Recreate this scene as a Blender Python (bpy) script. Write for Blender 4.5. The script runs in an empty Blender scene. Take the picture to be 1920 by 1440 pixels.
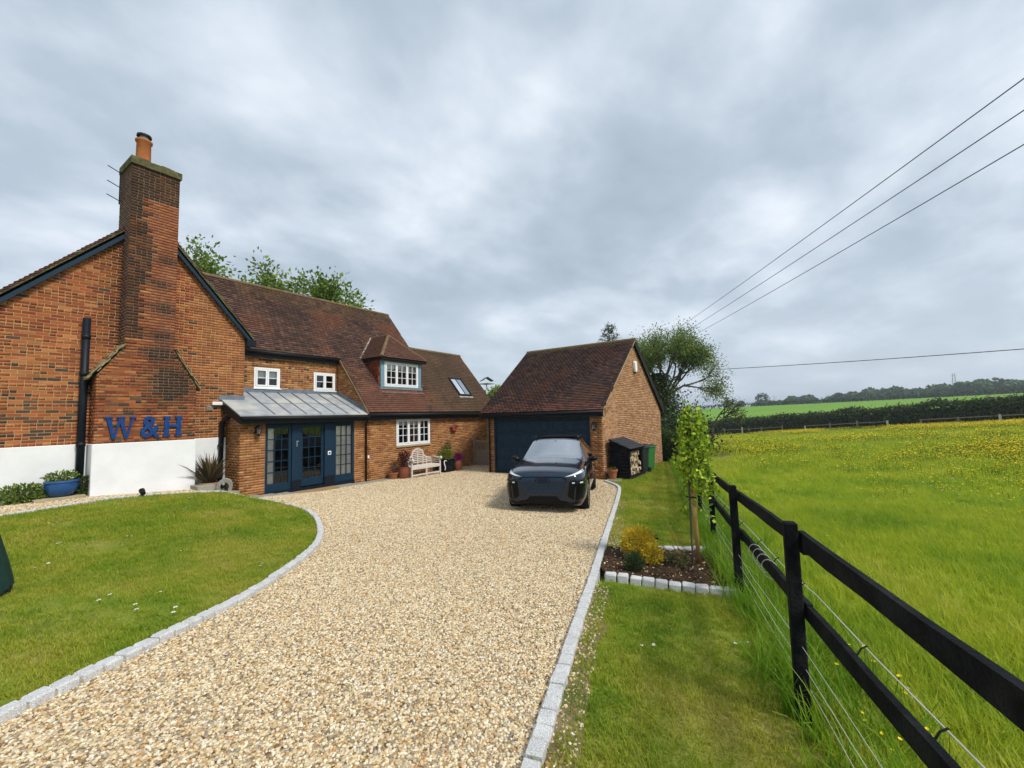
import bpy, bmesh, math, random
import numpy as np
from mathutils import Vector, Matrix, geometry, noise
from mathutils.bvhtree import BVHTree

random.seed(11)
rng = np.random.default_rng(11)
sc = bpy.context.scene
col = sc.collection
R = math.radians
PI = math.pi

# ------------------------------------------------------------------ camera
PITCH, ROLL, YAW, FPX = R(4.35), R(1.494), R(34.4), 800.0
CAM_Z = 2.2
_cy, _sy = math.cos(YAW), math.sin(YAW)
_cp, _sp, _cr, _sr = math.cos(PITCH), math.sin(PITCH), math.cos(ROLL), math.sin(ROLL)
def _w(v): return Vector((_sy*v[0]+_cy*v[1], -_cy*v[0]+_sy*v[1], v[2]))
_F = Vector((0, _cp, _sp)); _rt0 = Vector((1, 0, 0)); _dn0 = Vector((0, _sp, -_cp))
_RT = _w(_cr*_rt0+_sr*_dn0); _DN = _w(-_sr*_rt0+_cr*_dn0); _FW = _w(_F)
cam_d = bpy.data.cameras.new('camera'); cam = bpy.data.objects.new('camera', cam_d); col.objects.link(cam)
cam_d.sensor_width = 36; cam_d.lens = FPX/1920*36; cam_d.clip_start = .05; cam_d.clip_end = 9000
m = Matrix((( _RT.x, -_DN.x, -_FW.x, 0), (_RT.y, -_DN.y, -_FW.y, 0), (_RT.z, -_DN.z, -_FW.z, CAM_Z), (0, 0, 0, 1)))
cam.matrix_world = m
sc.camera = cam
def pix(P):
    d = Vector(P)-Vector((0, 0, CAM_Z)); z = d.dot(_FW)
    return 960+FPX*d.dot(_RT)/z, 720+FPX*d.dot(_DN)/z, z

# ------------------------------------------------------------------ world, sun, exposure
SUN_AZ = math.atan2(-1.0, -0.06)      # direction towards the veiled sun, in the ground plane
SUN_EL = R(48)
world = bpy.data.worlds.new('World'); sc.world = world; world.use_nodes = True
nt = world.node_tree; N = nt.nodes; L = nt.links; N.clear()
def wn(t, **k):
    n = N.new(t)
    for a, b in k.items(): setattr(n, a, b)
    return n
def wmath(op, a, b=None):
    n = wn('ShaderNodeMath', operation=op)
    for i, x in enumerate((a, b)):
        if x is None: continue
        if isinstance(x, (int, float)): n.inputs[i].default_value = x
        else: L.new(x, n.inputs[i])
    return n.outputs[0]
tc = wn('ShaderNodeTexCoord'); sep = wn('ShaderNodeSeparateXYZ'); L.new(tc.outputs['Generated'], sep.inputs[0])
zz = wmath('ADD', wmath('MAXIMUM', sep.outputs[2], 0.0), .24)
cmb = wn('ShaderNodeCombineXYZ'); L.new(wmath('DIVIDE', sep.outputs[0], zz), cmb.inputs[0]); L.new(wmath('DIVIDE', sep.outputs[1], zz), cmb.inputs[1])
mp = wn('ShaderNodeMapping'); L.new(cmb.outputs[0], mp.inputs[0]); mp.inputs['Rotation'].default_value = (0, 0, R(28)); mp.inputs['Scale'].default_value = (.85, 1.0, 1); mp.inputs['Location'].default_value = (1.7, .4, 0)
n1 = wn('ShaderNodeTexNoise'); n1.inputs['Scale'].default_value = 1.15; n1.inputs['Detail'].default_value = 4; n1.inputs['Roughness'].default_value = .5; n1.inputs['Distortion'].default_value = .1; L.new(mp.outputs[0], n1.inputs['Vector'])
n2 = wn('ShaderNodeTexNoise'); n2.inputs['Scale'].default_value = 3.0; n2.inputs['Detail'].default_value = 7; n2.inputs['Roughness'].default_value = .55; n2.inputs['Distortion'].default_value = .15; L.new(mp.outputs[0], n2.inputs['Vector'])
mixv = wmath('ADD', wmath('MULTIPLY', n1.outputs[0], .60), wmath('MULTIPLY', n2.outputs[0], .40))
rp = wn('ShaderNodeValToRGB'); L.new(mixv, rp.inputs[0])
e = rp.color_ramp.elements
e[0].position = .37; e[0].color = (.290, .352, .412, 1)
e[1].position = .66; e[1].color = (.69, .735, .785, 1)
k = e.new(.47); k.color = (.362, .428, .496, 1)
k = e.new(.545); k.color = (.475, .535, .606, 1)
sky = wn('ShaderNodeTexSky', sky_type='NISHITA'); sky.sun_disc = False; sky.sun_elevation = SUN_EL; sky.sun_rotation = math.atan2(math.cos(SUN_AZ), math.sin(SUN_AZ)); sky.air_density = 1; sky.dust_density = 2
skm = wn('ShaderNodeMix', data_type='RGBA', blend_type='MULTIPLY'); skm.inputs[0].default_value = 1; L.new(sky.outputs[0], skm.inputs[6]); skm.inputs[7].default_value = (.1, .1, .1, 1)
hzn = wn('ShaderNodeMapRange'); L.new(sep.outputs[2], hzn.inputs[0]); hzn.inputs['From Min'].default_value = .0; hzn.inputs['From Max'].default_value = .30; hzn.inputs['To Min'].default_value = .62; hzn.inputs['To Max'].default_value = 0
hmx = wn('ShaderNodeMix', data_type='RGBA'); L.new(hzn.outputs[0], hmx.inputs[0]); L.new(rp.outputs[0], hmx.inputs[6]); hmx.inputs[7].default_value = (.57, .635, .705, 1)
cov = wn('ShaderNodeMix', data_type='RGBA'); cov.inputs[0].default_value = .93; L.new(skm.outputs[2], cov.inputs[6]); L.new(hmx.outputs[2], cov.inputs[7])
bgn = wn('ShaderNodeBackground'); L.new(cov.outputs[2], bgn.inputs[0]); bgn.inputs[1].default_value = 1.0
wo = wn('ShaderNodeOutputWorld'); L.new(bgn.outputs[0], wo.inputs[0])

sun_d = bpy.data.lights.new('sun', 'SUN'); sun = bpy.data.objects.new('sun', sun_d); col.objects.link(sun)
sun_d.energy = 2.3; sun_d.angle = R(12); sun_d.color = (1, .955, .88)
sdir = Vector((math.cos(SUN_AZ)*math.cos(SUN_EL), math.sin(SUN_AZ)*math.cos(SUN_EL), math.sin(SUN_EL)))
sun.rotation_euler = sdir.to_track_quat('Z', 'Y').to_euler(); sun.location = (0, -30, 40)
vs = sc.view_settings; vs.view_transform = 'Standard'; vs.look = 'None'; vs.exposure = 0.55; vs.gamma = 1; vs.use_curve_mapping = False
sc.render.film_transparent = False
sc.cycles.use_denoising = True
sc.cycles.max_bounces = 6; sc.cycles.transparent_max_bounces = 6; sc.cycles.diffuse_bounces = 3; sc.cycles.glossy_bounces = 3

# ------------------------------------------------------------------ helpers
def T(o, label, cat, group=None):
    o['label'] = label; o['category'] = cat
    if group: o['group'] = group
    return o
def K(o, kind='structure'): o['kind'] = kind; return o
def empty(name, loc=(0, 0, 0), rz=0):
    o = bpy.data.objects.new(name, None); col.objects.link(o); o.location = loc; o.rotation_euler = (0, 0, rz); o.empty_display_size = .1
    return o
def worg(p):
    v = Vector((0, 0, 0))
    while p is not None: v += p.location; p = p.parent
    return v
def link(name, me, parent=None):
    o = bpy.data.objects.new(name, me); col.objects.link(o)
    if parent is not None: o.parent = parent
    return o
class MB:
    """collects polygons; build() makes ONE mesh object"""
    def __init__(s): s.v = []; s.f = []; s.m = []; s.c = []
    def add(s, vs_, fs, mi=0, c=None):
        b = len(s.v); s.v += [tuple(p) for p in vs_]
        for f in fs: s.f.append(tuple(i+b for i in f)); s.m.append(mi); s.c.append(c)
        return s
    def box(s, c, d, rz=0, mi=0, col_=None, M=None):
        x, y, z = d[0]/2, d[1]/2, d[2]/2
        P = [Vector(p) for p in ((-x,-y,-z),(x,-y,-z),(x,y,-z),(-x,y,-z),(-x,-y,z),(x,-y,z),(x,y,z),(-x,y,z))]
        if M is not None: P = [M @ p for p in P]
        elif rz:
            ca, sa = math.cos(rz), math.sin(rz); P = [Vector((p.x*ca-p.y*sa, p.x*sa+p.y*ca, p.z)) for p in P]
        P = [p+Vector(c) for p in P]
        return s.add(P, [(0,3,2,1),(4,5,6,7),(0,1,5,4),(1,2,6,5),(2,3,7,6),(3,0,4,7)], mi, col_)
    def bb(s, x0, x1, y0, y1, z0, z1, mi=0, col_=None):
        return s.box(((x0+x1)/2, (y0+y1)/2, (z0+z1)/2), (abs(x1-x0), abs(y1-y0), abs(z1-z0)), 0, mi, col_)
    def bar(s, p0, p1, w, h, mi=0, up=(0, 0, 1)):
        p0, p1 = Vector(p0), Vector(p1); d = (p1-p0); l = d.length; d.normalize(); u = Vector(up)
        a = d.cross(u)
        if a.length < 1e-4: a = d.cross(Vector((0, 1, 0)))
        a.normalize(); b = a.cross(d)
        M = Matrix((d, a, b)).transposed()
        return s.box((p0+p1)/2, (l, w, h), 0, mi, None, M)
    def tube(s, pts, r, n=8, mi=0, cap=True):
        pts = [Vector(p) for p in pts]; rr = r if isinstance(r, (list, tuple)) else [r]*len(pts)
        rings = []; pa = None
        for i, p in enumerate(pts):
            d = (pts[min(i+1, len(pts)-1)]-pts[max(i-1, 0)]).normalized()
            a = d.cross(Vector((0, 0, 1)) if pa is None else pa)
            if pa is not None: a = (pa-d*pa.dot(d))
            if a.length < 1e-4: a = d.cross(Vector((1, .1, 0)))
            a.normalize(); b = d.cross(a); pa = a
            rings.append([p+(a*math.cos(t)+b*math.sin(t))*rr[i] for t in [2*PI*k/n for k in range(n)]])
        V = [q for rg in rings for q in rg]; F = []
        for i in range(len(pts)-1):
            for k in range(n):
                F.append((i*n+k, i*n+(k+1) % n, (i+1)*n+(k+1) % n, (i+1)*n+k))
        if cap: F.append(tuple(range(n-1, -1, -1))); F.append(tuple((len(pts)-1)*n+k for k in range(n)))
        return s.add(V, F, mi)
    def lathe(s, c, prof, n=20, mi=0, cap=True):
        c = Vector(c); V = []; F = []
        for r, z in prof:
            for k in range(n): V.append(c+Vector((r*math.cos(2*PI*k/n), r*math.sin(2*PI*k/n), z)))
        for i in range(len(prof)-1):
            for k in range(n): F.append((i*n+k, i*n+(k+1) % n, (i+1)*n+(k+1) % n, (i+1)*n+k))
        if cap: F.append(tuple(range(n-1, -1, -1))); F.append(tuple((len(prof)-1)*n+k for k in range(n)))
        return s.add(V, F, mi)
    def prism(s, poly, org, ux, uy, dep, mi=0):
        """poly 2-D (counter-clockwise about ux x uy), extruded by vector dep"""
        org, ux, uy, dep = Vector(org), Vector(ux), Vector(uy), Vector(dep); n = len(poly)
        A = [org+ux*a+uy*b for a, b in poly]; B = [p+dep for p in A]
        F = [tuple(range(n-1, -1, -1)), tuple(range(n, 2*n))]+[(i, (i+1) % n, n+(i+1) % n, n+i) for i in range(n)]
        return s.add(A+B, F, mi)
    def build(s, name, mats, parent=None, smooth=False, bevel=0, local=False):
        org = Vector((0, 0, 0)) if local else worg(parent)
        me = bpy.data.meshes.new(name)
        me.from_pydata([(v[0]-org.x, v[1]-org.y, v[2]-org.z) for v in s.v], [], s.f)
        mats = mats if isinstance(mats, (list, tuple)) else [mats]
        for mt in mats: me.materials.append(mt)
        if len(mats) > 1: me.polygons.foreach_set('material_index', s.m)
        if any(c is not None for c in s.c):
            at = me.color_attributes.new('c', 'FLOAT_COLOR', 'CORNER'); arr = []
            for f, c in zip(s.f, s.c): arr += list(c or (1, 1, 1, 1))*len(f)
            at.data.foreach_set('color', arr)
        bm = bmesh.new(); bm.from_mesh(me); bmesh.ops.recalc_face_normals(bm, faces=bm.faces)
        if bevel: bmesh.ops.bevel(bm, geom=bm.edges, offset=bevel, segments=1, affect='EDGES', clamp_overlap=True)
        bm.to_mesh(me); bm.free()
        if smooth: me.polygons.foreach_set('use_smooth', [True]*len(me.polygons)); 
        if smooth == 'auto': me.set_sharp_from_angle(angle=R(38))
        me.update()
        return link(name, me, parent)
def np_mesh(name, V, F, mat, parent=None, colr=None, smooth=False):
    """V (n,3) world coordinates, F (m,k) same-size faces, colr (m,3) per face"""
    o_ = worg(parent); V = np.asarray(V, np.float32)-np.array(o_, np.float32); F = np.asarray(F, np.int32)
    me = bpy.data.meshes.new(name); nf, k = F.shape
    me.vertices.add(len(V)); me.vertices.foreach_set('co', V.ravel())
    me.loops.add(nf*k); me.loops.foreach_set('vertex_index', F.ravel())
    me.polygons.add(nf); me.polygons.foreach_set('loop_start', np.arange(nf, dtype=np.int32)*k)
    me.update(calc_edges=True)
    if colr is not None:
        at = me.color_attributes.new('c', 'FLOAT_COLOR', 'CORNER')
        c4 = np.concatenate([np.asarray(colr, np.float32), np.ones((nf, 1), np.float32)], 1)
        at.data.foreach_set('color', np.repeat(c4, k, 0).ravel())
    if smooth: me.polygons.foreach_set('use_smooth', [True]*nf)
    me.materials.append(mat); me.validate()
    return link(name, me, parent)
def ss(a, b, x):
    t = np.clip((np.asarray(x, float)-a)/(b-a), 0, 1); return t*t*(3-2*t)

# ------------------------------------------------------------------ materials
def pmat(name, base, rough=.7, spec=.3, metal=0., var=.25, vscale=6., bump=0., bscale=40., attr=None, trans=0., grain=0., coat=0., hue2=None):
    mt = bpy.data.materials.new(name); mt.use_nodes = True; t = mt.node_tree; n = t.nodes; l = t.links
    b = n['Principled BSDF']; b.inputs['Roughness'].default_value = rough; b.inputs['Metallic'].default_value = metal
    b.inputs['Specular IOR Level'].default_value = spec
    if coat: b.inputs['Coat Weight'].default_value = coat; b.inputs['Coat Roughness'].default_value = .03
    geo = n.new('ShaderNodeNewGeometry')
    if attr == 'c':
        a = n.new('ShaderNodeVertexColor'); a.layer_name = 'c'; src = a.outputs['Color']
    elif attr == 'obj':
        a = n.new('ShaderNodeObjectInfo'); src = a.outputs['Color']
    else:
        a = n.new('ShaderNodeRGB'); a.outputs[0].default_value = (*base, 1); src = a.outputs[0]
    tex = n.new('ShaderNodeTexNoise'); tex.inputs['Scale'].default_value = vscale; tex.inputs['Detail'].default_value = 6; tex.inputs['Roughness'].default_value = .6
    l.new(geo.outputs['Position'], tex.inputs['Vector'])
    if var or hue2:
        mr = n.new('ShaderNodeMapRange'); mr.inputs['From Min'].default_value = .3; mr.inputs['From Max'].default_value = .7; mr.inputs['To Min'].default_value = 1-var; mr.inputs['To Max'].default_value = 1+var*.6
        l.new(tex.outputs[0], mr.inputs[0])
        mx = n.new('ShaderNodeMix'); mx.data_type = 'RGBA'; mx.blend_type = 'MULTIPLY'; mx.inputs[0].default_value = 1
        l.new(src, mx.inputs[6]); l.new(mr.outputs[0], mx.inputs[7]); src = mx.outputs[2]
        if hue2:
            t2 = n.new('ShaderNodeTexNoise'); t2.inputs['Scale'].default_value = vscale*.37; t2.inputs['Detail'].default_value = 5; l.new(geo.outputs['Position'], t2.inputs['Vector'])
            m3 = n.new('ShaderNodeMapRange'); m3.inputs['From Min'].default_value = .48; m3.inputs['From Max'].default_value = .66; l.new(t2.outputs[0], m3.inputs[0])
            m2 = n.new('ShaderNodeMix'); m2.data_type = 'RGBA'; l.new(m3.outputs[0], m2.inputs[0]); l.new(src, m2.inputs[6]); m2.inputs[7].default_value = (*hue2, 1); src = m2.outputs[2]
    if grain:
        g = n.new('ShaderNodeTexNoise'); g.inputs['Scale'].default_value = 160; g.inputs['Detail'].default_value = 3; l.new(geo.outputs['Position'], g.inputs['Vector'])
        mr = n.new('ShaderNodeMapRange'); mr.inputs['From Min'].default_value = .3; mr.inputs['From Max'].default_value = .7; mr.inputs['To Min'].default_value = 1-grain; mr.inputs['To Max'].default_value = 1+grain; l.new(g.outputs[0], mr.inputs[0])
        mx = n.new('ShaderNodeMix'); mx.data_type = 'RGBA'; mx.blend_type = 'MULTIPLY'; mx.inputs[0].default_value = 1; l.new(src, mx.inputs[6]); l.new(mr.outputs[0], mx.inputs[7]); src = mx.outputs[2]
    l.new(src, b.inputs['Base Color'])
    if bump:
        bt = n.new('ShaderNodeTexNoise'); bt.inputs['Scale'].default_value = bscale; bt.inputs['Detail'].default_value = 5; l.new(geo.outputs['Position'], bt.inputs['Vector'])
        bp = n.new('ShaderNodeBump'); bp.inputs['Strength'].default_value = bump; bp.inputs['Distance'].default_value = .01; l.new(bt.outputs[0], bp.inputs['Height']); l.new(bp.outputs[0], b.inputs['Normal'])
    if trans:
        tr = n.new('ShaderNodeBsdfTranslucent'); l.new(src, tr.inputs[0]); ms = n.new('ShaderNodeMixShader'); ms.inputs[0].default_value = trans
        l.new(b.outputs[0], ms.inputs[1]); l.new(tr.outputs[0], ms.inputs[2]); l.new(ms.outputs[0], n['Material Output'].inputs[0])
    return mt
def rampmat(name, cols, rough=.8, src='random', trans=0., spec=.25, noise_w=.0, nscale=.6):
    """colour picked from a palette by object/instance random, shifted by world noise"""
    mt = bpy.data.materials.new(name); mt.use_nodes = True; t = mt.node_tree; n = t.nodes; l = t.links
    b = n['Principled BSDF']; b.inputs['Roughness'].default_value = rough; b.inputs['Specular IOR Level'].default_value = spec
    oi = n.new('ShaderNodeObjectInfo'); s = oi.outputs['Random']
    if noise_w:
        geo = n.new('ShaderNodeNewGeometry'); tx = n.new('ShaderNodeTexNoise'); tx.inputs['Scale'].default_value = nscale; tx.inputs['Detail'].default_value = 4; l.new(geo.outputs['Position'], tx.inputs['Vector'])
        mr = n.new('ShaderNodeMapRange'); mr.inputs['From Min'].default_value = .3; mr.inputs['From Max'].default_value = .7; l.new(tx.outputs[0], mr.inputs[0])
        mm = n.new('ShaderNodeMix'); mm.inputs[0].default_value = noise_w; l.new(s, mm.inputs[2]); l.new(mr.outputs[0], mm.inputs[3]); s = mm.outputs[0]
    rp = n.new('ShaderNodeValToRGB'); l.new(s, rp.inputs[0]); e = rp.color_ramp.elements
    for i, c in enumerate(cols):
        p = i/(len(cols)-1)
        if i == 0: e[0].position = 0; e[0].color = (*c, 1)
        elif i == len(cols)-1: e[-1].position = 1; e[-1].color = (*c, 1)
        else: k = e.new(p); k.color = (*c, 1)
    l.new(rp.outputs[0], b.inputs['Base Color'])
    if trans:
        tr = n.new('ShaderNodeBsdfTranslucent'); l.new(rp.outputs[0], tr.inputs[0]); ms = n.new('ShaderNodeMixShader'); ms.inputs[0].default_value = trans
        l.new(b.outputs[0], ms.inputs[1]); l.new(tr.outputs[0], ms.inputs[2]); l.new(ms.outputs[0], n['Material Output'].inputs[0])
    return mt
def glassmat(name, tint=(.02, .025, .03), refl=.12, alpha=.35):
    """thin pane: part see-through, part mirror"""
    mt = bpy.data.materials.new(name); mt.use_nodes = True; t = mt.node_tree; n = t.nodes; l = t.links; n.remove(n['Principled BSDF'])
    tr = n.new('ShaderNodeBsdfTransparent'); tr.inputs[0].default_value = (alpha*1.0+.6*(1-alpha), )*3+(1,) if alpha > .9 else (*[alpha+.5*tc_ for tc_ in tint], 1)
    gl = n.new('ShaderNodeBsdfGlossy'); gl.inputs['Roughness'].default_value = .02; gl.inputs[0].default_value = (.95, .97, 1, 1)
    fr = n.new('ShaderNodeFresnel'); fr.inputs[0].default_value = 1.45; ad = n.new('ShaderNodeMath'); ad.operation = 'ADD'; ad.use_clamp = True; l.new(fr.outputs[0], ad.inputs[0]); ad.inputs[1].default_value = refl
    ms = n.new('ShaderNodeMixShader'); l.new(ad.outputs[0], ms.inputs[0]); l.new(tr.outputs[0], ms.inputs[1]); l.new(gl.outputs[0], ms.inputs[2]); l.new(ms.outputs[0], n['Material Output'].inputs[0])
    return mt

M_brick = pmat('brick', (1, 1, 1), .88, .2, var=.16, vscale=2.2, attr='c', grain=.22, bump=.25, bscale=90)
M_brick_o = pmat('brick_single', (1, 1, 1), .88, .2, var=.16, vscale=2.2, attr='obj', grain=.22, bump=.25, bscale=90)
M_mortar = pmat('lime_mortar', (.46, .31, .175), .95, .1, var=.3, vscale=3, grain=.2)
M_mortar_d = pmat('sooty_mortar', (.21, .155, .105), .95, .1, var=.45, vscale=2.2, grain=.2)
M_tile = pmat('clay_tile', (1, 1, 1), .85, .2, var=.22, vscale=1.6, attr='c', grain=.25)
M_tile_o = pmat('clay_tile_single', (1, 1, 1), .85, .2, var=.22, vscale=1.6, attr='obj', grain=.25)
M_under = pmat('roof_felt', (.03, .022, .018), .95, .1, var=.2)
M_ridge = pmat('ridge_tile', (.16, .105, .06), .9, .15, var=.4, vscale=5, grain=.3, hue2=(.17, .14, .07))
M_render = pmat('white_render', (.80, .81, .82), .85, .2, var=.09, vscale=1.7, grain=.04, bump=.12, bscale=60)
M_navy = pmat('navy_paint', (.007, .028, .054), .5, .22, var=.12, vscale=4)
M_navy_d = pmat('dark_navy_paint', (.005, .010, .017), .5, .22, var=.1, vscale=4)
M_black = pmat('black_plastic', (.008, .009, .011), .5, .25, var=.15, vscale=5)
M_blackwood = pmat('black_stained_wood', (.006, .007, .009), .8, .10, var=.5, vscale=14, grain=.5, bump=.5, bscale=60, hue2=(.016, .017, .018))
M_white = pmat('white_paint', (.82, .83, .84), .45, .4, var=.03)
M_bluegrey = pmat('blue_grey_paint', (.16, .27, .34), .5, .35, var=.06)
M_lead = pmat('lead_sheet', (.36, .375, .385), .55, .35, metal=.1, var=.25, vscale=4, hue2=(.47, .47, .43))
M_lead_d = pmat('lead_flashing', (.17, .20, .25), .55, .35, metal=.2, var=.3, vscale=6)
M_dark = pmat('dark_interior', (.012, .011, .010), .9, .1, var=.2)
M_curtain = pmat('cream_curtain', (.84, .82, .74), .9, .1, var=.15, vscale=7)
M_blind = pmat('pale_blind', (.80, .82, .80), .8, .1, var=.05)
M_glass = glassmat('window_glass', (.1, .1, .1), .0, .92)
M_glass_sky = glassmat('skylight_glass', (.05, .06, .07), .45, .3)
M_stone = pmat('sill_stone', (.40, .33, .20), .9, .2, var=.3, vscale=9, grain=.2)
M_slab = pmat('paving_slab', (.30, .28, .23), .9, .2, var=.25, vscale=3, grain=.2)
M_granite = pmat('granite_sett', (.52, .52, .515), .85, .3, var=.14, vscale=9, grain=.38, bump=.4, bscale=55)
M_terra = pmat('terracotta', (.36, .13, .06), .8, .25, var=.22, vscale=8, grain=.1)
M_terra_d = pmat('glazed_terracotta', (.22, .065, .035), .35, .5, var=.2, vscale=8)
M_pot = pmat('chimney_pot_clay', (.40, .135, .045), .8, .2, var=.2, vscale=6)
M_blueglaze = pmat('blue_glaze', (.012, .075, .23), .22, .6, var=.25, vscale=6)
M_blueletter = pmat('blue_letter_paint', (.005, .050, .20), .5, .25, var=.35, vscale=16)
M_moss = pmat('mossy_cement', (.10, .095, .05), .95, .1, var=.5, vscale=10, grain=.3, hue2=(.16, .145, .055))
M_teak = pmat('silvered_teak', (.62, .57, .50), .8, .25, var=.18, vscale=14, grain=.1)
M_oak = pmat('weathered_oak', (.25, .20, .15), .85, .2, var=.3, vscale=18, grain=.2)
M_softwood = pmat('pine_stake', (.50, .30, .10), .8, .25, var=.2, vscale=12)
M_steel = pmat('galvanised_steel', (.45, .46, .47), .4, .5, metal=.7, var=.1)
M_rope = pmat('white_fence_wire', (.50, .50, .45), .6, .3, var=.1)
M_soil = pmat('soil', (.060, .036, .022), 1, .05, var=.5, vscale=18, grain=.4, bump=1.0, bscale=25)
M_earth = pmat('bare_earth', (.22, .16, .10), 1, .05, var=.4, vscale=3, grain=.3)
M_bark = pmat('bark', (.085, .068, .05), .95, .1, var=.4, vscale=12)
M_twig = pmat('twig_bark', (.11, .09, .075), .95, .1, var=.3, vscale=12)
M_log = pmat('log_face', (.55, .43, .28), .9, .1, var=.4, vscale=25, grain=.2)
M_logbark = pmat('log_bark', (.10, .07, .05), .95, .1, var=.4, vscale=20)
M_slate = pmat('slate_shingle', (.028, .034, .045), .55, .35, var=.3, vscale=10)
M_binblack = pmat('dark_bin_plastic', (.012, .016, .020), .45, .35, var=.15)
M_bingreen = pmat('green_bin_plastic', (.025, .15, .035), .45, .35, var=.12)
M_cover = pmat('dark_green_fabric', (.010, .042, .032), .75, .2, var=.3, vscale=10, bump=.4, bscale=20)
M_coir = pmat('coir_mat', (.33, .22, .11), 1, .05, var=.25, vscale=30, grain=.3)
M_lampglass = glassmat('lamp_glass', (.3, .3, .3), .08, .7)
M_bulb = pmat('frosted_bulb', (.75, .73, .66), .4, .3, var=0)
M_red = pmat('red_birdhouse', (.33, .055, .03), .7, .2, var=.25, vscale=12)
M_rust = pmat('rusty_iron', (.20, .09, .05), .9, .2, var=.4, vscale=30)
M_wire = pmat('cable', (.03, .034, .04), .6, .3, var=0)
M_hose = pmat('grey_hose', (.27, .265, .23), .6, .3, var=.15)
def leafmat(name, trans=.3, rough=.6): return pmat(name, (1, 1, 1), rough, .25, var=.15, vscale=3, attr='c', trans=trans)
M_leaf = leafmat('leaf'); M_leaf_gloss = leafmat('glossy_leaf', .15, .38); M_petal = leafmat('petal', .25, .6)

# ------------------------------------------------------------------ terrain
FENCE0 = np.array((3.24, .11)); FD = np.array((1, .287)); FD = FD/np.hypot(*FD); FN = np.array((FD[1], -FD[0]))   # FN points to the field
def fence_sd(x, y): return (np.asarray(x)-FENCE0[0])*FN[0]+(np.asarray(y)-FENCE0[1])*FN[1]
def Gg(x, y):
    x = np.asarray(x, float); y = np.asarray(y, float)
    a = .58-.07*np.clip(x, -12, 60); k = .08
    g1 = -.1+k*np.logaddexp(0, (a+.1)/k)
    g1 = g1+(.1+.1*ss(1, 3, x))*ss(7, 13, y)*(1-ss(4.9, 5.6, x))
    g1 = g1-.08*ss(12, 13.2, y)*ss(5.2, 5.7, x)*(1-ss(7.5, 9.5, x))
    return g1
def G(x, y):
    x = np.asarray(x, float); y = np.asarray(y, float)
    g2 = .35-.0217*x-.0595*np.clip(y, -60, 40)
    r = np.hypot(x, y)+1e-6
    az = np.degrees(np.arctan2(_sy*x-_cy*y, _cy*x+_sy*y))       # to the right of the view axis
    t = np.clip((az-25.4)/24.8, -.6, 1.6)
    rh = 86-15*t; elev = np.clip(.0064+.0083*t, .003, .02)
    zc = 2.2+elev*300
    gh = .35-.0217*x*rh/r-.0595*np.clip(y*rh/r, -60, 40)
    up = gh+(zc-gh)*ss(0, 1, (r-rh)/(300-rh))**.8-np.clip(r-330, 0, 700)*.022
    far = np.where(r > rh, np.where(np.abs(az) < 100, up, gh), g2)
    w = np.maximum(ss(-1.5, .8, fence_sd(x, y)), ss(22.5, 34, r*np.clip(np.cos(np.radians(az)), 0, 1)))
    w = np.maximum(w, ss(40, 60, r))
    return Gg(x, y)*(1-w)+far*w
def g(x, y): return float(G(x, y))
def garden_mask(x, y):
    return (1-ss(-.45, -.25, fence_sd(x, y)))*(1-ss(23, 26, x))*(1-ss(23, 27, y))

def inside(P, poly):
    x, y = P[:, 0], P[:, 1]; r = np.zeros(len(P), bool); n = len(poly)
    for i in range(n):
        x1, y1 = poly[i]; x2, y2 = poly[(i+1) % n]
        c = (y1 > y) != (y2 > y); 
        if y1 == y2: continue
        r ^= c & (x < (x2-x1)*(y-y1)/(y2-y1)+x1)
    return r
def resample(path, step, closed=False):
    P = [np.array(p, float) for p in path]
    if closed: P = P+[P[0]]
    out = []
    for a, b in zip(P[:-1], P[1:]):
        n = max(1, int(math.ceil(np.hypot(*(b-a))/step)))
        for i in range(n): out.append(a+(b-a)*i/n)
    if not closed: out.append(P[-1])
    return np.array(out)
def smooth_path(pts, it=2):
    P = [np.array(p, float) for p in pts]
    for _ in range(it):
        Q = [P[0]]
        for a, b in zip(P[:-1], P[1:]): Q += [a*.75+b*.25, a*.25+b*.75]
        Q.append(P[-1]); P = Q
    return P
def tri2d(poly, step):
    B = resample(poly, step, True); mn, mx = B.min(0), B.max(0)
    gx, gy = np.meshgrid(np.arange(mn[0], mx[0], step), np.arange(mn[1], mx[1], step))
    I = np.stack([gx.ravel(), gy.ravel()], 1)+rng.uniform(-.15, .15, (gx.size, 2))*step
    I = I[inside(I, B)]
    if len(I):
        keep = np.ones(len(I), bool)
        for i in range(0, len(B), 200): keep &= (((I[:, None]-B[None, i:i+200])**2).sum(2).min(1) > (.45*step)**2)
        I = I[keep]
    V = [Vector(p) for p in np.concatenate([B, I])]; nb = len(B)
    vo, eo, fo, *_ = geometry.delaunay_2d_cdt(V, [(i, (i+1) % nb) for i in range(nb)], [], 1, 1e-5)
    return np.array([tuple(v) for v in vo]), [tuple(f) for f in fo if len(f) == 3]
def sheet(name, poly, step, off, mat, extra=None):
    V, F = tri2d(poly, step); z = G(V[:, 0], V[:, 1])+off
    if extra is not None: z = z+extra(V)
    o = np_mesh(name, np.column_stack([V, z]), F, mat, smooth=True); 
    # face up
    me = o.data; bm = bmesh.new(); bm.from_mesh(me)
    for f in bm.faces:
        if f.normal.z < 0: f.normal_flip()
    bm.to_mesh(me); bm.free()
    return o

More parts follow.
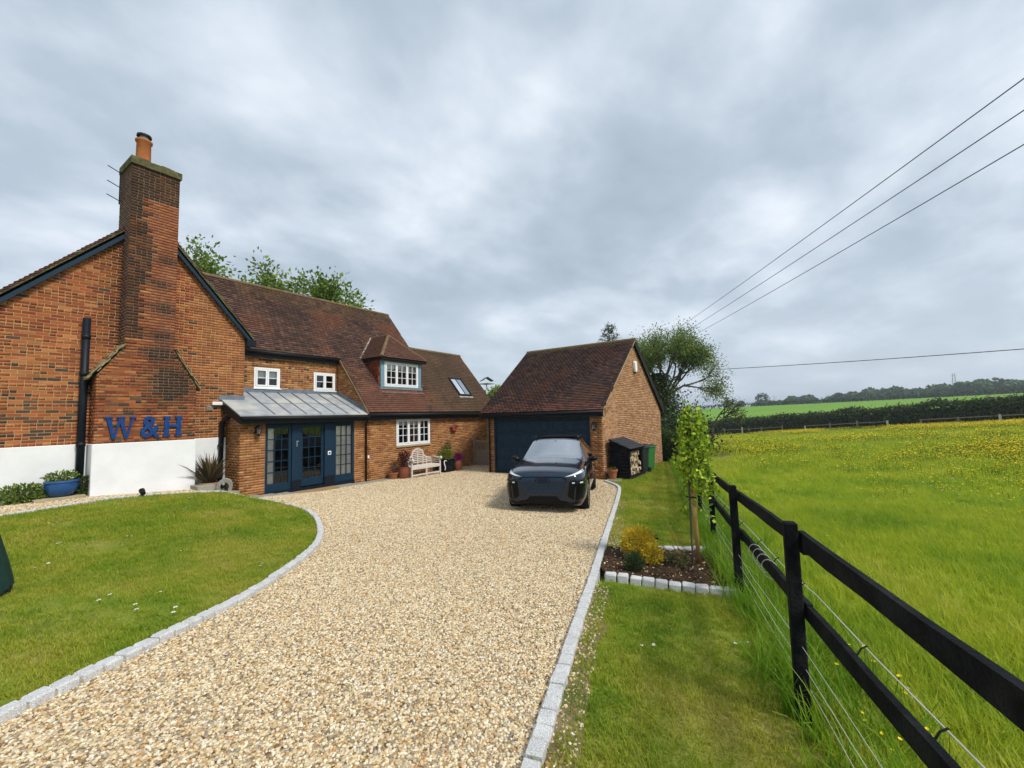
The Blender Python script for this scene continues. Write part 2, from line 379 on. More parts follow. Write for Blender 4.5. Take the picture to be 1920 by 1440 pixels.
# ground materials
def ground_mat(name, c1, c2, c3, s1=.25, s2=2.5, fine=60, bump=.5):
    mt = bpy.data.materials.new(name); mt.use_nodes = True; t = mt.node_tree; n = t.nodes; l = t.links; b = n['Principled BSDF']
    b.inputs['Roughness'].default_value = .95; b.inputs['Specular IOR Level'].default_value = .1
    geo = n.new('ShaderNodeNewGeometry')
    def nz(s, d=5):
        x = n.new('ShaderNodeTexNoise'); x.inputs['Scale'].default_value = s; x.inputs['Detail'].default_value = d; x.inputs['Roughness'].default_value = .62; l.new(geo.outputs['Position'], x.inputs['Vector']); return x.outputs[0]
    def mr(x, a, b_, c=0, d=1):
        q = n.new('ShaderNodeMapRange'); q.inputs['From Min'].default_value = a; q.inputs['From Max'].default_value = b_; q.inputs['To Min'].default_value = c; q.inputs['To Max'].default_value = d; l.new(x, q.inputs[0]); return q.outputs[0]
    def mix(f, a, b_, mode='MIX'):
        q = n.new('ShaderNodeMix'); q.data_type = 'RGBA'; q.blend_type = mode
        if isinstance(f, float): q.inputs[0].default_value = f
        else: l.new(f, q.inputs[0])
        for i, x in ((6, a), (7, b_)):
            if isinstance(x, tuple): q.inputs[i].default_value = (*x, 1)
            else: l.new(x, q.inputs[i])
        return q.outputs[2]
    c = mix(mr(nz(s2), .35, .65), c1, c2); c = mix(mr(nz(s1), .45, .68), c, c3)
    c = mix(1.0, c, mr(nz(fine, 3), .3, .7, .6, 1.35), 'MULTIPLY')
    l.new(c, b.inputs['Base Color'])
    bp = n.new('ShaderNodeBump'); bp.inputs['Strength'].default_value = bump; bp.inputs['Distance'].default_value = .03; l.new(nz(fine*.5, 4), bp.inputs['Height']); l.new(bp.outputs[0], b.inputs['Normal'])
    return mt
M_field = ground_mat('meadow', (.18, .265, .022), (.25, .315, .028), (.15, .225, .02), .12, .8, 25)
M_farfield = ground_mat('crop', (.13, .265, .020), (.145, .285, .022), (.165, .29, .035), .01, .05, 2, .1)
M_lawn = ground_mat('lawn_turf', (.15, .205, .02), (.21, .23, .032), (.29, .245, .07), .5, 2.2, 70)
def gravel_mat():
    mt = bpy.data.materials.new('gravel_bed'); mt.use_nodes = True; t = mt.node_tree; n = t.nodes; l = t.links; b = n['Principled BSDF']; b.inputs['Roughness'].default_value = .9; b.inputs['Specular IOR Level'].default_value = .15
    geo = n.new('ShaderNodeNewGeometry'); vo = n.new('ShaderNodeTexVoronoi'); vo.inputs['Scale'].default_value = 48; l.new(geo.outputs['Position'], vo.inputs['Vector'])
    sp = n.new('ShaderNodeSeparateColor'); l.new(vo.outputs['Color'], sp.inputs[0])
    rp = n.new('ShaderNodeValToRGB'); l.new(sp.outputs[0], rp.inputs[0]); rp.color_ramp.interpolation = 'CONSTANT'; e = rp.color_ramp.elements
    e[0].color = (.20, .12, .06, 1); e[1].position = .85; e[1].color = (.74, .66, .52, 1)
    for p, c in ((.12, (.42, .28, .13)), (.3, (.62, .47, .27)), (.5, (.56, .41, .22)), (.68, (.68, .56, .37))): k = e.new(p); k.color = (*c, 1)
    mr = n.new('ShaderNodeMapRange'); mr.inputs['From Max'].default_value = .03; mr.inputs['To Min'].default_value = .9; mr.inputs['To Max'].default_value = .4
    dm = n.new('ShaderNodeMath'); dm.operation = 'MULTIPLY'; l.new(vo.outputs['Distance'], dm.inputs[0]); dm.inputs[1].default_value = .03; l.new(dm.outputs[0], mr.inputs[0])
    mx = n.new('ShaderNodeMix'); mx.data_type = 'RGBA'; mx.blend_type = 'MULTIPLY'; mx.inputs[0].default_value = 1; l.new(rp.outputs[0], mx.inputs[6]); l.new(mr.outputs[0], mx.inputs[7]); l.new(mx.outputs[2], b.inputs['Base Color'])
    bp = n.new('ShaderNodeBump'); bp.invert = True; bp.inputs['Strength'].default_value = .8; bp.inputs['Distance'].default_value = .012; l.new(vo.outputs['Distance'], bp.inputs['Height']); l.new(bp.outputs[0], b.inputs['Normal'])
    return mt
M_gravelbed = gravel_mat()

# base ground, out to the horizon (polar grid about the standpoint)
rad = np.concatenate([[0.25], .25*1.0375**np.arange(1, 266)]); na = 300
AZ = np.linspace(0, 2*PI, na, endpoint=False)
rr, aa = np.meshgrid(rad, AZ, indexing='ij'); X = rr*np.cos(aa); Y = rr*np.sin(aa); Z = G(X, Y)-.09*garden_mask(X, Y)
idx = np.arange(len(rad)*na).reshape(len(rad), na)
F = np.stack([idx[:-1], idx[1:], np.roll(idx, -1, 1)[1:], np.roll(idx, -1, 1)[:-1]], -1).reshape(-1, 4)
P = np.column_stack([X.ravel(), Y.ravel(), Z.ravel()])
gnd = np_mesh('ground', np.concatenate([P, [[0, 0, g(0, 0)-.09]]]), F, M_field, smooth=True); K(gnd)
P_all_min = P[:, 2].min()
gnd.data.materials.append(M_farfield)
cen = P[F].mean(1); rc = np.hypot(cen[:, 0], cen[:, 1])
azc = np.degrees(np.arctan2(_sy*cen[:, 0]-_cy*cen[:, 1], _cy*cen[:, 0]+_sy*cen[:, 1])); rhc = 86-15*np.clip((azc-25.4)/24.8, -.6, 1.6)
gnd.data.polygons.foreach_set('material_index', (rc > rhc).astype(np.int32))

# ------------------------------------------------------------------ outlines of drive, lawns and bed
RK = smooth_path([(-6, -1.45), (-1.4, .12), (1.94, 1.25), (2.77, 1.53), (4.03, 1.95), (5.01, 2.27), (6.35, 2.73), (7.82, 3.22), (9.59, 3.80), (10.99, 4.25), (12.3, 4.68), (13.0, 4.95), (13.5, 5.35), (13.98, 5.85)], 2)
LK = smooth_path([(-6, .8), (-2.2, 2.6), (.44, 3.89), (.89, 4.12), (1.35, 4.38), (2.09, 4.77), (2.6, 5.17), (3.09, 5.58), (3.48, 5.95), (3.87, 6.38), (4.28, 6.98), (4.63, 7.59), (4.93, 8.19), (5.24, 9.05), (5.44, 9.84), (5.55, 10.8), (5.62, 11.6), (5.50, 12.15), (5.1, 12.50), (4.55, 12.85)], 2)
BK = smooth_path([(4.55, 12.85), (3.9, 13.05), (3.4, 13.06), (2.9, 12.93), (2.2, 12.66), (1.35, 12.42), (0, 12.1), (-3, 11.4)], 2)
def offs(path, d):
    P = np.array(path); t = np.gradient(P, axis=0); t /= np.hypot(t[:, 0], t[:, 1])[:, None]
    return P+np.column_stack([-t[:, 1], t[:, 0]])*d
GX, GY0, GY1 = 14.35, 6.0, 11.1
drive_poly = [tuple(p) for p in RK]+[(14.3, 5.98), (14.3, 11.15), (16.5, 11.15), (16.5, 13.45), (5.75, 13.45), (5.6, 13.3), (5.66, 12.2)]+[tuple(p) for p in LK[::-1] if p[1] < 12.0]
K(sheet('gravel_drive', drive_poly, .35, 0, M_gravelbed))
strip_poly = [tuple(p) for p in LK if p[1] > 12.55]+[tuple(p) for p in BK[1:]]+[(-3, 14.4), (2.7, 14.42), (2.75, 13.93), (4.8, 13.93), (4.82, 13.2)]
K(sheet('gravel_border', strip_poly, .3, .0, M_gravelbed))
lawnL = [tuple(p) for p in offs(LK, .055)]+[tuple(p) for p in offs(BK, .055)[1:]]+[(-7, 11), (-7, 1.2)]
K(sheet('lawn', lawnL, .35, 0, M_lawn))
def rkerb(i0, i1): return [p for p in offs(RK, -.06) if i0 <= p[0] <= i1]
BF0, BF1, BB0, BB1 = (4.97, 2.0), (5.30, .74), (6.36, 2.62), (7.05, 1.28)
fl = lambda x, d=0: tuple(FENCE0+FD*((x-FENCE0[0])/FD[0])+FN*d)
lawnR1 = [tuple(p) for p in rkerb(-7, 4.85)]+[BF0, BF1, fl(5.2, -.0), fl(3.2, 0), fl(-6, 0)]
K(sheet('lawn', lawnR1, .3, 0, M_lawn))
lawnR2 = [BB0]+[tuple(p) for p in rkerb(6.45, 13.9)]+[(14.3, 5.96), (21.9, 5.96), (22.6, 5.9), fl(22.6, 0), fl(12, 0), fl(7.2, 0), BB1]
K(sheet('lawn', lawnR2, .3, 0, M_lawn))
bed_poly = [BF0]+[tuple(p) for p in rkerb(5.02, 6.3)]+[BB0, BB1, fl(7.15, -.05), fl(5.25, -.05), BF1]
K(sheet('flower_bed', bed_poly, .07, .03, M_soil, lambda V: rng.uniform(-.014, .018, len(V))))
# worn margin of stones and soil along the kerb
mg = [tuple(p) for p in offs(RK, -.04) if 1.0 < p[0] < 4.75]; mg2 = [tuple(p) for p in offs(RK, -.21) if 1.0 < p[0] < 4.7]
mg2 = [(a+random.uniform(-.03, .03), b+random.uniform(-.05, .04)) for a, b in mg2]
K(sheet('worn_margin', mg+mg2[::-1], .1, .006, M_earth))
mg = [tuple(p) for p in offs(RK, -.04) if 6.4 < p[0] < 11]; mg2 = [tuple(p) for p in offs(RK, -.24) if 6.4 < p[0] < 11]
mg2 = [(a, b+random.uniform(-.05, .05)) for a, b in mg2]
K(sheet('worn_margin', mg+mg2[::-1], .1, .006, M_earth))
# patch of bare earth out in the meadow
ep = [(27+2.2*math.cos(t)*random.uniform(.8, 1.2)+2.0*math.sin(t)*.5, 4.6+1.5*math.sin(t)*random.uniform(.85, 1.15)-2.2*math.cos(t)*.6) for t in np.linspace(0, 2*PI, 22)[:-1]]
K(sheet('earth_patch', ep, .4, .03, M_earth))

# ------------------------------------------------------------------ scattered stuff (geometry nodes, instances)
def proto(objs, name):
    c = bpy.data.collections.new(name)
    for o in objs:
        for u in list(o.users_collection): u.objects.unlink(o)
        c.objects.link(o)
    return c
def scatter(name, V, F, dens, coll, smin, smax, seed, tilt=.15, full=False, label=None, cat=None, sattr=None):
    """V,F world surface; dens per-vertex density"""
    me = bpy.data.meshes.new(name); me.from_pydata([tuple(v) for v in V], [], [tuple(f) for f in F])
    a = me.attributes.new('d', 'FLOAT', 'POINT'); a.data.foreach_set('value', np.asarray(dens, np.float32))
    b = me.attributes.new('s', 'FLOAT', 'POINT'); b.data.foreach_set('value', np.asarray(sattr if sattr is not None else np.ones(len(V)), np.float32))
    o = link(name, me); K(o, 'stuff')
    if label: T(o, label, cat)
    ng = bpy.data.node_groups.new(name, 'GeometryNodeTree'); ng.interface.new_socket('Geometry', in_out='INPUT', socket_type='NodeSocketGeometry'); ng.interface.new_socket('Geometry', in_out='OUTPUT', socket_type='NodeSocketGeometry')
    n, l = ng.nodes, ng.links; gi = n.new('NodeGroupInput'); go = n.new('NodeGroupOutput')
    na_ = n.new('GeometryNodeInputNamedAttribute'); na_.data_type = 'FLOAT'; na_.inputs[0].default_value = 'd'
    dp = n.new('GeometryNodeDistributePointsOnFaces'); dp.inputs['Seed'].default_value = seed
    l.new(gi.outputs[0], dp.inputs['Mesh']); l.new(na_.outputs[0], dp.inputs['Density'])
    ci = n.new('GeometryNodeCollectionInfo'); ci.inputs['Collection'].default_value = coll; ci.inputs['Separate Children'].default_value = True; ci.inputs['Reset Children'].default_value = True
    ip = n.new('GeometryNodeInstanceOnPoints'); l.new(dp.outputs['Points'], ip.inputs['Points']); l.new(ci.outputs[0], ip.inputs['Instance']); ip.inputs['Pick Instance'].default_value = True
    rv = n.new('FunctionNodeRandomValue'); rv.data_type = 'FLOAT_VECTOR'; t = PI if full else tilt
    rv.inputs[0].default_value = (-t, -t, 0); rv.inputs[1].default_value = (t, t, 2*PI); rv.inputs['Seed'].default_value = seed+1; l.new(rv.outputs[0], ip.inputs['Rotation'])
    rs = n.new('FunctionNodeRandomValue'); rs.data_type = 'FLOAT'; rs.inputs[2].default_value = smin; rs.inputs[3].default_value = smax; rs.inputs['Seed'].default_value = seed+2
    sa = n.new('GeometryNodeInputNamedAttribute'); sa.data_type = 'FLOAT'; sa.inputs[0].default_value = 's'
    mu = n.new('ShaderNodeMath'); mu.operation = 'MULTIPLY'; l.new(rs.outputs[1], mu.inputs[0]); l.new(sa.outputs[0], mu.inputs[1]); l.new(mu.outputs[0], ip.inputs['Scale'])
    l.new(ip.outputs[0], go.inputs[0])
    md = o.modifiers.new('scatter', 'NODES'); md.node_group = ng
    return o
def pnoise(V, s, o=0): return np.array([noise.noise(Vector((v[0]*s+o, v[1]*s-o, o*.7))) for v in V])
# pebbles
M_pebble = rampmat('pebbles', [(.64, .50, .28), (.77, .70, .53), (.48, .32, .14), (.69, .56, .34), (.19, .105, .05), (.81, .76, .63), (.55, .40, .21), (.16, .14, .12), (.69, .56, .34), (.45, .23, .07), (.76, .67, .48), (.62, .48, .27)], .75, spec=.25)
peb = []
for i in range(5):
    bm = bmesh.new(); bmesh.ops.create_icosphere(bm, subdivisions=1, radius=1)
    sx, sy_, sz = random.uniform(.8, 1.25), random.uniform(.7, 1.0), random.uniform(.45, .7)
    for v in bm.verts: v.co = Vector((v.co.x*sx, v.co.y*sy_, v.co.z*sz))*random.uniform(.82, 1.15)
    me = bpy.data.meshes.new('pebble'); bm.to_mesh(me); bm.free(); me.materials.append(M_pebble); me.polygons.foreach_set('use_smooth', [i % 2 == 0]*len(me.polygons))
    peb.append(link('pebble', me))
C_peb = proto(peb, 'pebbles')
def surf(poly, step, off):
    V, F = tri2d(poly, step); return np.column_stack([V, G(V[:, 0], V[:, 1])+off]), F
V, F = surf(drive_poly, .3, .002); r = np.hypot(V[:, 0], V[:, 1])
scatter('gravel', V, F, np.where(V[:, 0] < -.5, 0, 5200*np.clip(4.6/r, .22, 1)*(1+.25*pnoise(V, .6, 7.7))), C_peb, .006, .0155, 5, .5, label='loose cream and tan gravel covering the drive', cat='gravel', sattr=np.clip(r/8, 1, 1.35))
V, F = surf(strip_poly, .3, .002)
scatter('gravel', V, F, np.where(V[:, 0] < .3, 0, 1200)*np.ones(len(V)), C_peb, .012, .022, 6, .5, label='pale gravel in the border strip below the white render', cat='gravel')
V, F = surf(bed_poly, .2, .035)
scatter('bed_stones', V, F, np.ones(len(V))*70, C_peb, .008, .022, 7, .6, label='scattered pale stones lying on the dark flower bed soil', cat='stones')
for q, (i0, i1, o_) in enumerate(((1.0, 4.75, .2), (6.4, 11, .26))):
    mg = [tuple(p) for p in offs(RK, -.05) if i0 < p[0] < i1]; mg2 = [tuple(p) for p in offs(RK, -o_) if i0 < p[0] < i1]
    V, F = surf(mg+mg2[::-1], .12, .008)
    scatter('kerb_stones', V, F, np.ones(len(V))*(1100, 600)[q], C_peb, .007, .016, 8+q, .6, label=('stray gravel on the worn edge between kerb and near lawn', 'stray gravel on the worn edge between kerb and lawn past the flower bed')[q], cat='gravel')
# clods of soil
M_clod = rampmat('clods', [(.035, .022, .014), (.08, .05, .03), (.055, .034, .02), (.13, .085, .05)], 1, spec=.05)
cl = []
for i in range(3):
    o = peb[i]; me = o.data.copy(); me.materials.clear(); me.materials.append(M_clod); me.name = 'clod'; cl.append(link('clod', me))
C_clod = proto(cl, 'clods')
V, F = surf(bed_poly, .2, .03)
scatter('soil_clods', V, F, np.ones(len(V))*900, C_clod, .008, .03, 12, .6, label='crumbly dark brown soil filling the kerbed flower bed', cat='soil')

# grass
def tuft(name, nb, h0, h1, rad_, w, mat, bend=.5, seg=2):
    V = []; F = []
    for i in range(nb):
        a = random.uniform(0, 2*PI); rr_ = rad_*math.sqrt(random.random()); b = Vector((math.cos(a)*rr_, math.sin(a)*rr_, -.004)); t = random.uniform(0, 2*PI); d = Vector((math.cos(t), math.sin(t), 0)); sd = Vector((-d.y, d.x, 0))*w*random.uniform(.7, 1.2)/2
        h = random.uniform(h0, h1); bd = random.uniform(.15, 1)*bend; base = len(V)
        for s in range(seg+1):
            f = s/seg; p = b+Vector((0, 0, h*(f-.25*bd*f*f)))+d*(h*bd*f*f)
            if s < seg: wv = sd*(1-.45*f); V += [p-wv, p+wv]
            else: V.append(p)
        for s in range(seg-1): q = base+2*s; F.append((q, q+1, q+3)); F.append((q, q+3, q+2))
        q = base+2*(seg-1); F.append((q, q+1, q+2))
    me = bpy.data.meshes.new(name); me.from_pydata([tuple(v) for v in V], [], F); me.materials.append(mat); return link(name, me)
M_gl = rampmat('lawn_blades', [(.11, .21, .013), (.20, .31, .019), (.31, .37, .028), (.41, .40, .048), (.52, .44, .14)], .6, trans=.42, noise_w=.62, nscale=1.1)
M_gf = rampmat('meadow_blades', [(.13, .25, .014), (.25, .38, .020), (.38, .47, .028), (.50, .54, .04), (.57, .54, .11)], .55, trans=.48, noise_w=.55, nscale=.5)
M_gt = rampmat('tall_blades', [(.07, .19, .010), (.12, .26, .010), (.17, .32, .013), (.23, .35, .02), (.36, .36, .11)], .5, trans=.45, noise_w=.3, nscale=.8)
C_lawn = proto([tuft('turf', 20, .014, .046, .06, .0045, M_gl, .9) for _ in range(4)], 'turf')
C_field = proto([tuft('meadow_tuft', 26, .05, .20, .13, .0075, M_gf, .9) for _ in range(4)], 'meadow_tufts')
C_tall = proto([tuft('tall_tuft', 26, .16, .42, .11, .008, M_gt, .8, 3) for _ in range(4)], 'tall_tufts')
for nm, poly, lab, sd_ in (('lawn_grass', lawnL, 'short mown grass of the rounded front lawn', 21), ('lawn_grass', lawnR1, 'short mown grass between kerb and fence before the flower bed', 22), ('lawn_grass', lawnR2, 'short mown grass between the flower bed and the wood store', 23)):
    V, F = surf(poly, .3, .0); r = np.hypot(V[:, 0], V[:, 1])
    bald = pnoise(V, 1.3, 3.1); d = 620*np.clip(4.5/r, .3, 1)*np.clip(1.15-1.5*np.clip(bald-.12, 0, 1)*2.2, .12, 1.1)
    az = np.degrees(np.arctan2(_sy*V[:, 0]-_cy*V[:, 1], _cy*V[:, 0]+_sy*V[:, 1])); d = np.where(np.abs(az) > 62, 0, d)
    scatter(nm, V, F, d, C_lawn, .8, 1.35, sd_, .25, label=lab, cat='grass', sattr=np.clip(r/7, 1, 1.5))
for path, lo, hi, sd_, lab in ((LK, .045, .13, 25, 'longer grass leaning on the curved lawn kerb'), (BK, .045, .11, 26, 'longer grass against the kerb below the white render')):
    A_ = [tuple(p) for p in offs(path, lo) if p[0] > -1.5]; B_ = [tuple(p) for p in offs(path, hi) if p[0] > -1.5]; V, F = surf(A_+B_[::-1], .12, .0)
    scatter('edge_grass', V, F, 420*np.clip(.6+1.2*pnoise(V, 1.1, 2.9), .1, 1.4), C_lawn, 1.0, 1.9, sd_, .35, label=lab, cat='grass')
# meadow beyond the fence
fr = 1.2*1.045**np.arange(0, 99); fr = fr[fr < 90]; fa = np.radians(np.linspace(4, 63, 120))
rr, aa = np.meshgrid(fr, fa, indexing='ij')
X = rr*(np.cos(aa)*_cy+np.sin(aa)*_sy); Y = rr*(np.cos(aa)*_sy-np.sin(aa)*_cy); V = np.column_stack([X.ravel(), Y.ravel(), G(X, Y).ravel()-.005])
idx = np.arange(rr.size).reshape(rr.shape); F = np.stack([idx[:-1, :-1], idx[1:, :-1], idx[1:, 1:], idx[:-1, 1:]], -1).reshape(-1, 4)
sdv = fence_sd(V[:, 0], V[:, 1]); r = rr.ravel()
ok = (sdv > .03) & (r < 86-15*np.clip((np.degrees(aa.ravel())-25.4)/24.8, -.6, 1.6)-1.5)
kf = ok[F].all(1); F = F[kf]
nz = pnoise(V, .22, 1.7)
dens = np.where(r < 5, 230, np.where(r < 12, 150, np.where(r < 30, 46, 13)))*np.clip(1+nz*.5, .5, 1.5)
dens = dens*np.clip(1-np.exp(-(((V[:, 0]-27)/2.6)**2+((V[:, 1]-4.6)/2.2)**2))*1.4, 0, 1)
scatter('meadow_grass', V, F, dens, C_field, .8, 1.35, 31, .2, label='long green meadow grass across the open field', cat='grass', sattr=np.clip(r/16, .75, 2.2))
# rank grass along the fence line
fv = []; 
for x in np.arange(1.0, 23, .2):
    for d_ in (-.16, 0, .25, .55): p = fl(x, d_); fv.append((p[0], p[1], g(*p)))
fv = np.array(fv); nn = len(fv)//4; FF = [(i*4+j, i*4+4+j, i*4+5+j, i*4+1+j) for i in range(nn-1) for j in range(3)]
dd = np.tile((40, 130, 110, 30), nn)*np.clip(1+pnoise(fv, .9, 5)*1.0, .3, 1.7)
scatter('fence_grass', fv, FF, dd, C_tall, .6, 1.15, 33, .25, label='tall rank grass growing along the foot of the black fence', cat='grass')
# flowers
M_butter = pmat('buttercup_petal', (.88, .70, .012), .5, .3, var=.1, trans=.2); M_stem = pmat('flower_stem', (.07, .15, .015), .7, .2, var=.1)
M_daisy = pmat('daisy_petal', (.80, .80, .76), .6, .2, var=.05, trans=.2); M_daisyc = pmat('daisy_eye', (.7, .45, .02), .6, .2, var=0)
def flower_cluster(name, n, rad_, h0, h1, fr_, mp_, star=False):
    mb = MB()
    for i in range(n):
        a = random.uniform(0, 2*PI); q = rad_*math.sqrt(random.random()); h = random.uniform(h0, h1); c = Vector((math.cos(a)*q, math.sin(a)*q, h)); t = Vector((random.uniform(-.35, .35), random.uniform(-.35, .35), 1)).normalized(); u = t.cross(Vector((1, 0, 0))).normalized(); w = t.cross(u)
        k = 6; ring = [c+(u*math.cos(2*PI*j/k)+w*math.sin(2*PI*j/k))*fr_+t*fr_*.35 for j in range(k)]
        mb.add([c]+ring, [(0, 1+j, 1+(j+1) % k) for j in range(k)], 0)
        if star: ring = [c+(u*math.cos(2*PI*j/5)+w*math.sin(2*PI*j/5))*fr_*.35+t*fr_*.42 for j in range(5)]; mb.add(ring, [tuple(range(5))], 2)
        b = Vector((c.x*.7, c.y*.7, 0)); s_ = u*.0016; mb.add([b-s_, b+s_, c+s_, c-s_], [(0, 1, 2, 3)], 1)
    return mb.build(name, [mp_, M_stem, M_daisyc])
C_butter = proto([flower_cluster('buttercup', 10, .22, .10, .24, .0125, M_butter) for _ in range(3)], 'buttercups')
C_daisy = proto([flower_cluster('daisy', 2, .06, .014, .030, .0115, M_daisy, True) for _ in range(3)], 'daisies')
pxs = np.array([pix(v)[:2] for v in V]); nb = pnoise(V, .16, 9.3)+.5*pnoise(V, .5, 4.4)
def blob(cx, cy_, sx, sy_): return np.exp(-((V[:, 0]-cx)/sx)**2-((V[:, 1]-cy_)/sy_)**2)
rhv = 86-15*np.clip((np.degrees(aa.ravel())-25.4)/24.8, -.6, 1.6)
fd = .9*np.clip(.25+nb, 0, 1)
fd = fd+9*np.exp(-((r-(rhv-11))/8)**2)*np.clip(.55+nb*1.4, 0, 1.3)*ss(24, 34, np.degrees(aa.ravel()))
fd = fd+9*blob(22.5, -6.5, 5.5, 3.0)*np.clip(.5+nb*1.3, .05, 1.4)+1.1*np.exp(-((r-8)/4)**2)*np.clip(nb, 0, 1)+4.0*np.exp(-((r-32)/14)**2)*np.clip(nb+.15, 0, 1)+1.2*np.exp(-((r-15)/7)**2)*np.clip(nb+.2, 0, 1)
scatter('buttercups', V, F, fd*2.2, C_butter, .8, 1.3, 41, .1, label='yellow buttercups flowering in drifts through the meadow', cat='flowers', sattr=np.clip(r/13, .9, 2.4))
fd2 = .5*np.clip(.35+pnoise(V, .4, 2.2), 0, 1)*(r < 45)
scatter('field_daisies', V, F, fd2*6, C_daisy, .9, 1.4, 42, .1, label='tiny white clover heads dotted through the meadow', cat='flowers', sattr=np.clip(r/8, 1.2, 2.8))
for poly, lab, sd_, dn_ in ((lawnL, 'small white daisies dotting the rounded front lawn', 43, 1.6), (lawnR1, 'small white daisies in the lawn strip before the flower bed', 44, .9)):
    Vl, Fl = surf(poly, .3, .0); scatter('lawn_daisies', Vl, Fl, dn_*np.clip(.35+1.6*pnoise(Vl, .7, 6.6), 0, 1.6), C_daisy, 1.1, 1.7, sd_, .1, label=lab, cat='flowers')

# ------------------------------------------------------------------ small repeated pieces (bricks, tiles)
ID3 = Matrix.Identity(3); ROTY = Matrix(((0, -1, 0), (1, 0, 0), (0, 0, 1)))     # second: for walls that run along Y and face -X
def unit_cube(name, mat):
    mb = MB(); mb.box((0, 0, 0), (1, 1, 1)); me_o = mb.build(name, mat); me = me_o.data; bpy.data.objects.remove(me_o); return me
ME_brick = unit_cube('brick', M_brick_o); ME_tile = unit_cube('tile', M_tile_o)
class Pool:
    def __init__(s): s.p = []
    def add(s, wall, c, M, d, colr, full=True): s.p.append((wall, Vector(c), M, d, colr, full))
    def finish(s, name, me, mat, stuff, nmax=300):
        rank = []
        for i, (w, c, M, d, cl_, full) in enumerate(s.p):
            if not full: continue
            x, y, z = pix(c)
            if z < 1 or not (12 < x < 1908 and 12 < y < 1428): continue
            ex = M @ Vector((1, 0, 0)); view = (c-Vector((0, 0, CAM_Z))).normalized()
            rank.append((-(max(d[0], d[1] if name == 'tile' else 0)/z)*math.sqrt(max(0, 1-ex.dot(view)**2)), i))
        rank.sort(); pick = set(i for _, i in rank[:nmax]); by = {}
        for i, (w, c, M, d, cl_, full) in enumerate(s.p):
            if i in pick:
                o = link(name, me, w); o.matrix_local = Matrix.Translation(c-worg(w)) @ M.to_4x4() @ Matrix.Diagonal((*d, 1)); o.color = (*cl_, 1)
            else: by.setdefault(w.name, (w, []))[1].append((c, M, d, cl_))
        cube = np.array([(-1,-1,-1),(1,-1,-1),(1,1,-1),(-1,1,-1),(-1,-1,1),(1,-1,1),(1,1,1),(-1,1,1)])*.5
        fq = np.array([(0,3,2,1),(4,5,6,7),(0,1,5,4),(1,2,6,5),(2,3,7,6),(3,0,4,7)])
        for w, L_ in by.values():
            C = np.array([tuple(c) for c, *_ in L_]); Ms = np.array([[list(r_) for r_ in M] for _, M, _, _ in L_]); D = np.array([d for _, _, d, _ in L_]); CC = np.array([cl_ for *_, cl_ in L_])
            Vv = np.einsum('nij,nkj->nki', Ms, cube[None]*D[:, None])+C[:, None]
            Ff = (np.arange(len(L_))[:, None, None]*8+fq[None]).reshape(-1, 4)
            K(np_mesh(stuff, Vv.reshape(-1, 3), Ff, mat, w, np.repeat(CC, 6, 0)), 'stuff')
def lay_bricks(pool, wall, axis, const, z0, z1, intervals, pal, seed, out=.005, hdr=.1, colf=None, dep=.03, hrow=0):
    """running bond on one grid; some stretchers replaced by two headers, and header courses every hrow rows"""
    rg = random.Random(seed); row = 0; z = z0
    while z < z1-.02:
        zc = z+.0325
        for a, b in intervals(zc):
            u0 = math.floor(a/.226)*.226-.226+(.113 if row % 2 else 0)+rg.uniform(-.012, .012)
            cells = []
            while u0 < b:
                if (hrow and row % hrow == 0) or rg.random() < hdr: cells += [(u0, u0+.1015), (u0+.113, u0+.2145)]
                else: cells.append((u0, u0+.2145))
                u0 += .226
            cl2 = [[max(c0, a), min(c1, b), c1-c0] for c0, c1 in cells if min(c1, b)-max(c0, a) > .03]
            if not cl2: continue
            cl2[0][0] = a if cl2[0][0]-a < .06 else cl2[0][0]; cl2[-1][1] = b if b-cl2[-1][1] < .06 else cl2[-1][1]
            for a0, b0, ln in cl2:
                cl_ = rg.choice(pal); f = rg.uniform(.82, 1.18); cl_ = tuple(min(.9, q*f) for q in cl_)
                uc = (a0+b0)/2
                if colf: cl_ = colf(uc, zc, cl_, rg, ln)
                c = (uc, const+dep/2-out+rg.uniform(-.0015, .0015), zc) if axis == 'x' else (const+dep/2-out+rg.uniform(-.0015, .0015), uc, zc)
                pool.add(wall, c, ID3 if axis == 'x' else ROTY, (b0-a0, dep, .0605), cl_, abs((b0-a0)-ln) < .001)
        z += .075; row += 1
def lay_tiles(pool, wall, org, eu, es, smax, intervals, colf, seed, w=.168, gauge=.108, t=.024, lift=.0):
    rg = random.Random(seed); eu, es, org = Vector(eu).normalized(), Vector(es).normalized(), Vector(org); en = eu.cross(es).normalized()
    k = 0; L_ = gauge+.07; tl = .26
    while k*gauge < smax:
        s = k*gauge
        for a, b in intervals(s+gauge/2):
            u = a-(w/2 if k % 2 else 0)
            while u < b:
                a0, b0 = max(u, a), min(u+w-.004, b); u += w
                if b0-a0 < .03: continue
                l_ = min(L_, smax-s+.03)
                th = tl+rg.uniform(-.02, .02); e2 = (es*math.cos(th)-en*math.sin(th)).normalized(); ro = rg.uniform(-.012, .012); e1 = (eu+e2*ro).normalized(); e3 = e1.cross(e2).normalized()
                c = org+eu*((a0+b0)/2)+es*(s+l_/2)+en*(.022+lift+rg.uniform(-.003, .004))
                pool.add(wall, c, Matrix((e1, e2, e3)).transposed(), (b0-a0, l_, t), colf((a0+b0)/2, s, rg), (b0-a0) > w*.9)
        k += 1

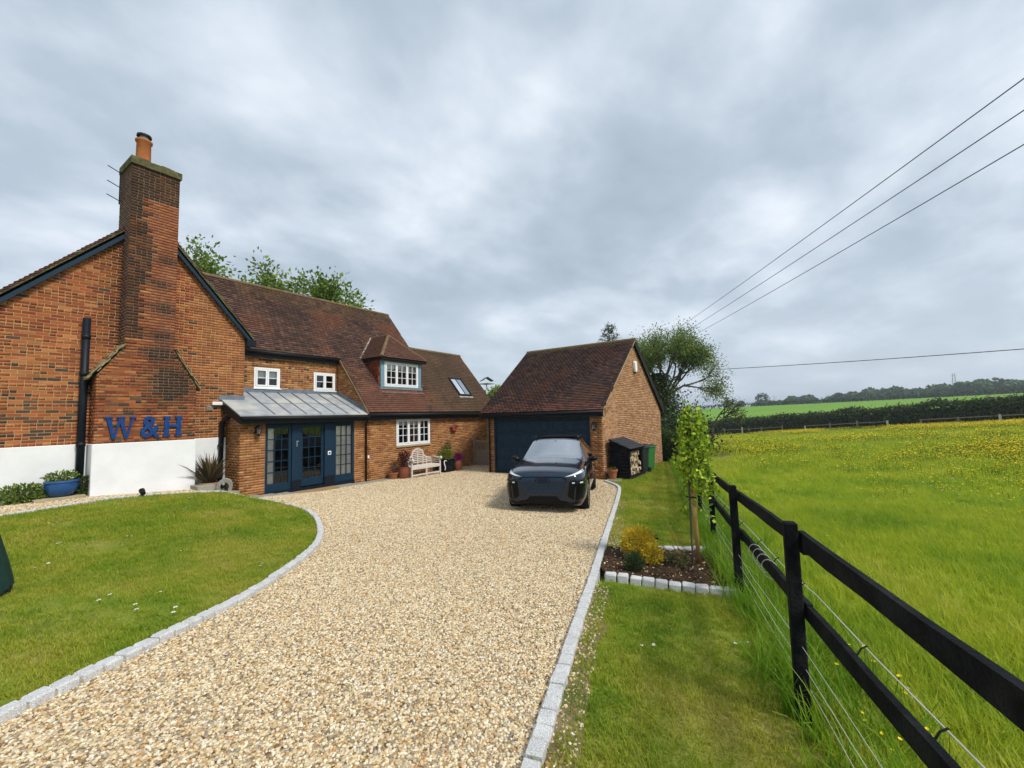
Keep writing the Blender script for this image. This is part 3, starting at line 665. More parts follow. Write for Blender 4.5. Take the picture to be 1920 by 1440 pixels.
PAL_G = [(.31, .082, .026), (.35, .105, .032), (.26, .064, .023), (.21, .050, .021), (.38, .135, .042), (.32, .092, .028), (.28, .076, .025), (.39, .155, .055)]
PAL_L = [(.40, .175, .058), (.35, .140, .044), (.30, .110, .036), (.43, .215, .080), (.26, .088, .030), (.38, .155, .05)]
PAL_R = [(.40, .18, .06), (.34, .13, .042), (.30, .105, .036), (.44, .22, .085), (.25, .08, .03)]
DARKS = [(.075, .045, .032), (.10, .055, .034), (.06, .045, .04), (.13, .07, .036)]
PB = Pool(); PT = Pool()

# ------------------------------------------------------------------ the house
HZ = -.1
house = empty('brick_house', (6.2, 14.45, HZ)); T(house, 'old red brick house with tall chimney, white plinth and brown tiled roofs', 'house')
YG, YC, YL, YR = 14.45, 13.95, 13.5, 15.2
XL, XR, AX, AZt = 1.16, 6.24, 3.81, 7.965           # gable wall ends and apex of its tiles
SLL, SLR = 1.065, 1.156
def gz(x): return (AZt-SLL*(AX-x) if x < AX else AZt-SLR*(x-AX))
BAND = 1.805
# gable wall (mortar body with white plinth below)
mb = MB(); mb.prism([(XL, BAND-.02), (XR, BAND-.02), (XR, gz(XR)-.12), (AX, AZt-.12), (XL, gz(XL)-.12)], (0, YG, 0), (1, 0, 0), (0, 0, 1), (0, .28, 0))
mb.bb(XL, XL+.28, YG+.281, 21.5, -.2, gz(XL)-.14); mb.bb(XR-.28, XR, YG+.281, 21.5, -.2, gz(XR)-.14)
gw = mb.build('gable_wall', M_mortar, house)
mb = MB(); mb.bb(XL-.02, XR-.44, YG-.035, YG+.2, -.2, BAND); mb.build('plinth', M_render, house, bevel=.012)
def gable_iv(z):
    a = XL+.01; b = XR-.005
    xl = AX-(AZt-.17-z)/SLL; xr = AX+(AZt-.17-z)/SLR
    a, b = max(a, xl), min(b, xr)
    if b-a < .05: return []
    hole = (2.80, 4.76) if z < 3.3 else ((2.80+(z-3.3)*.5, 4.84-(z-3.3)*.66) if z < 4.15 else (3.25, 4.27))
    hole = (hole[0]+.0, hole[1]-.0)
    r = []
    if a < hole[0]-.02: r.append((a, hole[0]))
    if b > hole[1]+.02: r.append((hole[1], b))
    return r
def gable_col(u, z, c, rg, ln):
    pd = .17*math.exp(-((z-2.9)/.6)**2)+.015+.10*math.exp(-((z-2.2)/.3)**2)
    if rg.random() < pd: return rg.choice(DARKS)
    w = math.exp(-((z-3.1)/.9)**2)*.5          # a yellower, lime-washed zone
    if u > 4.9: w = .75
    c = tuple(c[i]*(1-w*.35)+(.42, .20, .075)[i]*w*.35 for i in range(3))
    d = abs(u-3.2) if u < 3.3 else 9
    if z > 4.3 and d < .6: c = tuple(q*(.5+.5*d/.6) for q in c)   # darker towards the stack
    return c
lay_bricks(PB, gw, 'x', YG, BAND+.005, AZt, gable_iv, PAL_G, 3, colf=gable_col, hdr=.16, hrow=6)
# chimney stack
SX0, SX1, BX0, BX1, SHB, SHT = 3.25, 4.27, 2.765, 4.80, 3.26, 4.20
mb = MB()
mb.bb(BX0, BX1, YC, YG+.1, BAND-.02, SHB)
mb.prism([(BX0, SHB), (BX1, SHB), (SX1, SHT), (SX0, SHT), (BX0, 3.45)], (0, YC, 0), (1, 0, 0), (0, 0, 1), (0, .6, 0))
mb.bb(SX0, SX1, YC+.001, YG+.45, SHT-.02, 9.0)
ch = mb.build('chimney', M_mortar_d, house)
mb = MB(); mb.bb(BX0-.03, BX1+.03, YC-.035, YG-.04, -.2, BAND-.004); mb.build('plinth', M_render, house, bevel=.012)
def ch_iv(z):
    if z < SHB: return [(BX0, BX1)]
    if z < SHT: t = (z-SHB)/(SHT-SHB); t2 = max(0, (z-3.45)/(SHT-3.45)); return [(BX0+(SX0-BX0)*t2+(.02 if t2 else 0), BX1+(SX1-BX1)*t-.02)]
    return [(SX0, SX1)]
def ch_col(u, z, c, rg, ln):
    def bl(cx, cz, sx, sz): return math.exp(-((u-cx)/sx)**2-((z-cz)/sz)**2)
    soot = 1.5*bl(4.22, 3.30, .48, .48)+1.1*bl(3.95, 4.1, .40, .20)+1.0*bl(4.0, 4.55, .28, .15)+.95*bl(4.02, 5.3, .33, .18)+.9*bl(3.9, 5.95, .33, .14)+.85*bl(4.1, 6.6, .28, .15)
    if u < 3.62+.12*math.sin(z*2.1) and z > 4.4: soot += .74+.3*(rg.random()-.5)
    if z > 8.2: soot += .8
    if z > 7.6 and u < 3.8: soot += .3
    soot += rg.uniform(-.12, .12)
    if u > 3.62 and 4.2 < z < 8.3: c = tuple(c[i]*.45+(.33, .115, .058)[i]*.55 for i in range(3))
    if z < 3.0 and rg.random() < .14: c = rg.choice(DARKS)
    s_ = max(0, min(.9, soot)); return tuple(c[i]*(1-s_)+(.026, .021, .017)[i]*s_ for i in range(3))
lay_bricks(PB, ch, 'x', YC, BAND+.005, 9.0, ch_iv, PAL_G, 5, colf=ch_col, hdr=.14, hrow=5)
def chs_iv(z): return [(YC+.0, YG)] if z < SHB else ([] if z < SHT else [(YC, YG+.45)])
for z_, x_ in ((0, 0),):
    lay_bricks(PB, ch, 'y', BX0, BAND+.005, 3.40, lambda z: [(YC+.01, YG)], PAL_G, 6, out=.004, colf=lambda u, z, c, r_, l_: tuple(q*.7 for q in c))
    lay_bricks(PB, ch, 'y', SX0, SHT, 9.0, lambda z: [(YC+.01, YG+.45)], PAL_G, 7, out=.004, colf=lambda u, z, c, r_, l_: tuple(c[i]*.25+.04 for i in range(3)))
mb = MB()
for i in range(12):
    a, b = SX0-.035+(SX1-SX0+.07)*i/12, SX0-.035+(SX1-SX0+.07)*(i+1)/12
    mb.bb(a, b+.002, YC-.045+random.uniform(-.006, .006), YG+.49, 9.002, 9.19+random.uniform(-.010, .010)+.012*math.sin(i))
mb.build('cap', M_moss, ch)
# sloping shoulder copings of tile creasing
for s_, (xa, za, xb, zb) in ((0, (2.60, 3.34, 3.24, 4.235)), (1, (4.90, 3.17, 4.28, 4.235))):
    mb = MB(); n_ = 9
    for q in range(2):
        for i in range(n_):
            t0, t1 = i/n_, (i+1)/n_; p0 = Vector((xa+(xb-xa)*t0, 0, za+(zb-za)*t0+.025*q)); p1 = Vector((xa+(xb-xa)*t1, 0, za+(zb-za)*t1+.025*q))
            mb.bar((p0.x, YC+.22-.03*q+random.uniform(-.008, .008), p0.z), (p1.x, YC+.22-.03*q, p1.z+.0), .55, .02)
    mb.build('shoulder_coping', pmat('tile_creasing', (.30, .24, .13), .9, .15, var=.4, vscale=12, grain=.2) if s_ == 0 else bpy.data.materials['tile_creasing'], ch)
# chimney pot
mb = MB(); mb.lathe((3.58, 14.42, 9.15), [(.18, 0), (.165, .05), (.155, .72), (.185, .75), (.19, .80), (.15, .81)], 20); pot = mb.build('chimney_pot', M_pot, house, True)
mb = MB(); mb.lathe((3.58, 14.42, 9.94), [(.10, 0), (.10, .14)], 14); mb.build('flue_liner', M_steel, pot)
mb = MB(); mb.lathe((3.58, 14.42, 10.06), [(.02, .06), (.15, .02), (.165, .0), (.16, .05), (.02, .10)], 18); mb.build('cowl', M_black, pot)
# television aerial on the stack
aer = empty('tv_aerial', (3.05, 14.75, 8.1)); T(aer, 'thin metal aerial rods fixed to the side of the brick chimney stack', 'aerial')
mb = MB(); mb.tube([(3.19, 14.7, 8.1), (3.19, 14.7, 9.0)], .014, 6); mb.build('mast', M_black, aer)
for z_ in (8.97, 8.57, 8.20):
    mb = MB(); mb.tube([(3.23, 14.7, z_-.02), (2.92, 14.62, z_+.05)], .011, 6); mb.build('rod', M_black, aer)

# roof over the gable wing
mb = MB()
mb.prism([(.95, gz(.95)-.16), (AX, AZt-.16), (AX, AZt-.03), (.95, gz(.95)-.03)], (0, YG-.14, 0), (1, 0, 0), (0, 0, 1), (0, 7.4, 0))
mb.prism([(AX, AZt-.16), (6.42, gz(6.42)-.16), (6.42, gz(6.42)-.03), (AX, AZt-.03)], (0, YG-.14, 0), (1, 0, 0), (0, 0, 1), (0, 7.4, 0))
gr = mb.build('gable_roof', M_under, house)
def tcol(u, s, rg):
    p = [(.135, .048, .028), (.10, .040, .030), (.165, .060, .032), (.085, .038, .032), (.12, .052, .040), (.19, .075, .036)]
    c = rg.choice(p); f = rg.uniform(.8, 1.2); return tuple(q*f for q in c)
for (dx, sl, smx) in ((-1, SLL, 4.19), (1, SLR, 3.99)):
    es = Vector((-dx, 0, sl)).normalized(); eu = Vector((0, dx, 0)); xe = AX+dx*smx*Vector((1, 0, sl)).normalized().x
    # only the verge course and the eave courses of these slopes can be seen, but all are laid
    lay_tiles(PT, gr, (xe, YG-.16 if dx > 0 else YG-.16, gz(xe)-.03), eu, es, smx, (lambda s: [(0, 7.2)]) if dx > 0 else (lambda s: [(-7.2, 0)]), lambda u, s, rg: tuple(q*.8 for q in tcol(u, s, rg)) if rg.random() > .3 else (.17, .15, .08), 9+dx)
# barge boards with mortar verge
for dx, xe, sl in ((-1, .92, SLL), (1, 6.44, SLR)):
    mb = MB(); zt = AZt-.075
    ze = zt-sl*abs(xe-AX)
    mb.prism([(AX, zt-.215), (AX, zt), (xe, ze), (xe, ze-.215)] if dx > 0 else [(xe, ze-.215), (xe, ze), (AX, zt), (AX, zt-.215)], (0, YG-.14, 0), (1, 0, 0), (0, 0, 1), (0, .035, 0))
    bbd = mb.build('barge_board', M_navy, house, bevel=.004)
    mb = MB(); n_ = 26
    for i in range(n_):
        t0, t1 = i/n_, (i+1)/n_; mb.bar((AX+(xe-AX)*t0, YG-.10, AZt-.055-sl*abs(xe-AX)*t0), (AX+(xe-AX)*t1, YG-.10, AZt-.055-sl*abs(xe-AX)*t1), .10+random.uniform(-.012, .012), .035, up=(0, 0, 1))
    mb.build('verge_mortar', M_moss, house)
mb = MB(); mb.bb(6.24, 6.52, YG-.16, YG+.0, gz(6.42)-.33, gz(6.42)-.13); mb.build('barge_foot', M_navy_d, house, bevel=.01)
mb = MB(); mb.bb(.85, 1.16, YG-.16, YG+.0, gz(.95)-.33, gz(.95)-.13); mb.build('barge_foot', M_navy_d, house, bevel=.01)

# main range: front slope of roof
RS = 1.203; RA = math.atan(RS); CS, SN = math.cos(RA), math.sin(RA)
Y0, Z0 = 13.2, 2.49
def rz(y): return Z0+RS*(y-Y0)
YRID, YLOW, YUP = 17.43, 15.85, 15.0
XA, XM, XE = 9.95, 14.29, 17.97
mb = MB()
def slab(poly, drop=.02, th=.10):
    """poly of (x,y) on the front slope"""
    A = [(x, y, rz(y)-drop) for x, y in poly]; B = [(x, y, z-th) for x, y, z in A]; n_ = len(A)
    mb.add(A+B, [tuple(range(n_)), tuple(range(2*n_-1, n_-1, -1))]+[(i, (i+1) % n_, n_+(i+1) % n_, n_+i) for i in range(n_)])
def valx(y): return AX+(AZt-rz(y))/SLR
slab([(valx(YUP), YUP), (XA, YUP), (XA, Y0), (XE, Y0), (XE, YLOW), (XM, YLOW), (XM, YRID), (valx(YRID), YRID)])
# rear slopes
mb.prism([(YRID, rz(YRID)-.02), (YRID, rz(YRID)-.12), (YRID+2.6, rz(YRID)-3.25), (YRID+2.6, rz(YRID)-3.15)], (4.2, 0, 0), (0, 1, 0), (0, 0, 1), (XM-4.2, 0, 0))
mb.prism([(YLOW, rz(YLOW)-.02), (YLOW, rz(YLOW)-.12), (YLOW+2.6, rz(YLOW)-3.25), (YLOW+2.6, rz(YLOW)-3.15)], (XM, 0, 0), (0, 1, 0), (0, 0, 1), (XE-XM, 0, 0))
mr_ = mb.build('main_roof', M_under, house)
DX0, DX1, DYF = 11.12, 13.30, 14.0         # dormer
def roof_iv(s):
    y = Y0+s*CS; iv = []
    if y < YUP: iv = [(XA, XE)]
    elif y < YLOW: iv = [(valx(y), XE)]
    elif y < YRID: iv = [(valx(y), XM)]
    out = []
    for a, b in iv:
        cuts = []
        if 14.03 < y < 15.95:
            h = max(.05, min(1, (16.0-y)/1.0)); w_ = 1.08 if y < 15.0 else 1.2*(16.05-y)/1.05
            cuts.append((12.21-w_, 12.21+w_))
        if 13.86 < y < 14.58: cuts.append((15.68, 16.55))
        for c0, c1 in sorted(cuts):
            if c0 > a: out.append((a, min(c0, b)))
            a = max(a, c1)
        if a < b: out.append((a, b))
    return out
def main_col(u, s, rg):
    y = Y0+s*CS; p = [(.104, .055, .040), (.078, .044, .036), (.142, .076, .050), (.062, .038, .034), (.092, .053, .043), (.13, .069, .048), (.084, .047, .039)]
    c = rg.choice(p); f = rg.uniform(.8, 1.22); n_ = noise.noise(Vector((u*.55, s*.55, 3.3))); m_ = noise.noise(Vector((u*.9, s*1.5, 8.8)))
    c = tuple(q*f for q in c)
    def mixc(c, d, w): return tuple(c[i]*(1-w)+d[i]*w for i in range(3))
    if n_ > .12 and y < 16.8: c = mixc(c, (.20, .075, .037), min(.5, (n_-.05)*1.4))
    if n_ < -.18: c = mixc(c, (.062, .036, .030), .45)
    if y > 16.7 and u > 7: c = mixc(c, (.17, .105, .035), .35*(y-16.7)/.7+.25*m_)
    if u > 13.6 and y < 15.8: c = mixc(c, (.115, .075, .040), .55)      # duller weathered stretch
    if 13.0 < u < 14.4 and y < 14.0: c = mixc(c, (.26, .11, .045), max(0, .6-abs(u-13.6))*rg.uniform(.2, 1))
    if u < 13 and y < 14.2: c = mixc(c, (.20, .085, .052), .4)
    return c
lay_tiles(PT, mr_, (0, Y0, rz(Y0)-.02), (1, 0, 0), (0, CS, SN), (YRID-Y0)/CS, roof_iv, main_col, 15)
def ridge(parent, p0, p1, r_=.12, l_=.42, drop=.03):
    p0, p1 = Vector(p0), Vector(p1); n_ = max(1, round((p1-p0).length/l_)); d = (p1-p0)/n_
    for i in range(n_):
        a, b = p0+d*i, p0+d*(i+.985); mb = MB(); u = d.normalized(); s_ = u.cross(Vector((0, 0, 1))).normalized(); up = s_.cross(u)
        V_ = []; k_ = 7
        for q in (a, b):
            for j in range(k_+1): t = PI*j/k_; V_.append(q-up*drop+s_*math.cos(t)*r_+up*math.sin(t)*r_*.9+Vector((0, 0, random.uniform(-.003, .003))))
        mb.add(V_, [(j, j+1, k_+2+j, k_+1+j) for j in range(k_)]+[tuple(range(k_, -1, -1)), tuple(range(k_+1, 2*k_+2))]); mb.build('ridge_tile', M_ridge, parent, False)
ridge(mr_, (valx(YRID)+.1, YRID, rz(YRID)-.03), (XM, YRID, rz(YRID)-.03))
ridge(mr_, (XM, YLOW, rz(YLOW)-.03), (XE, YLOW, rz(YLOW)-.03))
ridge(gr, (AX, YG-.1, AZt-.04), (AX, 21, AZt-.04))
# right-hand end walls of the two ranges
mb = MB(); mb.prism([(YUP, 3), (YRID+2, 3), (YRID+2, rz(YRID)-2.6), (YRID, rz(YRID)-.14), (YUP, rz(YUP)-.1)], (XM-.3, 0, 0), (0, 1, 0), (0, 0, 1), (.25, 0, 0)); mb.build('end_wall', M_mortar, house)
mb = MB(); mb.prism([(YL+.3, -.2), (YLOW+2.2, -.2), (YLOW+2.2, rz(YLOW)-2.8), (YLOW, rz(YLOW)-.14), (YL+.3, rz(YL+.3)-.14)], (XE-.35, 0, 0), (0, 1, 0), (0, 0, 1), (.25, 0, 0)); mb.build('end_wall', M_mortar, house)

def wall_cells(name, parent, a0, a1, z0, z1, y, holes, th=.26, mat=M_mortar):
    xs = sorted({a0, a1, *[h[0] for h in holes], *[h[1] for h in holes]}); zs = sorted({z0, z1, *[h[2] for h in holes], *[h[3] for h in holes]}); mb = MB()
    for xa, xb in zip(xs[:-1], xs[1:]):
        for za, zb in zip(zs[:-1], zs[1:]):
            if any(h[0] <= xa+1e-6 and xb <= h[1]+1e-6 and h[2] <= za+1e-6 and zb <= h[3]+1e-6 for h in holes): continue
            mb.bb(xa, xb, y, y+th, za, zb)
    return mb.build(name, mat, parent)
def hole_iv(a0, a1, holes):
    def f(z):
        iv = [(a0, a1)]
        for h in sorted(holes):
            if h[2] < z < h[3]:
                o_ = []
                for a, b in iv:
                    if h[0] > a: o_.append((a, min(b, h[0])))
                    if h[1] < b: o_.append((max(a, h[1]), b))
                iv = [q for q in o_ if q[1]-q[0] > .02]
        return iv
    return f
def room(parent, x0, x1, z0, z1, y, d=.7):
    mb = MB(); mb.bb(x0-.1, x1+.1, y+d, y+d+.02, z0-.1, z1+.1); mb.bb(x0-.12, x0-.1, y, y+d, z0-.1, z1+.1); mb.bb(x1+.1, x1+.12, y, y+d, z0-.1, z1+.1); mb.bb(x0-.1, x1+.1, y, y+d, z0-.12, z0-.1); mb.bb(x0-.1, x1+.1, y, y+d, z1+.1, z1+.12)
    mb.build('room_interior', M_dark, parent)
ME_pane = {}
def pane(parent, x0, x1, z0, z1, y, mat=None, name='pane'):
    mat = mat or M_glass
    if mat.name not in ME_pane: ME_pane[mat.name] = unit_cube('pane', mat)
    o = link(name, ME_pane[mat.name], parent); o.location = Vector(((x0+x1)/2, y, (z0+z1)/2))-worg(parent); o.scale = (x1-x0, .005, z1-z0); return o
def window(x0, x1, z0, z1, y, lights, cols, rows, fr=.055, st=.048, bar=.02, label=None, blind=0):
    """white casement window in the plane y; one frame mesh with a child for each pane"""
    mb = MB(); F_ = y-.012; D = .07
    mb.bb(x0, x1, F_, F_+D, z1-fr, z1); mb.bb(x0, x1, F_, F_+D, z0, z0+fr); mb.bb(x0, x0+fr, F_, F_+D, z0+fr, z1-fr); mb.bb(x1-fr, x1, F_, F_+D, z0+fr, z1-fr)
    lw = (x1-x0-2*fr)/lights; panes = []
    for i in range(lights):
        a, b = x0+fr+lw*i+.006, x0+fr+lw*(i+1)-.006; c, d = z0+fr+.006, z1-fr-.006; G_ = F_-.012
        if i: mb.bb(a-.012, a, F_+.004, F_+D, z0+fr, z1-fr)
        mb.bb(a, b, G_, F_+.05, d-st, d); mb.bb(a, b, G_, F_+.05, c, c+st); mb.bb(a, a+st, G_, F_+.05, c+st, d-st); mb.bb(b-st, b, G_, F_+.05, c+st, d-st)
        ia, ib, ic, id_ = a+st, b-st, c+st, d-st; pw, ph = (ib-ia)/cols, (id_-ic)/rows
        for q in range(1, cols): mb.bb(ia+pw*q-bar/2, ia+pw*q+bar/2, G_+.006, F_+.03, ic, id_)
        for q in range(1, rows): mb.bb(ia, ib, G_+.008, F_+.028, ic+ph*q-bar/2, ic+ph*q+bar/2)
        for q in range(cols):
            for w_ in range(rows): panes.append((ia+pw*q, ia+pw*(q+1), ic+ph*w_, ic+ph*(w_+1)))
    o = mb.build('window', M_white, house, bevel=.003)
    for p in panes: pane(o, *p, F_+.022)
    if blind:
        mb = MB(); mb.bb(x0+fr, x1-fr, F_+.10, F_+.105, z1-fr-blind*(z1-z0), z1-fr); mb.build('blind', M_blind, o)
    room(house, x0, x1, z0, z1, y+.12)
    if label: o['label'] = label
    return o
# recessed upper wall with the two small windows
W1 = (6.87, 7.73, 3.386, 4.085); W2 = (8.985, 9.87, 3.37, 4.055)
rec = wall_cells('recessed_wall', house, XR-.2, XA+.24, 2.3, 4.70, YR, [W1, W2])
lay_bricks(PB, rec, 'x', YR, 2.9, 4.66, hole_iv(XR, XA+.02, [W1, W2]), PAL_R, 21, hdr=.2, hrow=3, colf=lambda u, z, c, rg, ln: rg.choice(DARKS) if rg.random() < .08 else c)
window(*W1[:2], *W1[2:], YR, 2, 1, 2, blind=.45); window(*W2[:2], *W2[2:], YR, 2, 1, 2)
for w_ in (W1, W2): mb = MB(); mb.bb(w_[0]-.03, w_[1]+.03, YR-.06, YR+.05, w_[2]-.035, w_[2]-.002); mb.build('window_sill', M_white, rec)
# return wall at the step in the roof, facing the gable
mb = MB(); mb.prism([(YL, -.2), (YR+.2, -.2), (YR+.2, rz(YR)-.16), (YL, rz(YL)-.16)], (XA+.02, 0, 0), (0, 1, 0), (0, 0, 1), (.22, 0, 0)); ret = mb.build('return_wall', M_mortar, house)
lay_bricks(PB, ret, 'y', XA+.02, 2.4, 4.8, lambda z: [(Y0+(z+.12-Z0)/RS+.03, YR)] if Y0+(z+.12-Z0)/RS+.03 < YR-.05 else [], PAL_R, 23)
mb = MB(); mb.bar((XA-.03, Y0-.02, rz(Y0)-.06), (XA-.03, YUP+.1, rz(YUP+.1)-.05), .05, .05); mb.build('verge_undercloak', M_ridge, house)
# front wall of the long range
LW = (11.47, 13.31, 1.155, 2.22)
lw_ = wall_cells('front_wall', house, XA+.03, XE-.1, -.25, 2.36, YL, [LW])
lay_bricks(PB, lw_, 'x', YL, -.18, 2.34, hole_iv(XA+.02, 17.3, [(LW[0], LW[1], LW[2]-.06, LW[3])]), PAL_L, 25, hdr=.04)
window(*LW[:2], *LW[2:], YL, 3, 2, 3, blind=.2)
mb = MB(); mb.bb(LW[0]-.03, LW[1]+.03, YL-.05, YL+.03, LW[2]-.075, LW[2]-.003); mb.build('window_sill', M_stone, lw_, bevel=.006)
# fascias and gutters
def gutter(parent, p0, p1, drop=.0, r_=.055):
    mb = MB(); mb.tube([p0, p1], r_, 10); mb.build('gutter', M_black, parent, True)
mb = MB(); mb.bb(XA-.02, XE, Y0+.10, Y0+.13, 2.20, 2.40); mb.build('fascia', M_black, house); gutter(house, (XA-.03, Y0+.02, 2.40), (XE, Y0+.02, 2.385), r_=.06)
mb = MB(); mb.bb(XR+.02, XA+.02, YUP+.07, YUP+.10, 4.42, 4.62); mb.build('fascia', M_black, house); gutter(house, (XR+.05, YUP-.0, 4.60), (XA+.0, YUP-.0, 4.585))
def downpipe(parent, pts, r_=.034):
    mb = MB(); mb.tube(pts, r_, 10)
    o = mb.build('downpipe', M_black, parent, True)
    mb = MB(); z_ = pts[-1][2]+.35
    while z_ < pts[0][2]-.3 and len(pts) > 1:
        mb.lathe((pts[-1][0], pts[-1][1], z_), [(r_+.012, 0), (r_+.012, .06)], 10); z_ += .9
    mb.build('pipe_clip', M_black, o)
downpipe(house, [(6.42, YUP, 4.55), (6.42, YUP+.02, 4.45), (6.36, YR-.08, 4.2), (6.36, YR-.08, 3.15)])
# dormer
ED, DZ, RYZ, DXC = 4.74, 4.66, 5.87, 12.22
mb = MB(); mb.bb(DX0, DX1, DYF, DYF+.06, 3.42, 4.66); fr_ = None
DW = (11.30, 13.12, 3.56, 4.57)
dfw = wall_cells('dormer_front', house, DX0, DX1, 3.40, 4.66, DYF, [DW], .06, M_bluegrey)
window(*DW, DYF, 3, 2, 3, blind=.25)
mb = MB(); mb.bb(DX0-.02, DX1+.02, DYF-.05, DYF-.004, 3.50, 3.555); mb.build('window_sill', M_bluegrey, dfw)
mb = MB(); mb.bb(DX0-.06, DX1+.04, DYF-.14, DYF+.10, rz(DYF-.14)+.03, rz(DYF-.14)+.05)
mb.bb(DX0-.05, DX1+.05, DYF-.03, DYF-.006, 3.36, 3.50); mb.build('lead_apron', M_lead, dfw)
for x_, s_ in ((DX0, -1), (DX1, 1)):
    mb = MB(); yb = Y0+(4.66-Z0)/RS
    mb.prism([(DYF+.06, rz(DYF+.06)-.05), (yb, 4.66-.05), (yb, 4.66), (DYF+.06, 4.66)], (x_-(.0 if s_ < 0 else .08), 0, 0), (0, 1, 0), (0, 0, 1), (.08, 0, 0)); ck = mb.build('dormer_cheek', M_mortar_d, house)
    if s_ < 0:
        rgc = lambda u, s, rg: tuple(q*rg.uniform(.8, 1.2) for q in rg.choice([(.26, .062, .028), (.20, .048, .024), (.30, .085, .036)]))
        lay_tiles(PT, ck, (x_-.0, 0, 3.45), (0, -1, 0), (0, 0, 1), 1.2, lambda s: [(-(Y0+(3.45+s-Z0)/RS), -(DYF+.07))] if Y0+(3.45+s-Z0)/RS > DYF+.1 else [], rgc, 31, w=.165, gauge=.115)
# dormer roof: hipped, ridge running back into the main slope
EX0, EX1, EYF = 10.99, 13.47, 13.80; AY = 14.88
ez = 4.72; yb_e = Y0+(ez-Z0)/RS; yb_r = Y0+(RYZ-Z0)/RS
A_ = Vector((DXC, AY, RYZ)); Bk = Vector((DXC, yb_r, RYZ)); FL_, FR_ = Vector((EX0, EYF, ez)), Vector((EX1, EYF, ez)); BL_, BR_ = Vector((EX0, yb_e, ez)), Vector((EX1, yb_e, ez))
mb = MB(); dn = Vector((0, 0, -.07)); tp = [FL_, FR_, BR_, Bk, A_, BL_]; mb.add([p+Vector((0, 0, -.015)) for p in tp]+[p+dn for p in tp], [(0, 1, 4), (1, 2, 3, 4), (0, 4, 3, 5), (6, 10, 7), (7, 10, 9, 8), (6, 11, 9, 10), (0, 6, 7, 1), (1, 7, 8, 2), (0, 5, 11, 6)])
dr = mb.build('dormer_roof', M_under, house)
mb = MB(); mb.bb(EX0+.03, EX1-.03, EYF+.02, EYF+.05, ez-.10, ez-.02); mb.bb(EX0+.03, EX0+.06, EYF+.05, yb_e, ez-.10, ez-.02); mb.bb(EX1-.06, EX1-.03, EYF+.05, yb_e, ez-.10, ez-.02); mb.bb(EX0+.06, EX1-.06, EYF+.05, yb_e, ez-.09, ez-.075); mb.build('dormer_soffit', M_navy_d, house)
fs = A_-Vector((DXC, EYF, ez)); fl_ = fs.length
lay_tiles(PT, dr, (0, EYF-.02, ez-.015), (1, 0, 0), fs, fl_, lambda s: [(EX0+(DXC-EX0)*s/fl_, EX1+(DXC-EX1)*s/fl_)], lambda u, s, rg: tuple(q*.95 for q in main_col(9, .9, rg)), 35, gauge=.095)
ls = A_-Vector((EX0, AY, ez)); ll = ls.length
def dl_iv(s): t = s/ll; return [(-(yb_e+(yb_r-yb_e)*t), -(EYF+(AY-EYF)*t))]
lay_tiles(PT, dr, (EX0-.02, 0, ez-.015), (0, -1, 0), ls, ll, dl_iv, lambda u, s, rg: tuple(q*1.1 for q in main_col(9, .9, rg)), 36, gauge=.095)
rs_ = A_-Vector((EX1, AY, ez))
lay_tiles(PT, dr, (EX1+.02, 0, ez-.015), (0, 1, 0), rs_, ll, lambda s: [(EYF+(AY-EYF)*s/ll, yb_e+(yb_r-yb_e)*s/ll)], lambda u, s, rg: main_col(9, .9, rg), 37, gauge=.095)
ridge(dr, FL_+Vector((.03, .03, .03)), A_, .075, .32, .01); ridge(dr, FR_+Vector((-.03, .03, .03)), A_, .075, .32, .01); ridge(dr, A_, Bk, .08, .36, .0)
# valley leads
mb = MB(); mb.bar(BL_+Vector((-.05, .02, .05)), Bk+Vector((-.03, .0, .05)), .07, .01, up=(0, -.77, .64)); mb.build('valley_lead', M_lead, dr)
# roof light
mb = MB(); es_ = Vector((0, CS, SN)); en_ = Vector((0, -SN, CS))
def rp_(x, y, h): p = Vector((x, y, rz(y))); return p+en_*h
ya, yb = 13.86, 14.58
for a, b in (((15.68, ya), (16.55, ya)), ((15.68, yb), (16.55, yb)), ((15.68, ya), (15.68, yb)), ((16.55, ya), (16.55, yb)), ((16.115, ya), (16.115, yb))):
    mid = a[0] == b[0] == 16.115; mb.bar(rp_(*a, .05), rp_(*b, .05), .03 if mid else .07, .08 if not mid else .05, up=en_)
sk = mb.build('roof_light', M_black, house)
for xa, xb in ((15.71, 16.10), (16.13, 16.52)):
    mb = MB(); mb.add([rp_(xa, ya, .06), rp_(xb, ya, .06), rp_(xb, yb, .06), rp_(xa, yb, .06)], [(0, 1, 2, 3)]); mb.build('pane', M_glass_sky, sk)
mb = MB(); mb.bar(rp_(15.62, ya-.07, .03), rp_(16.6, ya-.07, .03), .14, .012, up=en_); mb.build('lead_apron', M_lead, sk)

# ------------------------------------------------------------------ porch
PX0, PX1, DB, DT = 5.76, XA+.02, .10, 2.125
pcor = wall_cells('porch_wall', house, PX0, 6.46, -.2, 2.26, YL, [], .25); lay_bricks(PB, pcor, 'x', YL, .0, 2.24, lambda z: [(PX0, 6.455)], PAL_L, 41, hdr=.05)
lay_bricks(PB, pcor, 'y', PX0, .0, 2.6, lambda z: [(YL+.012, YG-.02)] if z < 2.2 else ([(YL+(z-2.15)/.405+.1, YG-.02)] if YL+(z-2.15)/.405+.1 < YG-.1 else []), PAL_L, 42, out=.004, colf=lambda u, z, c, rg, l_: tuple(q*.85 for q in c))  # side bricks coloured darker than the front: shade put into the palette
mb = MB(); mb.prism([(YL+.251, -.2), (YG+.0, -.2), (YG+.0, 2.6), (YL+.251, 2.26)], (PX0, 0, 0), (0, 1, 0), (0, 0, 1), (.25, 0, 0)); mb.build('porch_side', M_mortar, house)
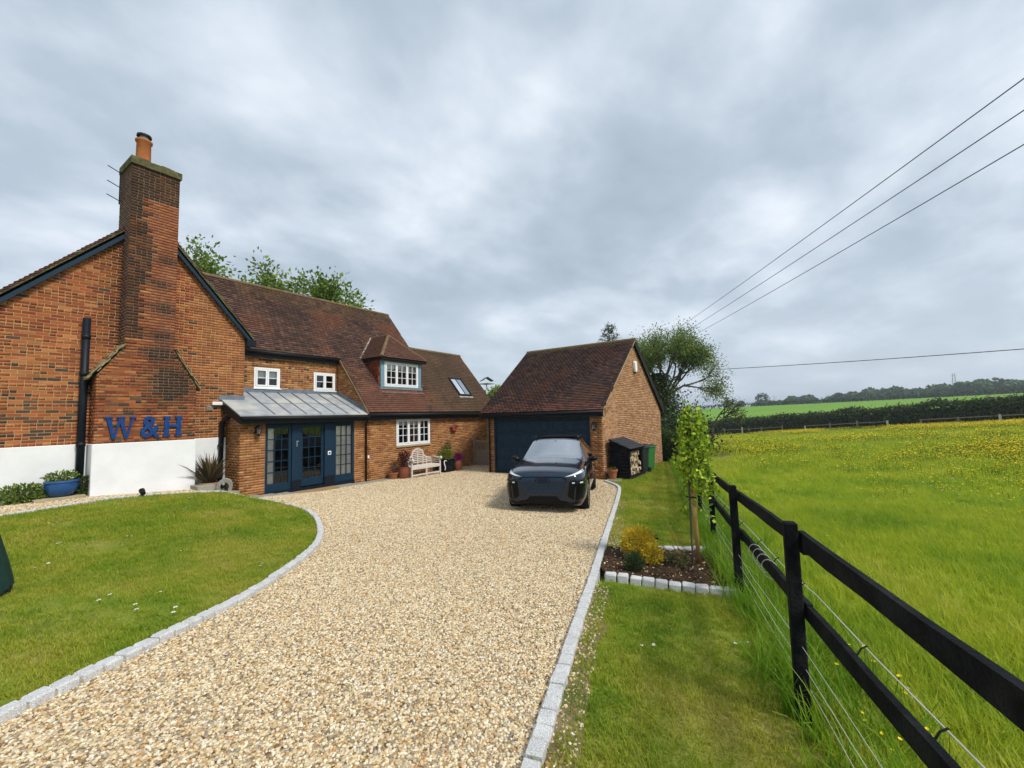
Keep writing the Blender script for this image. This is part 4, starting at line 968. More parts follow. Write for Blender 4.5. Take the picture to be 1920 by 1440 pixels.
prr = wall_cells('porch_pier', house, 9.55, XA+.028, -.2, 2.26, YL, [], .25); lay_bricks(PB, prr, 'x', YL, -.1, 2.24, lambda z: [(9.555, XA+.015)], PAL_L, 43, hdr=.1)
mb = MB(); mb.bb(6.46, 9.55, YL+.02, YL+.2, 2.13, 2.28); mb.build('porch_lintel', M_navy, house)
# door set: two glazed side lights, a glazed door, two broad posts
def gdoor(name, x0, x1, y, cols, rows, zb, zt, zk, label, curt=None):
    mb = MB(); st = .085; D = .05
    mb.bb(x0, x0+st, y, y+D, zb, zt); mb.bb(x1-st, x1, y, y+D, zb, zt); mb.bb(x0+st, x1-st, y, y+D, zt-.10, zt); mb.bb(x0+st, x1-st, y, y+D, zb, zk)
    a, b, c, d = x0+st, x1-st, zk, zt-.10; pw, ph = (b-a)/cols, (d-c)/rows
    for q in range(1, cols): mb.bb(a+pw*q-.012, a+pw*q+.012, y+.008, y+D-.01, c, d)
    for q in range(1, rows): mb.bb(a, b, y+.010, y+D-.012, c+ph*q-.012, c+ph*q+.012)
    o = mb.build(name, M_navy, house, bevel=.003); o['label'] = label
    for q in range(cols):
        for w_ in range(rows): pane(o, a+pw*q, a+pw*(q+1), c+ph*w_, c+ph*(w_+1), y+.025)
    if curt:
        mb = MB(); n_ = 18
        V_ = []
        for i in range(n_+1):
            x_ = curt[0]+(curt[1]-curt[0])*i/n_; yy = y+.075+.02*math.sin(i*2.1)
            V_ += [(x_, yy, zb+.05), (x_, yy, zt-.05)]
        mb.add(V_, [(2*i, 2*i+2, 2*i+3, 2*i+1) for i in range(n_)]); mb.build('curtain', M_curtain, o, True)
    return o
gdoor('side_light', 6.465, 7.27, YL+.03, 3, 5, DB, DT, .34, 'glazed navy side light with a cream curtain at one edge', (6.55, 6.78))
dr_ = gdoor('front_door', 7.575, 8.385, YL+.05, 3, 5, DB+.03, DT, .38, 'glazed navy front door between two broad posts')
gdoor('side_light', 8.755, 9.545, YL+.03, 3, 5, DB, DT, .34, 'glazed navy side light with cream curtains drawn across', (8.83, 9.50))
for x0_, x1_ in ((7.275, 7.57), (8.39, 8.75)):
    mb = MB(); mb.bb(x0_, x1_, YL-.015, YL+.12, .36, 2.02); mb.bb(x0_-.01, x1_+.01, YL-.03, YL+.12, 2.021, DT+.005); p_ = mb.build('door_post', M_navy, house, bevel=.004)
    mb = MB(); mb.bb(x0_-.012, x1_+.012, YL-.028, YL+.12, DB, .358); mb.build('post_base', M_navy_d, p_, bevel=.004)
mb = MB(); mb.bb(6.46, 9.55, YL-.03, YL+.2, DB-.12, DB-.003); mb.build('door_sill', M_navy_d, house)
mb = MB(); mb.bb(7.40, 7.425, YL-.05, YL-.016, 1.42, 1.60); mb.bb(7.425, 7.47, YL-.055, YL-.04, 1.575, 1.60); mb.build('door_handle', M_steel, house)
bell = MB(); bell.bb(8.50, 8.62, YL-.03, YL-.016, 1.06, 1.19); bl_ = bell.build('doorbell', M_white, house, bevel=.004)
mb = MB(); mb.tube([(8.56, YL-.032, 1.125), (8.56, YL-.042, 1.125)], .032, 14); mb.build('button', M_black, bl_)
room(house, 6.4, 9.6, .0, 2.1, YL+.2, 2.6)
# lead roof with seams
PS = .405
def pz(y): return 2.40+PS*(y-13.2)
mb = MB(); pts_ = [(5.62, 13.2), (XA+.05, 13.2), (XA+.02, YR-.01), (XR+.01, YR-.01), (XR+.01, YG-.01), (5.62, YG-.01)]
A = [(x, y, pz(y)+.035) for x, y in pts_]; B = [(x, y, pz(y)) for x, y in pts_]; n_ = 6
mb.add(A+B, [tuple(range(n_)), tuple(range(2*n_-1, n_-1, -1))]+[(i, (i+1) % n_, n_+(i+1) % n_, n_+i) for i in range(n_)]); pr = mb.build('porch_roof', M_lead, house)
for x_ in np.linspace(6.62, 9.62, 7):
    mb = MB(); mb.tube([(x_-.02, 13.24, pz(13.24)+.045), (x_+.02, YR-.03, pz(YR-.03)+.045)], .021, 8); mb.build('seam', M_lead_d, pr, True)
for x0_, x1_ in ((6.66, 8.6), (8.7, 9.9)):
    mb = MB(); mb.bar((x0_, 14.15, pz(14.15)+.037), (x1_, 14.15, pz(14.15)+.037), .03, .012); mb.build('lap', M_lead_d, pr)
mb = MB(); mb.bb(XR, XA+.02, YR-.03, YR-.013, pz(YR)+.02, pz(YR)+.17); mb.build('flashing', M_lead_d, pr)
mb = MB(); mb.bar((XA-.0, 13.3, pz(13.3)+.10), (XA-.0, YR, pz(YR)+.10), .025, .16); mb.build('flashing', M_lead_d, pr)
mb = MB(); mb.bb(5.55, XR+.02, YG-.03, YG-.013, pz(YG)+.02, pz(YG)+.15); mb.build('flashing', M_lead_d, pr)
mb = MB(); mb.bb(5.36, 5.64, YG-.10, YG-.012, 2.76, 2.86); mb.build('white_flood_light', M_white, house, bevel=.01)
mb = MB(); mb.bb(5.64, XA+.02, 13.22, 13.25, 2.18, 2.40); mb.build('fascia', M_black, house)
mb = MB(); mb.prism([(13.22, 2.18), (YG-.02, 2.62), (YG-.02, pz(YG)-.0), (13.22, 2.395)], (5.62, 0, 0), (0, 1, 0), (0, 0, 1), (.03, 0, 0)); mb.build('barge_board', M_black, house)
gutter(house, (5.66, 13.15, 2.34), (XA-.0, 13.15, 2.325), r_=.055)
downpipe(house, [(XA-.04, 13.15, 2.32), (XA-.04, 13.2, 2.25), (XA+.06, YL-.055, 2.05), (XA+.06, YL-.055, -.05)])
# big downpipe and soil pipe on the gable
downpipe(house, [(5.80, 13.9, 2.50), (5.72, 14.1, 2.44), (5.62, YG-.1, 2.25), (5.60, YG-.1, .3)], .065)
mb = MB(); mb.tube([(5.78, YG-.3, 1.75), (5.78, YG-.3, .2)], .018, 8); mb.build('waste_pipe', M_hose, house)
mb = MB(); mb.tube([(2.62, YG-.13, 4.86), (2.62, YG-.13, .55)], .075, 14); sp_ = mb.build('soil_pipe', M_navy_d, house, True)
mb = MB()
for z_ in (4.35, 3.45, 1.75): mb.lathe((2.62, YG-.13, z_), [(.088, 0), (.088, .10)], 14)
mb.tube([(2.62, YG-.13, 3.36), (2.74, YG-.05, 3.28), (2.80, YG+.02, 3.28)], .06, 10); mb.build('pipe_collar', M_black, sp_, True)
mb = MB(); mb.bb(5.24, 5.40, YG-.03, YG+.0, 2.60, 2.74); 
for i in range(4): mb.bb(5.25, 5.39, YG-.04, YG-.031, 2.615+.03*i, 2.63+.03*i)
mb.build('air_vent', M_slab, house)
mb = MB(); mb.bb(10.10, 10.17, YL-.035, YL-.01, .79, .90); mb.build('wall_socket', M_white, house, bevel=.004)

# letters on the chimney breast
def serifH(x, z, w, h):
    t, s_, q = .095, .16, .045
    P_ = [(0, 0), (s_, 0), (s_, q), (s_-.03, q), (s_-.03, h*.46), (w-s_+.03, h*.46), (w-s_+.03, q), (w-s_, q), (w-s_, 0), (w, 0), (w, q), (w-.03, q), (w-.03, h-q), (w, h-q), (w, h), (w-s_, h), (w-s_, h-q), (w-s_+.03, h-q), (w-s_+.03, h*.46+.075), (s_-.03, h*.46+.075), (s_-.03, h-q), (s_, h-q), (s_, h), (0, h), (0, h-q), (.03, h-q), (.03, q), (0, q)]
    return P_
def letter(poly, x, z, name, label):
    V_, F_ = geometry.delaunay_2d_cdt([Vector(p) for p in poly], [(i, (i+1) % len(poly)) for i in range(len(poly))], [], 1, 1e-6)[0:3:2]
    mb = MB(); n_ = len(V_); V3 = [(x+v[0], YC-.055, z+v[1]) for v in V_]; V4 = [(p[0], YC-.018, p[2]) for p in V3]; mb.add(V3+V4, [tuple(f) for f in F_]+[tuple(i+n_ for i in f[::-1]) for f in F_])
    k_ = len(poly); A = [(x+a, YC-.055, z+b) for a, b in poly]; B = [(a, YC-.018, c) for a, _, c in A]; mb.add(A+B, [(i, (i+1) % k_, k_+(i+1) % k_, k_+i) for i in range(k_)])
    T(mb.build(name, M_blueletter, None), label, 'letter')
mb = MB(); W0, Wz, Ww, Wh = 2.93, 1.905, .56, .54
def wq(P_, k): mb.prism(P_, (W0, YC-.055-.0015*k, Wz), (1, 0, 0), (0, 0, 1), (0, .037, 0))
H_ = Wh-.02
for k, P_ in enumerate(([(.150, 0), (.205, 0), (.125, H_), (.03, H_)], [(.168, 0), (.205, 0), (.315, H_), (.268, H_)], [(.382, 0), (.437, 0), (.350, H_), (.255, H_)], [(.400, 0), (.437, 0), (.555, H_), (.508, H_)])): wq(P_, k)
for k, (xa, xb) in enumerate(((-.01, .155), (.225, .385), (.47, .595))): wq([(xa, Wh-.04), (xb, Wh-.04), (xb, Wh), (xa, Wh)], 5+k)
T(mb.build('letter', M_blueletter, None), 'blue painted slab serif letter W on the chimney breast', 'letter')
letter(serifH(0, 0, .42, .53), 4.075, 1.915, 'letter', 'blue painted slab serif letter H on the chimney breast')
cu = bpy.data.curves.new('ampersand', 'FONT'); cu.body = '&'; cu.size = .70; cu.extrude = .02; cu.offset = .012; to = bpy.data.objects.new('t', cu); col.objects.link(to)
bpy.context.view_layer.update(); me = bpy.data.meshes.new_from_object(to.evaluated_get(bpy.context.evaluated_depsgraph_get())); bpy.data.objects.remove(to)
co = np.array([v.co for v in me.vertices]); mn, mx = co.min(0), co.max(0)
for v in me.vertices: v.co = ((v.co.x-mn[0])/(mx[0]-mn[0])*.40, -(v.co.z), (v.co.y-mn[1])/(mx[1]-mn[1])*.54)
me.materials.clear(); me.materials.append(M_blueletter); am = link('letter', me); am.location = (3.615, YC-.037, 1.91); T(am, 'blue painted ampersand sign on the chimney breast', 'letter')

PB.finish('brick', ME_brick, M_brick, 'brickwork'); PT.finish('tile', ME_tile, M_tile, 'tilework')

# ------------------------------------------------------------------ garage
PB = Pool(); PT = Pool()
gar = empty('brick_garage', (14.35, 6.0, -.12)); T(gar, 'yellow red brick double garage with dark tiled roof and navy door', 'garage')
GXR, GE = 21.78, 2.36; RX, RZ = 18.06, 5.40; EXL, EXR = 14.12, 22.02
GSL = (RZ-GE)/(RX-EXL)
mb = MB(); mb.prism([(GX, -.3), (GXR, -.3), (GXR, 2.30), (RX, RZ-.18), (GX, 2.30)], (0, GY0, 0), (1, 0, 0), (0, 0, 1), (0, .25, 0)); ggw = mb.build('gable_wall', M_mortar, gar)
mb = MB(); mb.bb(GX, GX+.25, GY0+.251, 6.46, -.3, 2.3); mb.bb(GX, GX+.25, 10.80, GY1, -.3, 2.3); mb.bb(GX, GX+.25, 6.4601, 10.7999, 2.16, 2.3); gfw = mb.build('front_wall', M_mortar, gar)
mb = MB(); mb.bb(GX+.251, GXR, GY1-.25, GY1, -.3, 2.3); mb.bb(GXR-.25, GXR, GY0+.251, GY1-.251, -.3, 2.3); mb.prism([(GX, 2.301), (GXR, 2.301), (RX, RZ-.18)], (0, GY1-.25, 0), (1, 0, 0), (0, 0, 1), (0, .25, 0)); mb.build('rear_wall', M_mortar, gar)
PAL_GG = [(.44, .24, .130), (.40, .205, .105), (.36, .17, .082), (.47, .27, .155), (.33, .148, .072), (.42, .225, .115)]
def gg_iv(z):
    h = (RZ-.13-z)/GSL
    a, b = max(GX, RX-h), min(GXR, RX+h); return [(a, b)] if b-a > .05 else []
lay_bricks(PB, ggw, 'x', GY0, -.22, RZ-.15, gg_iv, PAL_GG, 51, hdr=.03)
lay_bricks(PB, gfw, 'y', GX, -.22, 2.28, lambda z: [(GY0+.012, 6.46), (10.80, GY1)], [tuple(q*.8 for q in c) for c in PAL_L], 52, hdr=.1, out=.004)  # palette darkened, so the shade of this front is in the brick colour
# roof
mb = MB(); 
for x0_, sx in ((EXL, 1), (EXR, -1)):
    p = [(x0_, GE-.10), (RX, RZ-.10-.0), (RX, RZ-.02), (x0_, GE-.02)]
    mb.prism(p, (0, GY0-.13, 0), (1, 0, 0), (0, 0, 1), (0, GY1-GY0+.40, 0))
grf = mb.build('roof', M_under, gar)
def gcol(u, s, rg):
    c = rg.choice([(.070, .039, .031), (.055, .033, .029), (.085, .044, .034), (.062, .037, .033), (.105, .052, .036), (.048, .031, .028)]); f = rg.uniform(.8, 1.25); n_ = noise.noise(Vector((u*.6, s*.6, 5.1)))
    c = tuple(q*f for q in c)
    if n_ > .15: c = tuple(c[i]*.55+(.13, .055, .036)[i]*.35 for i in range(3))
    if s > 4.6: c = tuple(c[i]*.6+(.12, .10, .035)[i]*.4 for i in range(3))
    if s < .45 and rg.random() < .5: c = tuple(c[i]*.5+(.20, .07, .045)[i]*.5 for i in range(3))
    return c
gl_ = math.hypot(RX-EXL, RZ-GE)
lay_tiles(PT, grf, (EXL, 0, GE-.02), (0, -1, 0), (RX-EXL, 0, RZ-GE), gl_, lambda s: [(-(GY1+.26), -(GY0-.13))], gcol, 55)
lay_tiles(PT, grf, (EXR, 0, GE-.02), (0, 1, 0), (RX-EXR, 0, RZ-GE), gl_, lambda s: [(GY0-.13, GY1+.26)], gcol, 56)
ridge(grf, (RX, GY0-.14, RZ-.03), (RX, GY1+.27, RZ-.03), .12, .45)
for x0_, sg, mt in ((EXL, -1, M_moss), (EXR, 1, M_navy_d)):
    mb = MB(); zt = RZ-.05
    if sg > 0: mb.prism([(RX, zt-.20), (x0_+.03, GE-.03-.22), (x0_+.03, GE-.05), (RX, zt)], (0, GY0-.125, 0), (1, 0, 0), (0, 0, 1), (0, .03, 0)); mb.build('barge_board', mt, gar)
    else:
        for i in range(30):
            t0, t1 = i/30, (i+1)/30; mb.bar((x0_+(RX-x0_)*t0, GY0-.08, GE-.075+(RZ-GE)*t0), (x0_+(RX-x0_)*t1, GY0-.08, GE-.075+(RZ-GE)*t1), .11+random.uniform(-.015, .015), .04)
        mb.build('verge_mortar', M_stone, gar)
mb = MB(); mb.bb(EXL+.07, EXL+.10, GY0-.12, GY1+.26, 2.12, 2.33); mb.bb(EXL+.10, GX, GY0-.10, GY1+.25, 2.12, 2.14); mb.build('fascia', M_navy_d, gar)
mb = MB(); mb.tube([(EXL+.0, GY0-.12, 2.29), (EXL+.0, GY1+.26, 2.28)], .055, 10); mb.build('gutter', M_black, gar, True)
downpipe(gar, [(EXL+.0, GY1-.1, 2.26), (GX-.08, GY1-.12, 2.1), (GX-.08, GY1-.12, -.1)])
# sectional door with sunk panels
DY0, DY1, DZ0, DZ1 = 6.52, 10.74, -.10, 2.10
mb = MB(); mb.bb(GX+.02, GX+.14, 6.465, DY0, -.12, 2.155); mb.bb(GX+.02, GX+.14, DY1, 10.795, -.12, 2.155); mb.bb(GX+.02, GX+.14, DY0, DY1, DZ1, 2.155); mb.build('door_frame', M_navy, gar, bevel=.004)
mb = MB()
for r_ in range(4):
    z0_ = DZ0+(DZ1-DZ0)/4*r_; z1_ = z0_+(DZ1-DZ0)/4-.008; mb.bb(GX+.07, GX+.11, DY0, DY1, z0_, z1_)
gd = mb.build('garage_door', M_navy, gar)
pw = (DY1-DY0)/8
for r_ in range(4):
    for c_ in range(8):
        y0_, y1_ = DY0+pw*c_+.06, DY0+pw*(c_+1)-.06; z0_ = DZ0+(DZ1-DZ0)/4*r_+.07; z1_ = DZ0+(DZ1-DZ0)/4*(r_+1)-.075
        mb = MB(); X_ = GX+.07
        A = [(X_-.001, y0_, z0_), (X_-.001, y1_, z0_), (X_-.001, y1_, z1_), (X_-.001, y0_, z1_)]; d_ = .034; B = [(X_-.026, y0_+d_, z0_+d_), (X_-.026, y1_-d_, z0_+d_), (X_-.026, y1_-d_, z1_-d_), (X_-.026, y0_+d_, z1_-d_)]
        mb.add(A+B, [(0, 4, 5, 1), (1, 5, 6, 2), (2, 6, 7, 3), (3, 7, 4, 0), (4, 7, 6, 5)]); mb.build('panel', M_navy, gd)
PB.finish('brick', ME_brick, M_brick, 'brickwork'); PT.finish('tile', ME_tile, M_tile, 'tilework')
# alarm box and hanging bracket
al = MB(); al.prism([(-.12, .22), (-.13, .0), (-.09, -.20), (.09, -.20), (.13, 0), (.12, .22), (.05, .28), (-.05, .28)][::-1], (18.07, GY0-.13, 4.16), (1, 0, 0), (0, 0, 1), (0, .12, 0)); ab = al.build('alarm_box', M_white, None, bevel=.02); T(ab, 'white alarm box high on the garage gable', 'alarm box')
mb = MB(); mb.bb(18.03, 18.11, GY0-.10, GY0-.05, 3.90, 3.965); mb.build('sounder', M_black, ab)
br_ = MB(); pts_ = [(14.62, GY0-.03, 2.52), (14.62, GY0-.03, 2.12)]; br_.tube(pts_, .012, 6); br_.tube([(14.62, GY0-.03, 2.45)]+[(14.62+.3*t, GY0-.03-.02*t, 2.45-.28*math.sin(t*PI)*.6) for t in np.linspace(0.05, 1, 8)], .010, 6)
br_.tube([(14.92, GY0-.05, 2.45), (15.2, GY0-.05, 2.42), (15.5, GY0-.05, 2.30), (15.35, GY0-.05, 2.26)], .008, 6); T(br_.build('hanging_bracket', M_rust, None), 'rusty scrolled iron bracket on the garage wall corner', 'bracket')

# ------------------------------------------------------------------ wall lanterns
def lantern(p, n_, label):
    o = empty('wall_lantern', p); n_ = Vector(n_); s_ = Vector((-n_.y, n_.x, 0)); c = Vector(p)+n_*.13; T(o, label, 'lantern', )
    mb = MB(); q = Vector(p); mb.box(q+n_*.02+Vector((0, 0, .02)), (.10 if abs(n_.y) > .5 else .03, .10 if abs(n_.x) > .5 else .03, .20)); mb.tube([q+n_*.03+Vector((0, 0, .08)), q+n_*.10+Vector((0, 0, .16)), c+Vector((0, 0, .13))], .012, 6); mb.build('bracket', M_black, o)
    mb = MB(); mb.lathe(c+Vector((0, 0, .06)), [(.10, 0), (.07, .05), (.03, .08), (.012, .12)], 6); mb.lathe(c+Vector((0, 0, -.13)), [(.03, -.03), (.055, 0), (.06, .02)], 6)
    for k in range(6): t = 2*PI*k/6; mb.tube([c+Vector((.058*math.cos(t), .058*math.sin(t), -.12)), c+Vector((.088*math.cos(t), .088*math.sin(t), .065))], .007, 4)
    mb.build('frame', M_black, o); mb = MB(); mb.lathe(c+Vector((0, 0, -.11)), [(.054, 0), (.083, .17)], 6, cap=False); mb.build('glass', M_lampglass, o)
    mb = MB(); mb.lathe(c+Vector((0, 0, -.09)), [(.015, 0), (.022, .02), (.022, .10), (.01, .12)], 8); mb.build('bulb', M_bulb, o, True)
lantern((6.20, YL-.01, 1.98), (0, -1, 0), 'black carriage lantern beside the glazed porch doors')
lantern((GX-.01, 6.25, 1.78), (-1, 0, 0), 'black carriage lantern on the garage pier')

# bird house on the long wall
bh = empty('bird_house', (14.77, YL, 1.62)); T(bh, 'small red wooden bird house on the brick wall', 'bird house')
mb = MB(); mb.prism([(-.15, 0), (.15, 0), (.17, .16), (0, .25), (-.17, .16)], (14.77, YL-.16, 1.62), (1, 0, 0), (0, 0, 1), (0, .15, 0)); mb.build('body', M_red, bh)
mb = MB(); mb.bar((14.55, YL-.09, 1.77), (14.78, YL-.09, 1.90), .22, .02); mb.bar((14.76, YL-.09, 1.90), (14.99, YL-.09, 1.77), .22, .02); mb.build('roof', pmat('birdhouse_roof', (.20, .09, .06), .8, .2, var=.3), bh)
mb = MB(); mb.tube([(14.77, YL-.165, 1.74), (14.77, YL-.15, 1.74)], .035, 12); mb.build('entrance', M_black, bh)

# ------------------------------------------------------------------ side gate
gt = empty('side_gate', (16.15, 12.4, g(16.15, 12.4))); T(gt, 'weathered wooden gate with slatted top between house and garage', 'gate')
gx, gz0 = 16.15, -.12
mb = MB(); mb.bb(gx-.05, gx+.05, 13.30, 13.40, gz0-.1, 1.20); mb.lathe((gx, 13.35, 1.20), [(.05, 0), (.06, .02), (.02, .07)], 8); mb.build('post', M_oak, gt)
mb = MB(); mb.bb(gx-.03, gx+.03, 11.5, 13.28, 1.0, 1.09); mb.build('rail', M_oak, gt); mb = MB(); mb.bb(gx-.03, gx+.03, 11.5, 13.28, .55, .64); mb.build('rail', M_oak, gt)
mb = MB(); mb.bb(gx-.03, gx+.03, 11.5, 13.28, .02, .11); mb.build('rail', M_oak, gt)
for i in range(15):
    y_ = 11.55+i*.118; mb = MB(); mb.bb(gx-.015, gx+.015, y_, y_+.05, .641, .999); mb.build('bar', M_oak, gt)
for i in range(15):
    y_ = 11.51+i*.118; mb = MB(); mb.bb(gx-.045, gx-.031, y_, y_+.112, -.06, .62); mb.build('board', M_oak, gt)

# ------------------------------------------------------------------ kerbs of granite setts
ME_sett = []
for i in range(5):
    bm = bmesh.new(); bmesh.ops.create_cube(bm, size=1)
    for v in bm.verts: v.co = Vector((v.co.x*.128, v.co.y*.104, v.co.z*.14))
    bmesh.ops.bevel(bm, geom=bm.edges, offset=.012, segments=1, affect='EDGES')
    for v in bm.verts: v.co += Vector([random.uniform(-.005, .005) for _ in range(3)])
    me = bpy.data.meshes.new('sett'); bm.to_mesh(me); bm.free(); me.materials.append(M_granite); ME_sett.append(me)
def kerb(path, label, up=.05, step=.138, x0=-1.5, joint=True):
    P_ = np.array(path); d = np.r_[0, np.cumsum(np.hypot(*np.diff(P_, axis=0).T))]; o = None; S = np.arange(0, d[-1], step); root = None; mb = MB()
    for s in S:
        x = np.interp(s, d, P_[:, 0]); y = np.interp(s, d, P_[:, 1]); x2 = np.interp(s+.02, d, P_[:, 0]); y2 = np.interp(s+.02, d, P_[:, 1]); x1 = np.interp(max(0, s-.02), d, P_[:, 0]); y1 = np.interp(max(0, s-.02), d, P_[:, 1])
        if x < x0: continue
        z = g(x, y)+up-.07
        if root is None: root = empty('kerb', (x, y, z)); T(root, label, 'kerb')
        a = math.atan2(y2-y1, x2-x1); sl = math.atan2(g(x2, y2)-g(x1, y1), math.hypot(x2-x1, y2-y1)+1e-6)
        q = link('sett', ME_sett[random.randrange(5)], root); q.location = Vector((x, y, z+random.uniform(-.006, .006)))-root.location; q.rotation_euler = (random.uniform(-.03, .03), -sl+random.uniform(-.03, .03), a+random.uniform(-.04, .04)); q.scale = (random.uniform(.93, 1.04), random.uniform(.95, 1.05), 1)
        mb.box((x, y, z-.025), (step+.01, .085, .13), a)
    if joint: mb.build('mortar_bed', pmat('kerb_mortar', (.40, .37, .28), .95, .1, var=.2, vscale=20), root)
kerb(RK, 'pale granite sett kerb along the right side of the gravel drive', .05)
kerb(LK, 'curving granite sett kerb round the front lawn', .055)
kerb(BK, 'granite sett kerb between lawn and the border below the white render', .05)
BFp = [(4.93+.33*t, 2.03-1.27*t) for t in np.linspace(0, 1, 10)]; kerb(BFp, 'row of chunky granite setts on the front edge of the flower bed', .085, .142, joint=False)
BBp = [(6.62+.42*t, 2.10-.80*t) for t in np.linspace(0, 1, 10)]; kerb(BBp, 'short row of granite setts at the back of the flower bed', .07, .145, joint=False)
# paving along the porch and slabs by the plinth
def slab_thing(x0, x1, y0, y1, rz_, h, label, name='paving_slab', z=None):
    mb = MB(); c = ((x0+x1)/2, (y0+y1)/2); zz_ = g(*c) if z is None else z; mb.box((c[0], c[1], zz_+h/2-.03), (x1-x0, y1-y0, h+.06), rz_); return T(mb.build(name, M_slab, None, bevel=.008), label, 'slab')
pv = empty('porch_paving', (7.8, 13.2, 0)); K(pv)
x_ = 5.62
while x_ < 10.9:
    w_ = random.choice((.45, .6, .75)); mb = MB(); x2_ = min(x_+w_, 10.95); zc = g((x_+x2_)/2, 13.2); mb.bb(x_+.006, x2_-.006, 12.98 if x_ < 9.9 else 13.1, 13.47, zc-.08, zc+.02+random.uniform(-.004, .004)); mb.build('slab', M_slab, pv, bevel=.006); x_ = x2_
slab_thing(4.72, 5.14, 13.42, 13.94, 0, .30, 'flat stone slab step beside the chimney plinth', z=g(4.9, 13.6)-.18)
slab_thing(5.00, 5.52, 12.95, 13.50, .35, .07, 'flat stone slab step beside the porch corner', z=g(5.3, 13.2))
slab_thing(5.16, 5.74, 13.54, 14.38, 0, .06, 'stone slab carrying the potted phormium', z=.10)
mb = MB(); mb.box((7.9, 13.16, g(7.9, 13.16)+.035), (1.45, .42, .03), .0); T(mb.build('doormat', M_coir, None, bevel=.006), 'brown coir doormat before the front door', 'doormat')

# ------------------------------------------------------------------ parked car
CAR = empty('parked_car', (9.30, 5.33, 0), PI+R(20.5)); T(CAR, 'glossy dark blue electric car parked on the gravel before the garage', 'car')
CAR.location.z = g(10.2, 5.7)-.005
M_paint = pmat('dark_blue_car_paint', (.007, .018, .040), .16, .5, metal=.45, var=0, coat=.8)
M_carglass = glassmat('car_glass', (.02, .03, .03), .14, .06); M_screen = glassmat('windscreen_glass', (.3, .38, .36), .52, .5)
M_tyre = pmat('tyre_rubber', (.010, .010, .011), .8, .2, var=.2); M_rim = pmat('rim_alloy', (.20, .21, .22), .3, .5, metal=.8, var=0); M_gloss = pmat('gloss_black_trim', (.003, .0035, .004), .3, .2, var=0)
M_drl = pmat('headlamp_lens', (.62, .68, .72), .12, .6, var=0); M_grille = pmat('grille_blue', (.013, .044, .10), .3, .5, metal=.4, var=0); M_chrome = pmat('satin_trim', (.07, .075, .085), .25, .5, metal=.9, var=0); M_hd = pmat('headlamp_dark', (.012, .013, .015), .15, .6, var=0)
ST = [(.905, [(.0, .36), (.56, .36), (.64, .45), (.68, .64), (.67, .81), (.60, .89), (.34, .92), (0, .93)]),
      (.84, [(0, .24), (.70, .24), (.80, .37), (.84, .63), (.82, .86), (.72, .965), (.38, .995), (0, 1.005)]),
      (.60, [(0, .19), (.82, .19), (.93, .34), (.955, .65), (.93, .92), (.76, 1.025), (.40, 1.05), (0, 1.06)]),
      (.20, [(0, .19), (.86, .19), (.955, .34), (.972, .66), (.95, .95), (.78, 1.07), (.42, 1.095), (0, 1.11)]),
      (-.30, [(0, .19), (.86, .19), (.955, .34), (.968, .67), (.95, .97), (.79, 1.105), (.44, 1.14), (0, 1.155)]),
      (-.58, [(0, .19), (.86, .19), (.955, .34), (.968, .67), (.95, .98), (.78, 1.13), (.45, 1.175), (0, 1.19)]),
      (-.70, [(0, .19), (.86, .19), (.955, .34), (.968, .67), (.95, .99), (.76, 1.20), (.45, 1.25), (0, 1.265)]),
      (-1.38, [(0, .19), (.86, .19), (.955, .34), (.965, .68), (.945, 1.0), (.645, 1.545), (.40, 1.585), (0, 1.60)]),
      (-1.60, [(0, .19), (.86, .19), (.955, .34), (.965, .68), (.945, 1.01), (.635, 1.60), (.40, 1.64), (0, 1.65)]),
      (-2.6, [(0, .19), (.86, .19), (.955, .34), (.965, .69), (.945, 1.04), (.625, 1.60), (.40, 1.64), (0, 1.65)]),
      (-3.35, [(0, .20), (.86, .20), (.955, .36), (.96, .70), (.93, 1.07), (.57, 1.50), (.36, 1.54), (0, 1.55)]),
      (-3.70, [(0, .24), (.82, .24), (.92, .40), (.94, .70), (.90, 1.05), (.62, 1.16), (.38, 1.19), (0, 1.20)]),
      (-3.86, [(0, .34), (.66, .34), (.80, .46), (.84, .68), (.80, .92), (.58, 1.0), (.34, 1.02), (0, 1.02)])]
V_ = []; F_ = []; MI = []
for x_, p in ST:
    for y_, z_ in p: V_.append((x_, y_, z_))
    for y_, z_ in p[1:-1][::-1]: V_.append((x_, -y_, z_))
k_ = 14
def ring_i(i, j): return i*k_+(j % k_)
for i in range(len(ST)-1):
    for j in range(k_):
        F_.append((ring_i(i, j), ring_i(i, j+1), ring_i(i+1, j+1), ring_i(i+1, j)))
        xm = (ST[i][0]+ST[i+1][0])/2; jj = j if j < 7 else 13-j; mi = 0
        if jj in (5, 6) and -1.38 < xm < -.6: mi = 2
        if jj == 4 and -3.3 < xm < -1.3: mi = 1
        if jj in (5, 6) and -3.7 < xm < -3.4: mi = 1
        if jj in (0, 1) and xm > -9: mi = 3 if jj == 0 else 0
        MI.append(mi)
F_.append(tuple(range(k_-1, -1, -1))); MI.append(0); F_.append(tuple(ring_i(len(ST)-1, j) for j in range(k_))); MI.append(0)
me = bpy.data.meshes.new('car_shell'); me.from_pydata(V_, [], F_)
for mt in (M_paint, M_carglass, M_screen, M_gloss): me.materials.append(mt)
me.polygons.foreach_set('material_index', MI)
bm = bmesh.new(); bm.from_mesh(me); bmesh.ops.recalc_face_normals(bm, faces=bm.faces)
cr = bm.edges.layers.float.new('crease_edge')
for e_ in bm.edges:
    ms_ = {f.material_index for f in e_.link_faces}
    if len(ms_) > 1: e_[cr] = .55
bm.to_mesh(me); bm.free()
tmp = link('tmp', me); sm = tmp.modifiers.new('s', 'SUBSURF'); sm.levels = 3; sm.render_levels = 3
cut = MB()
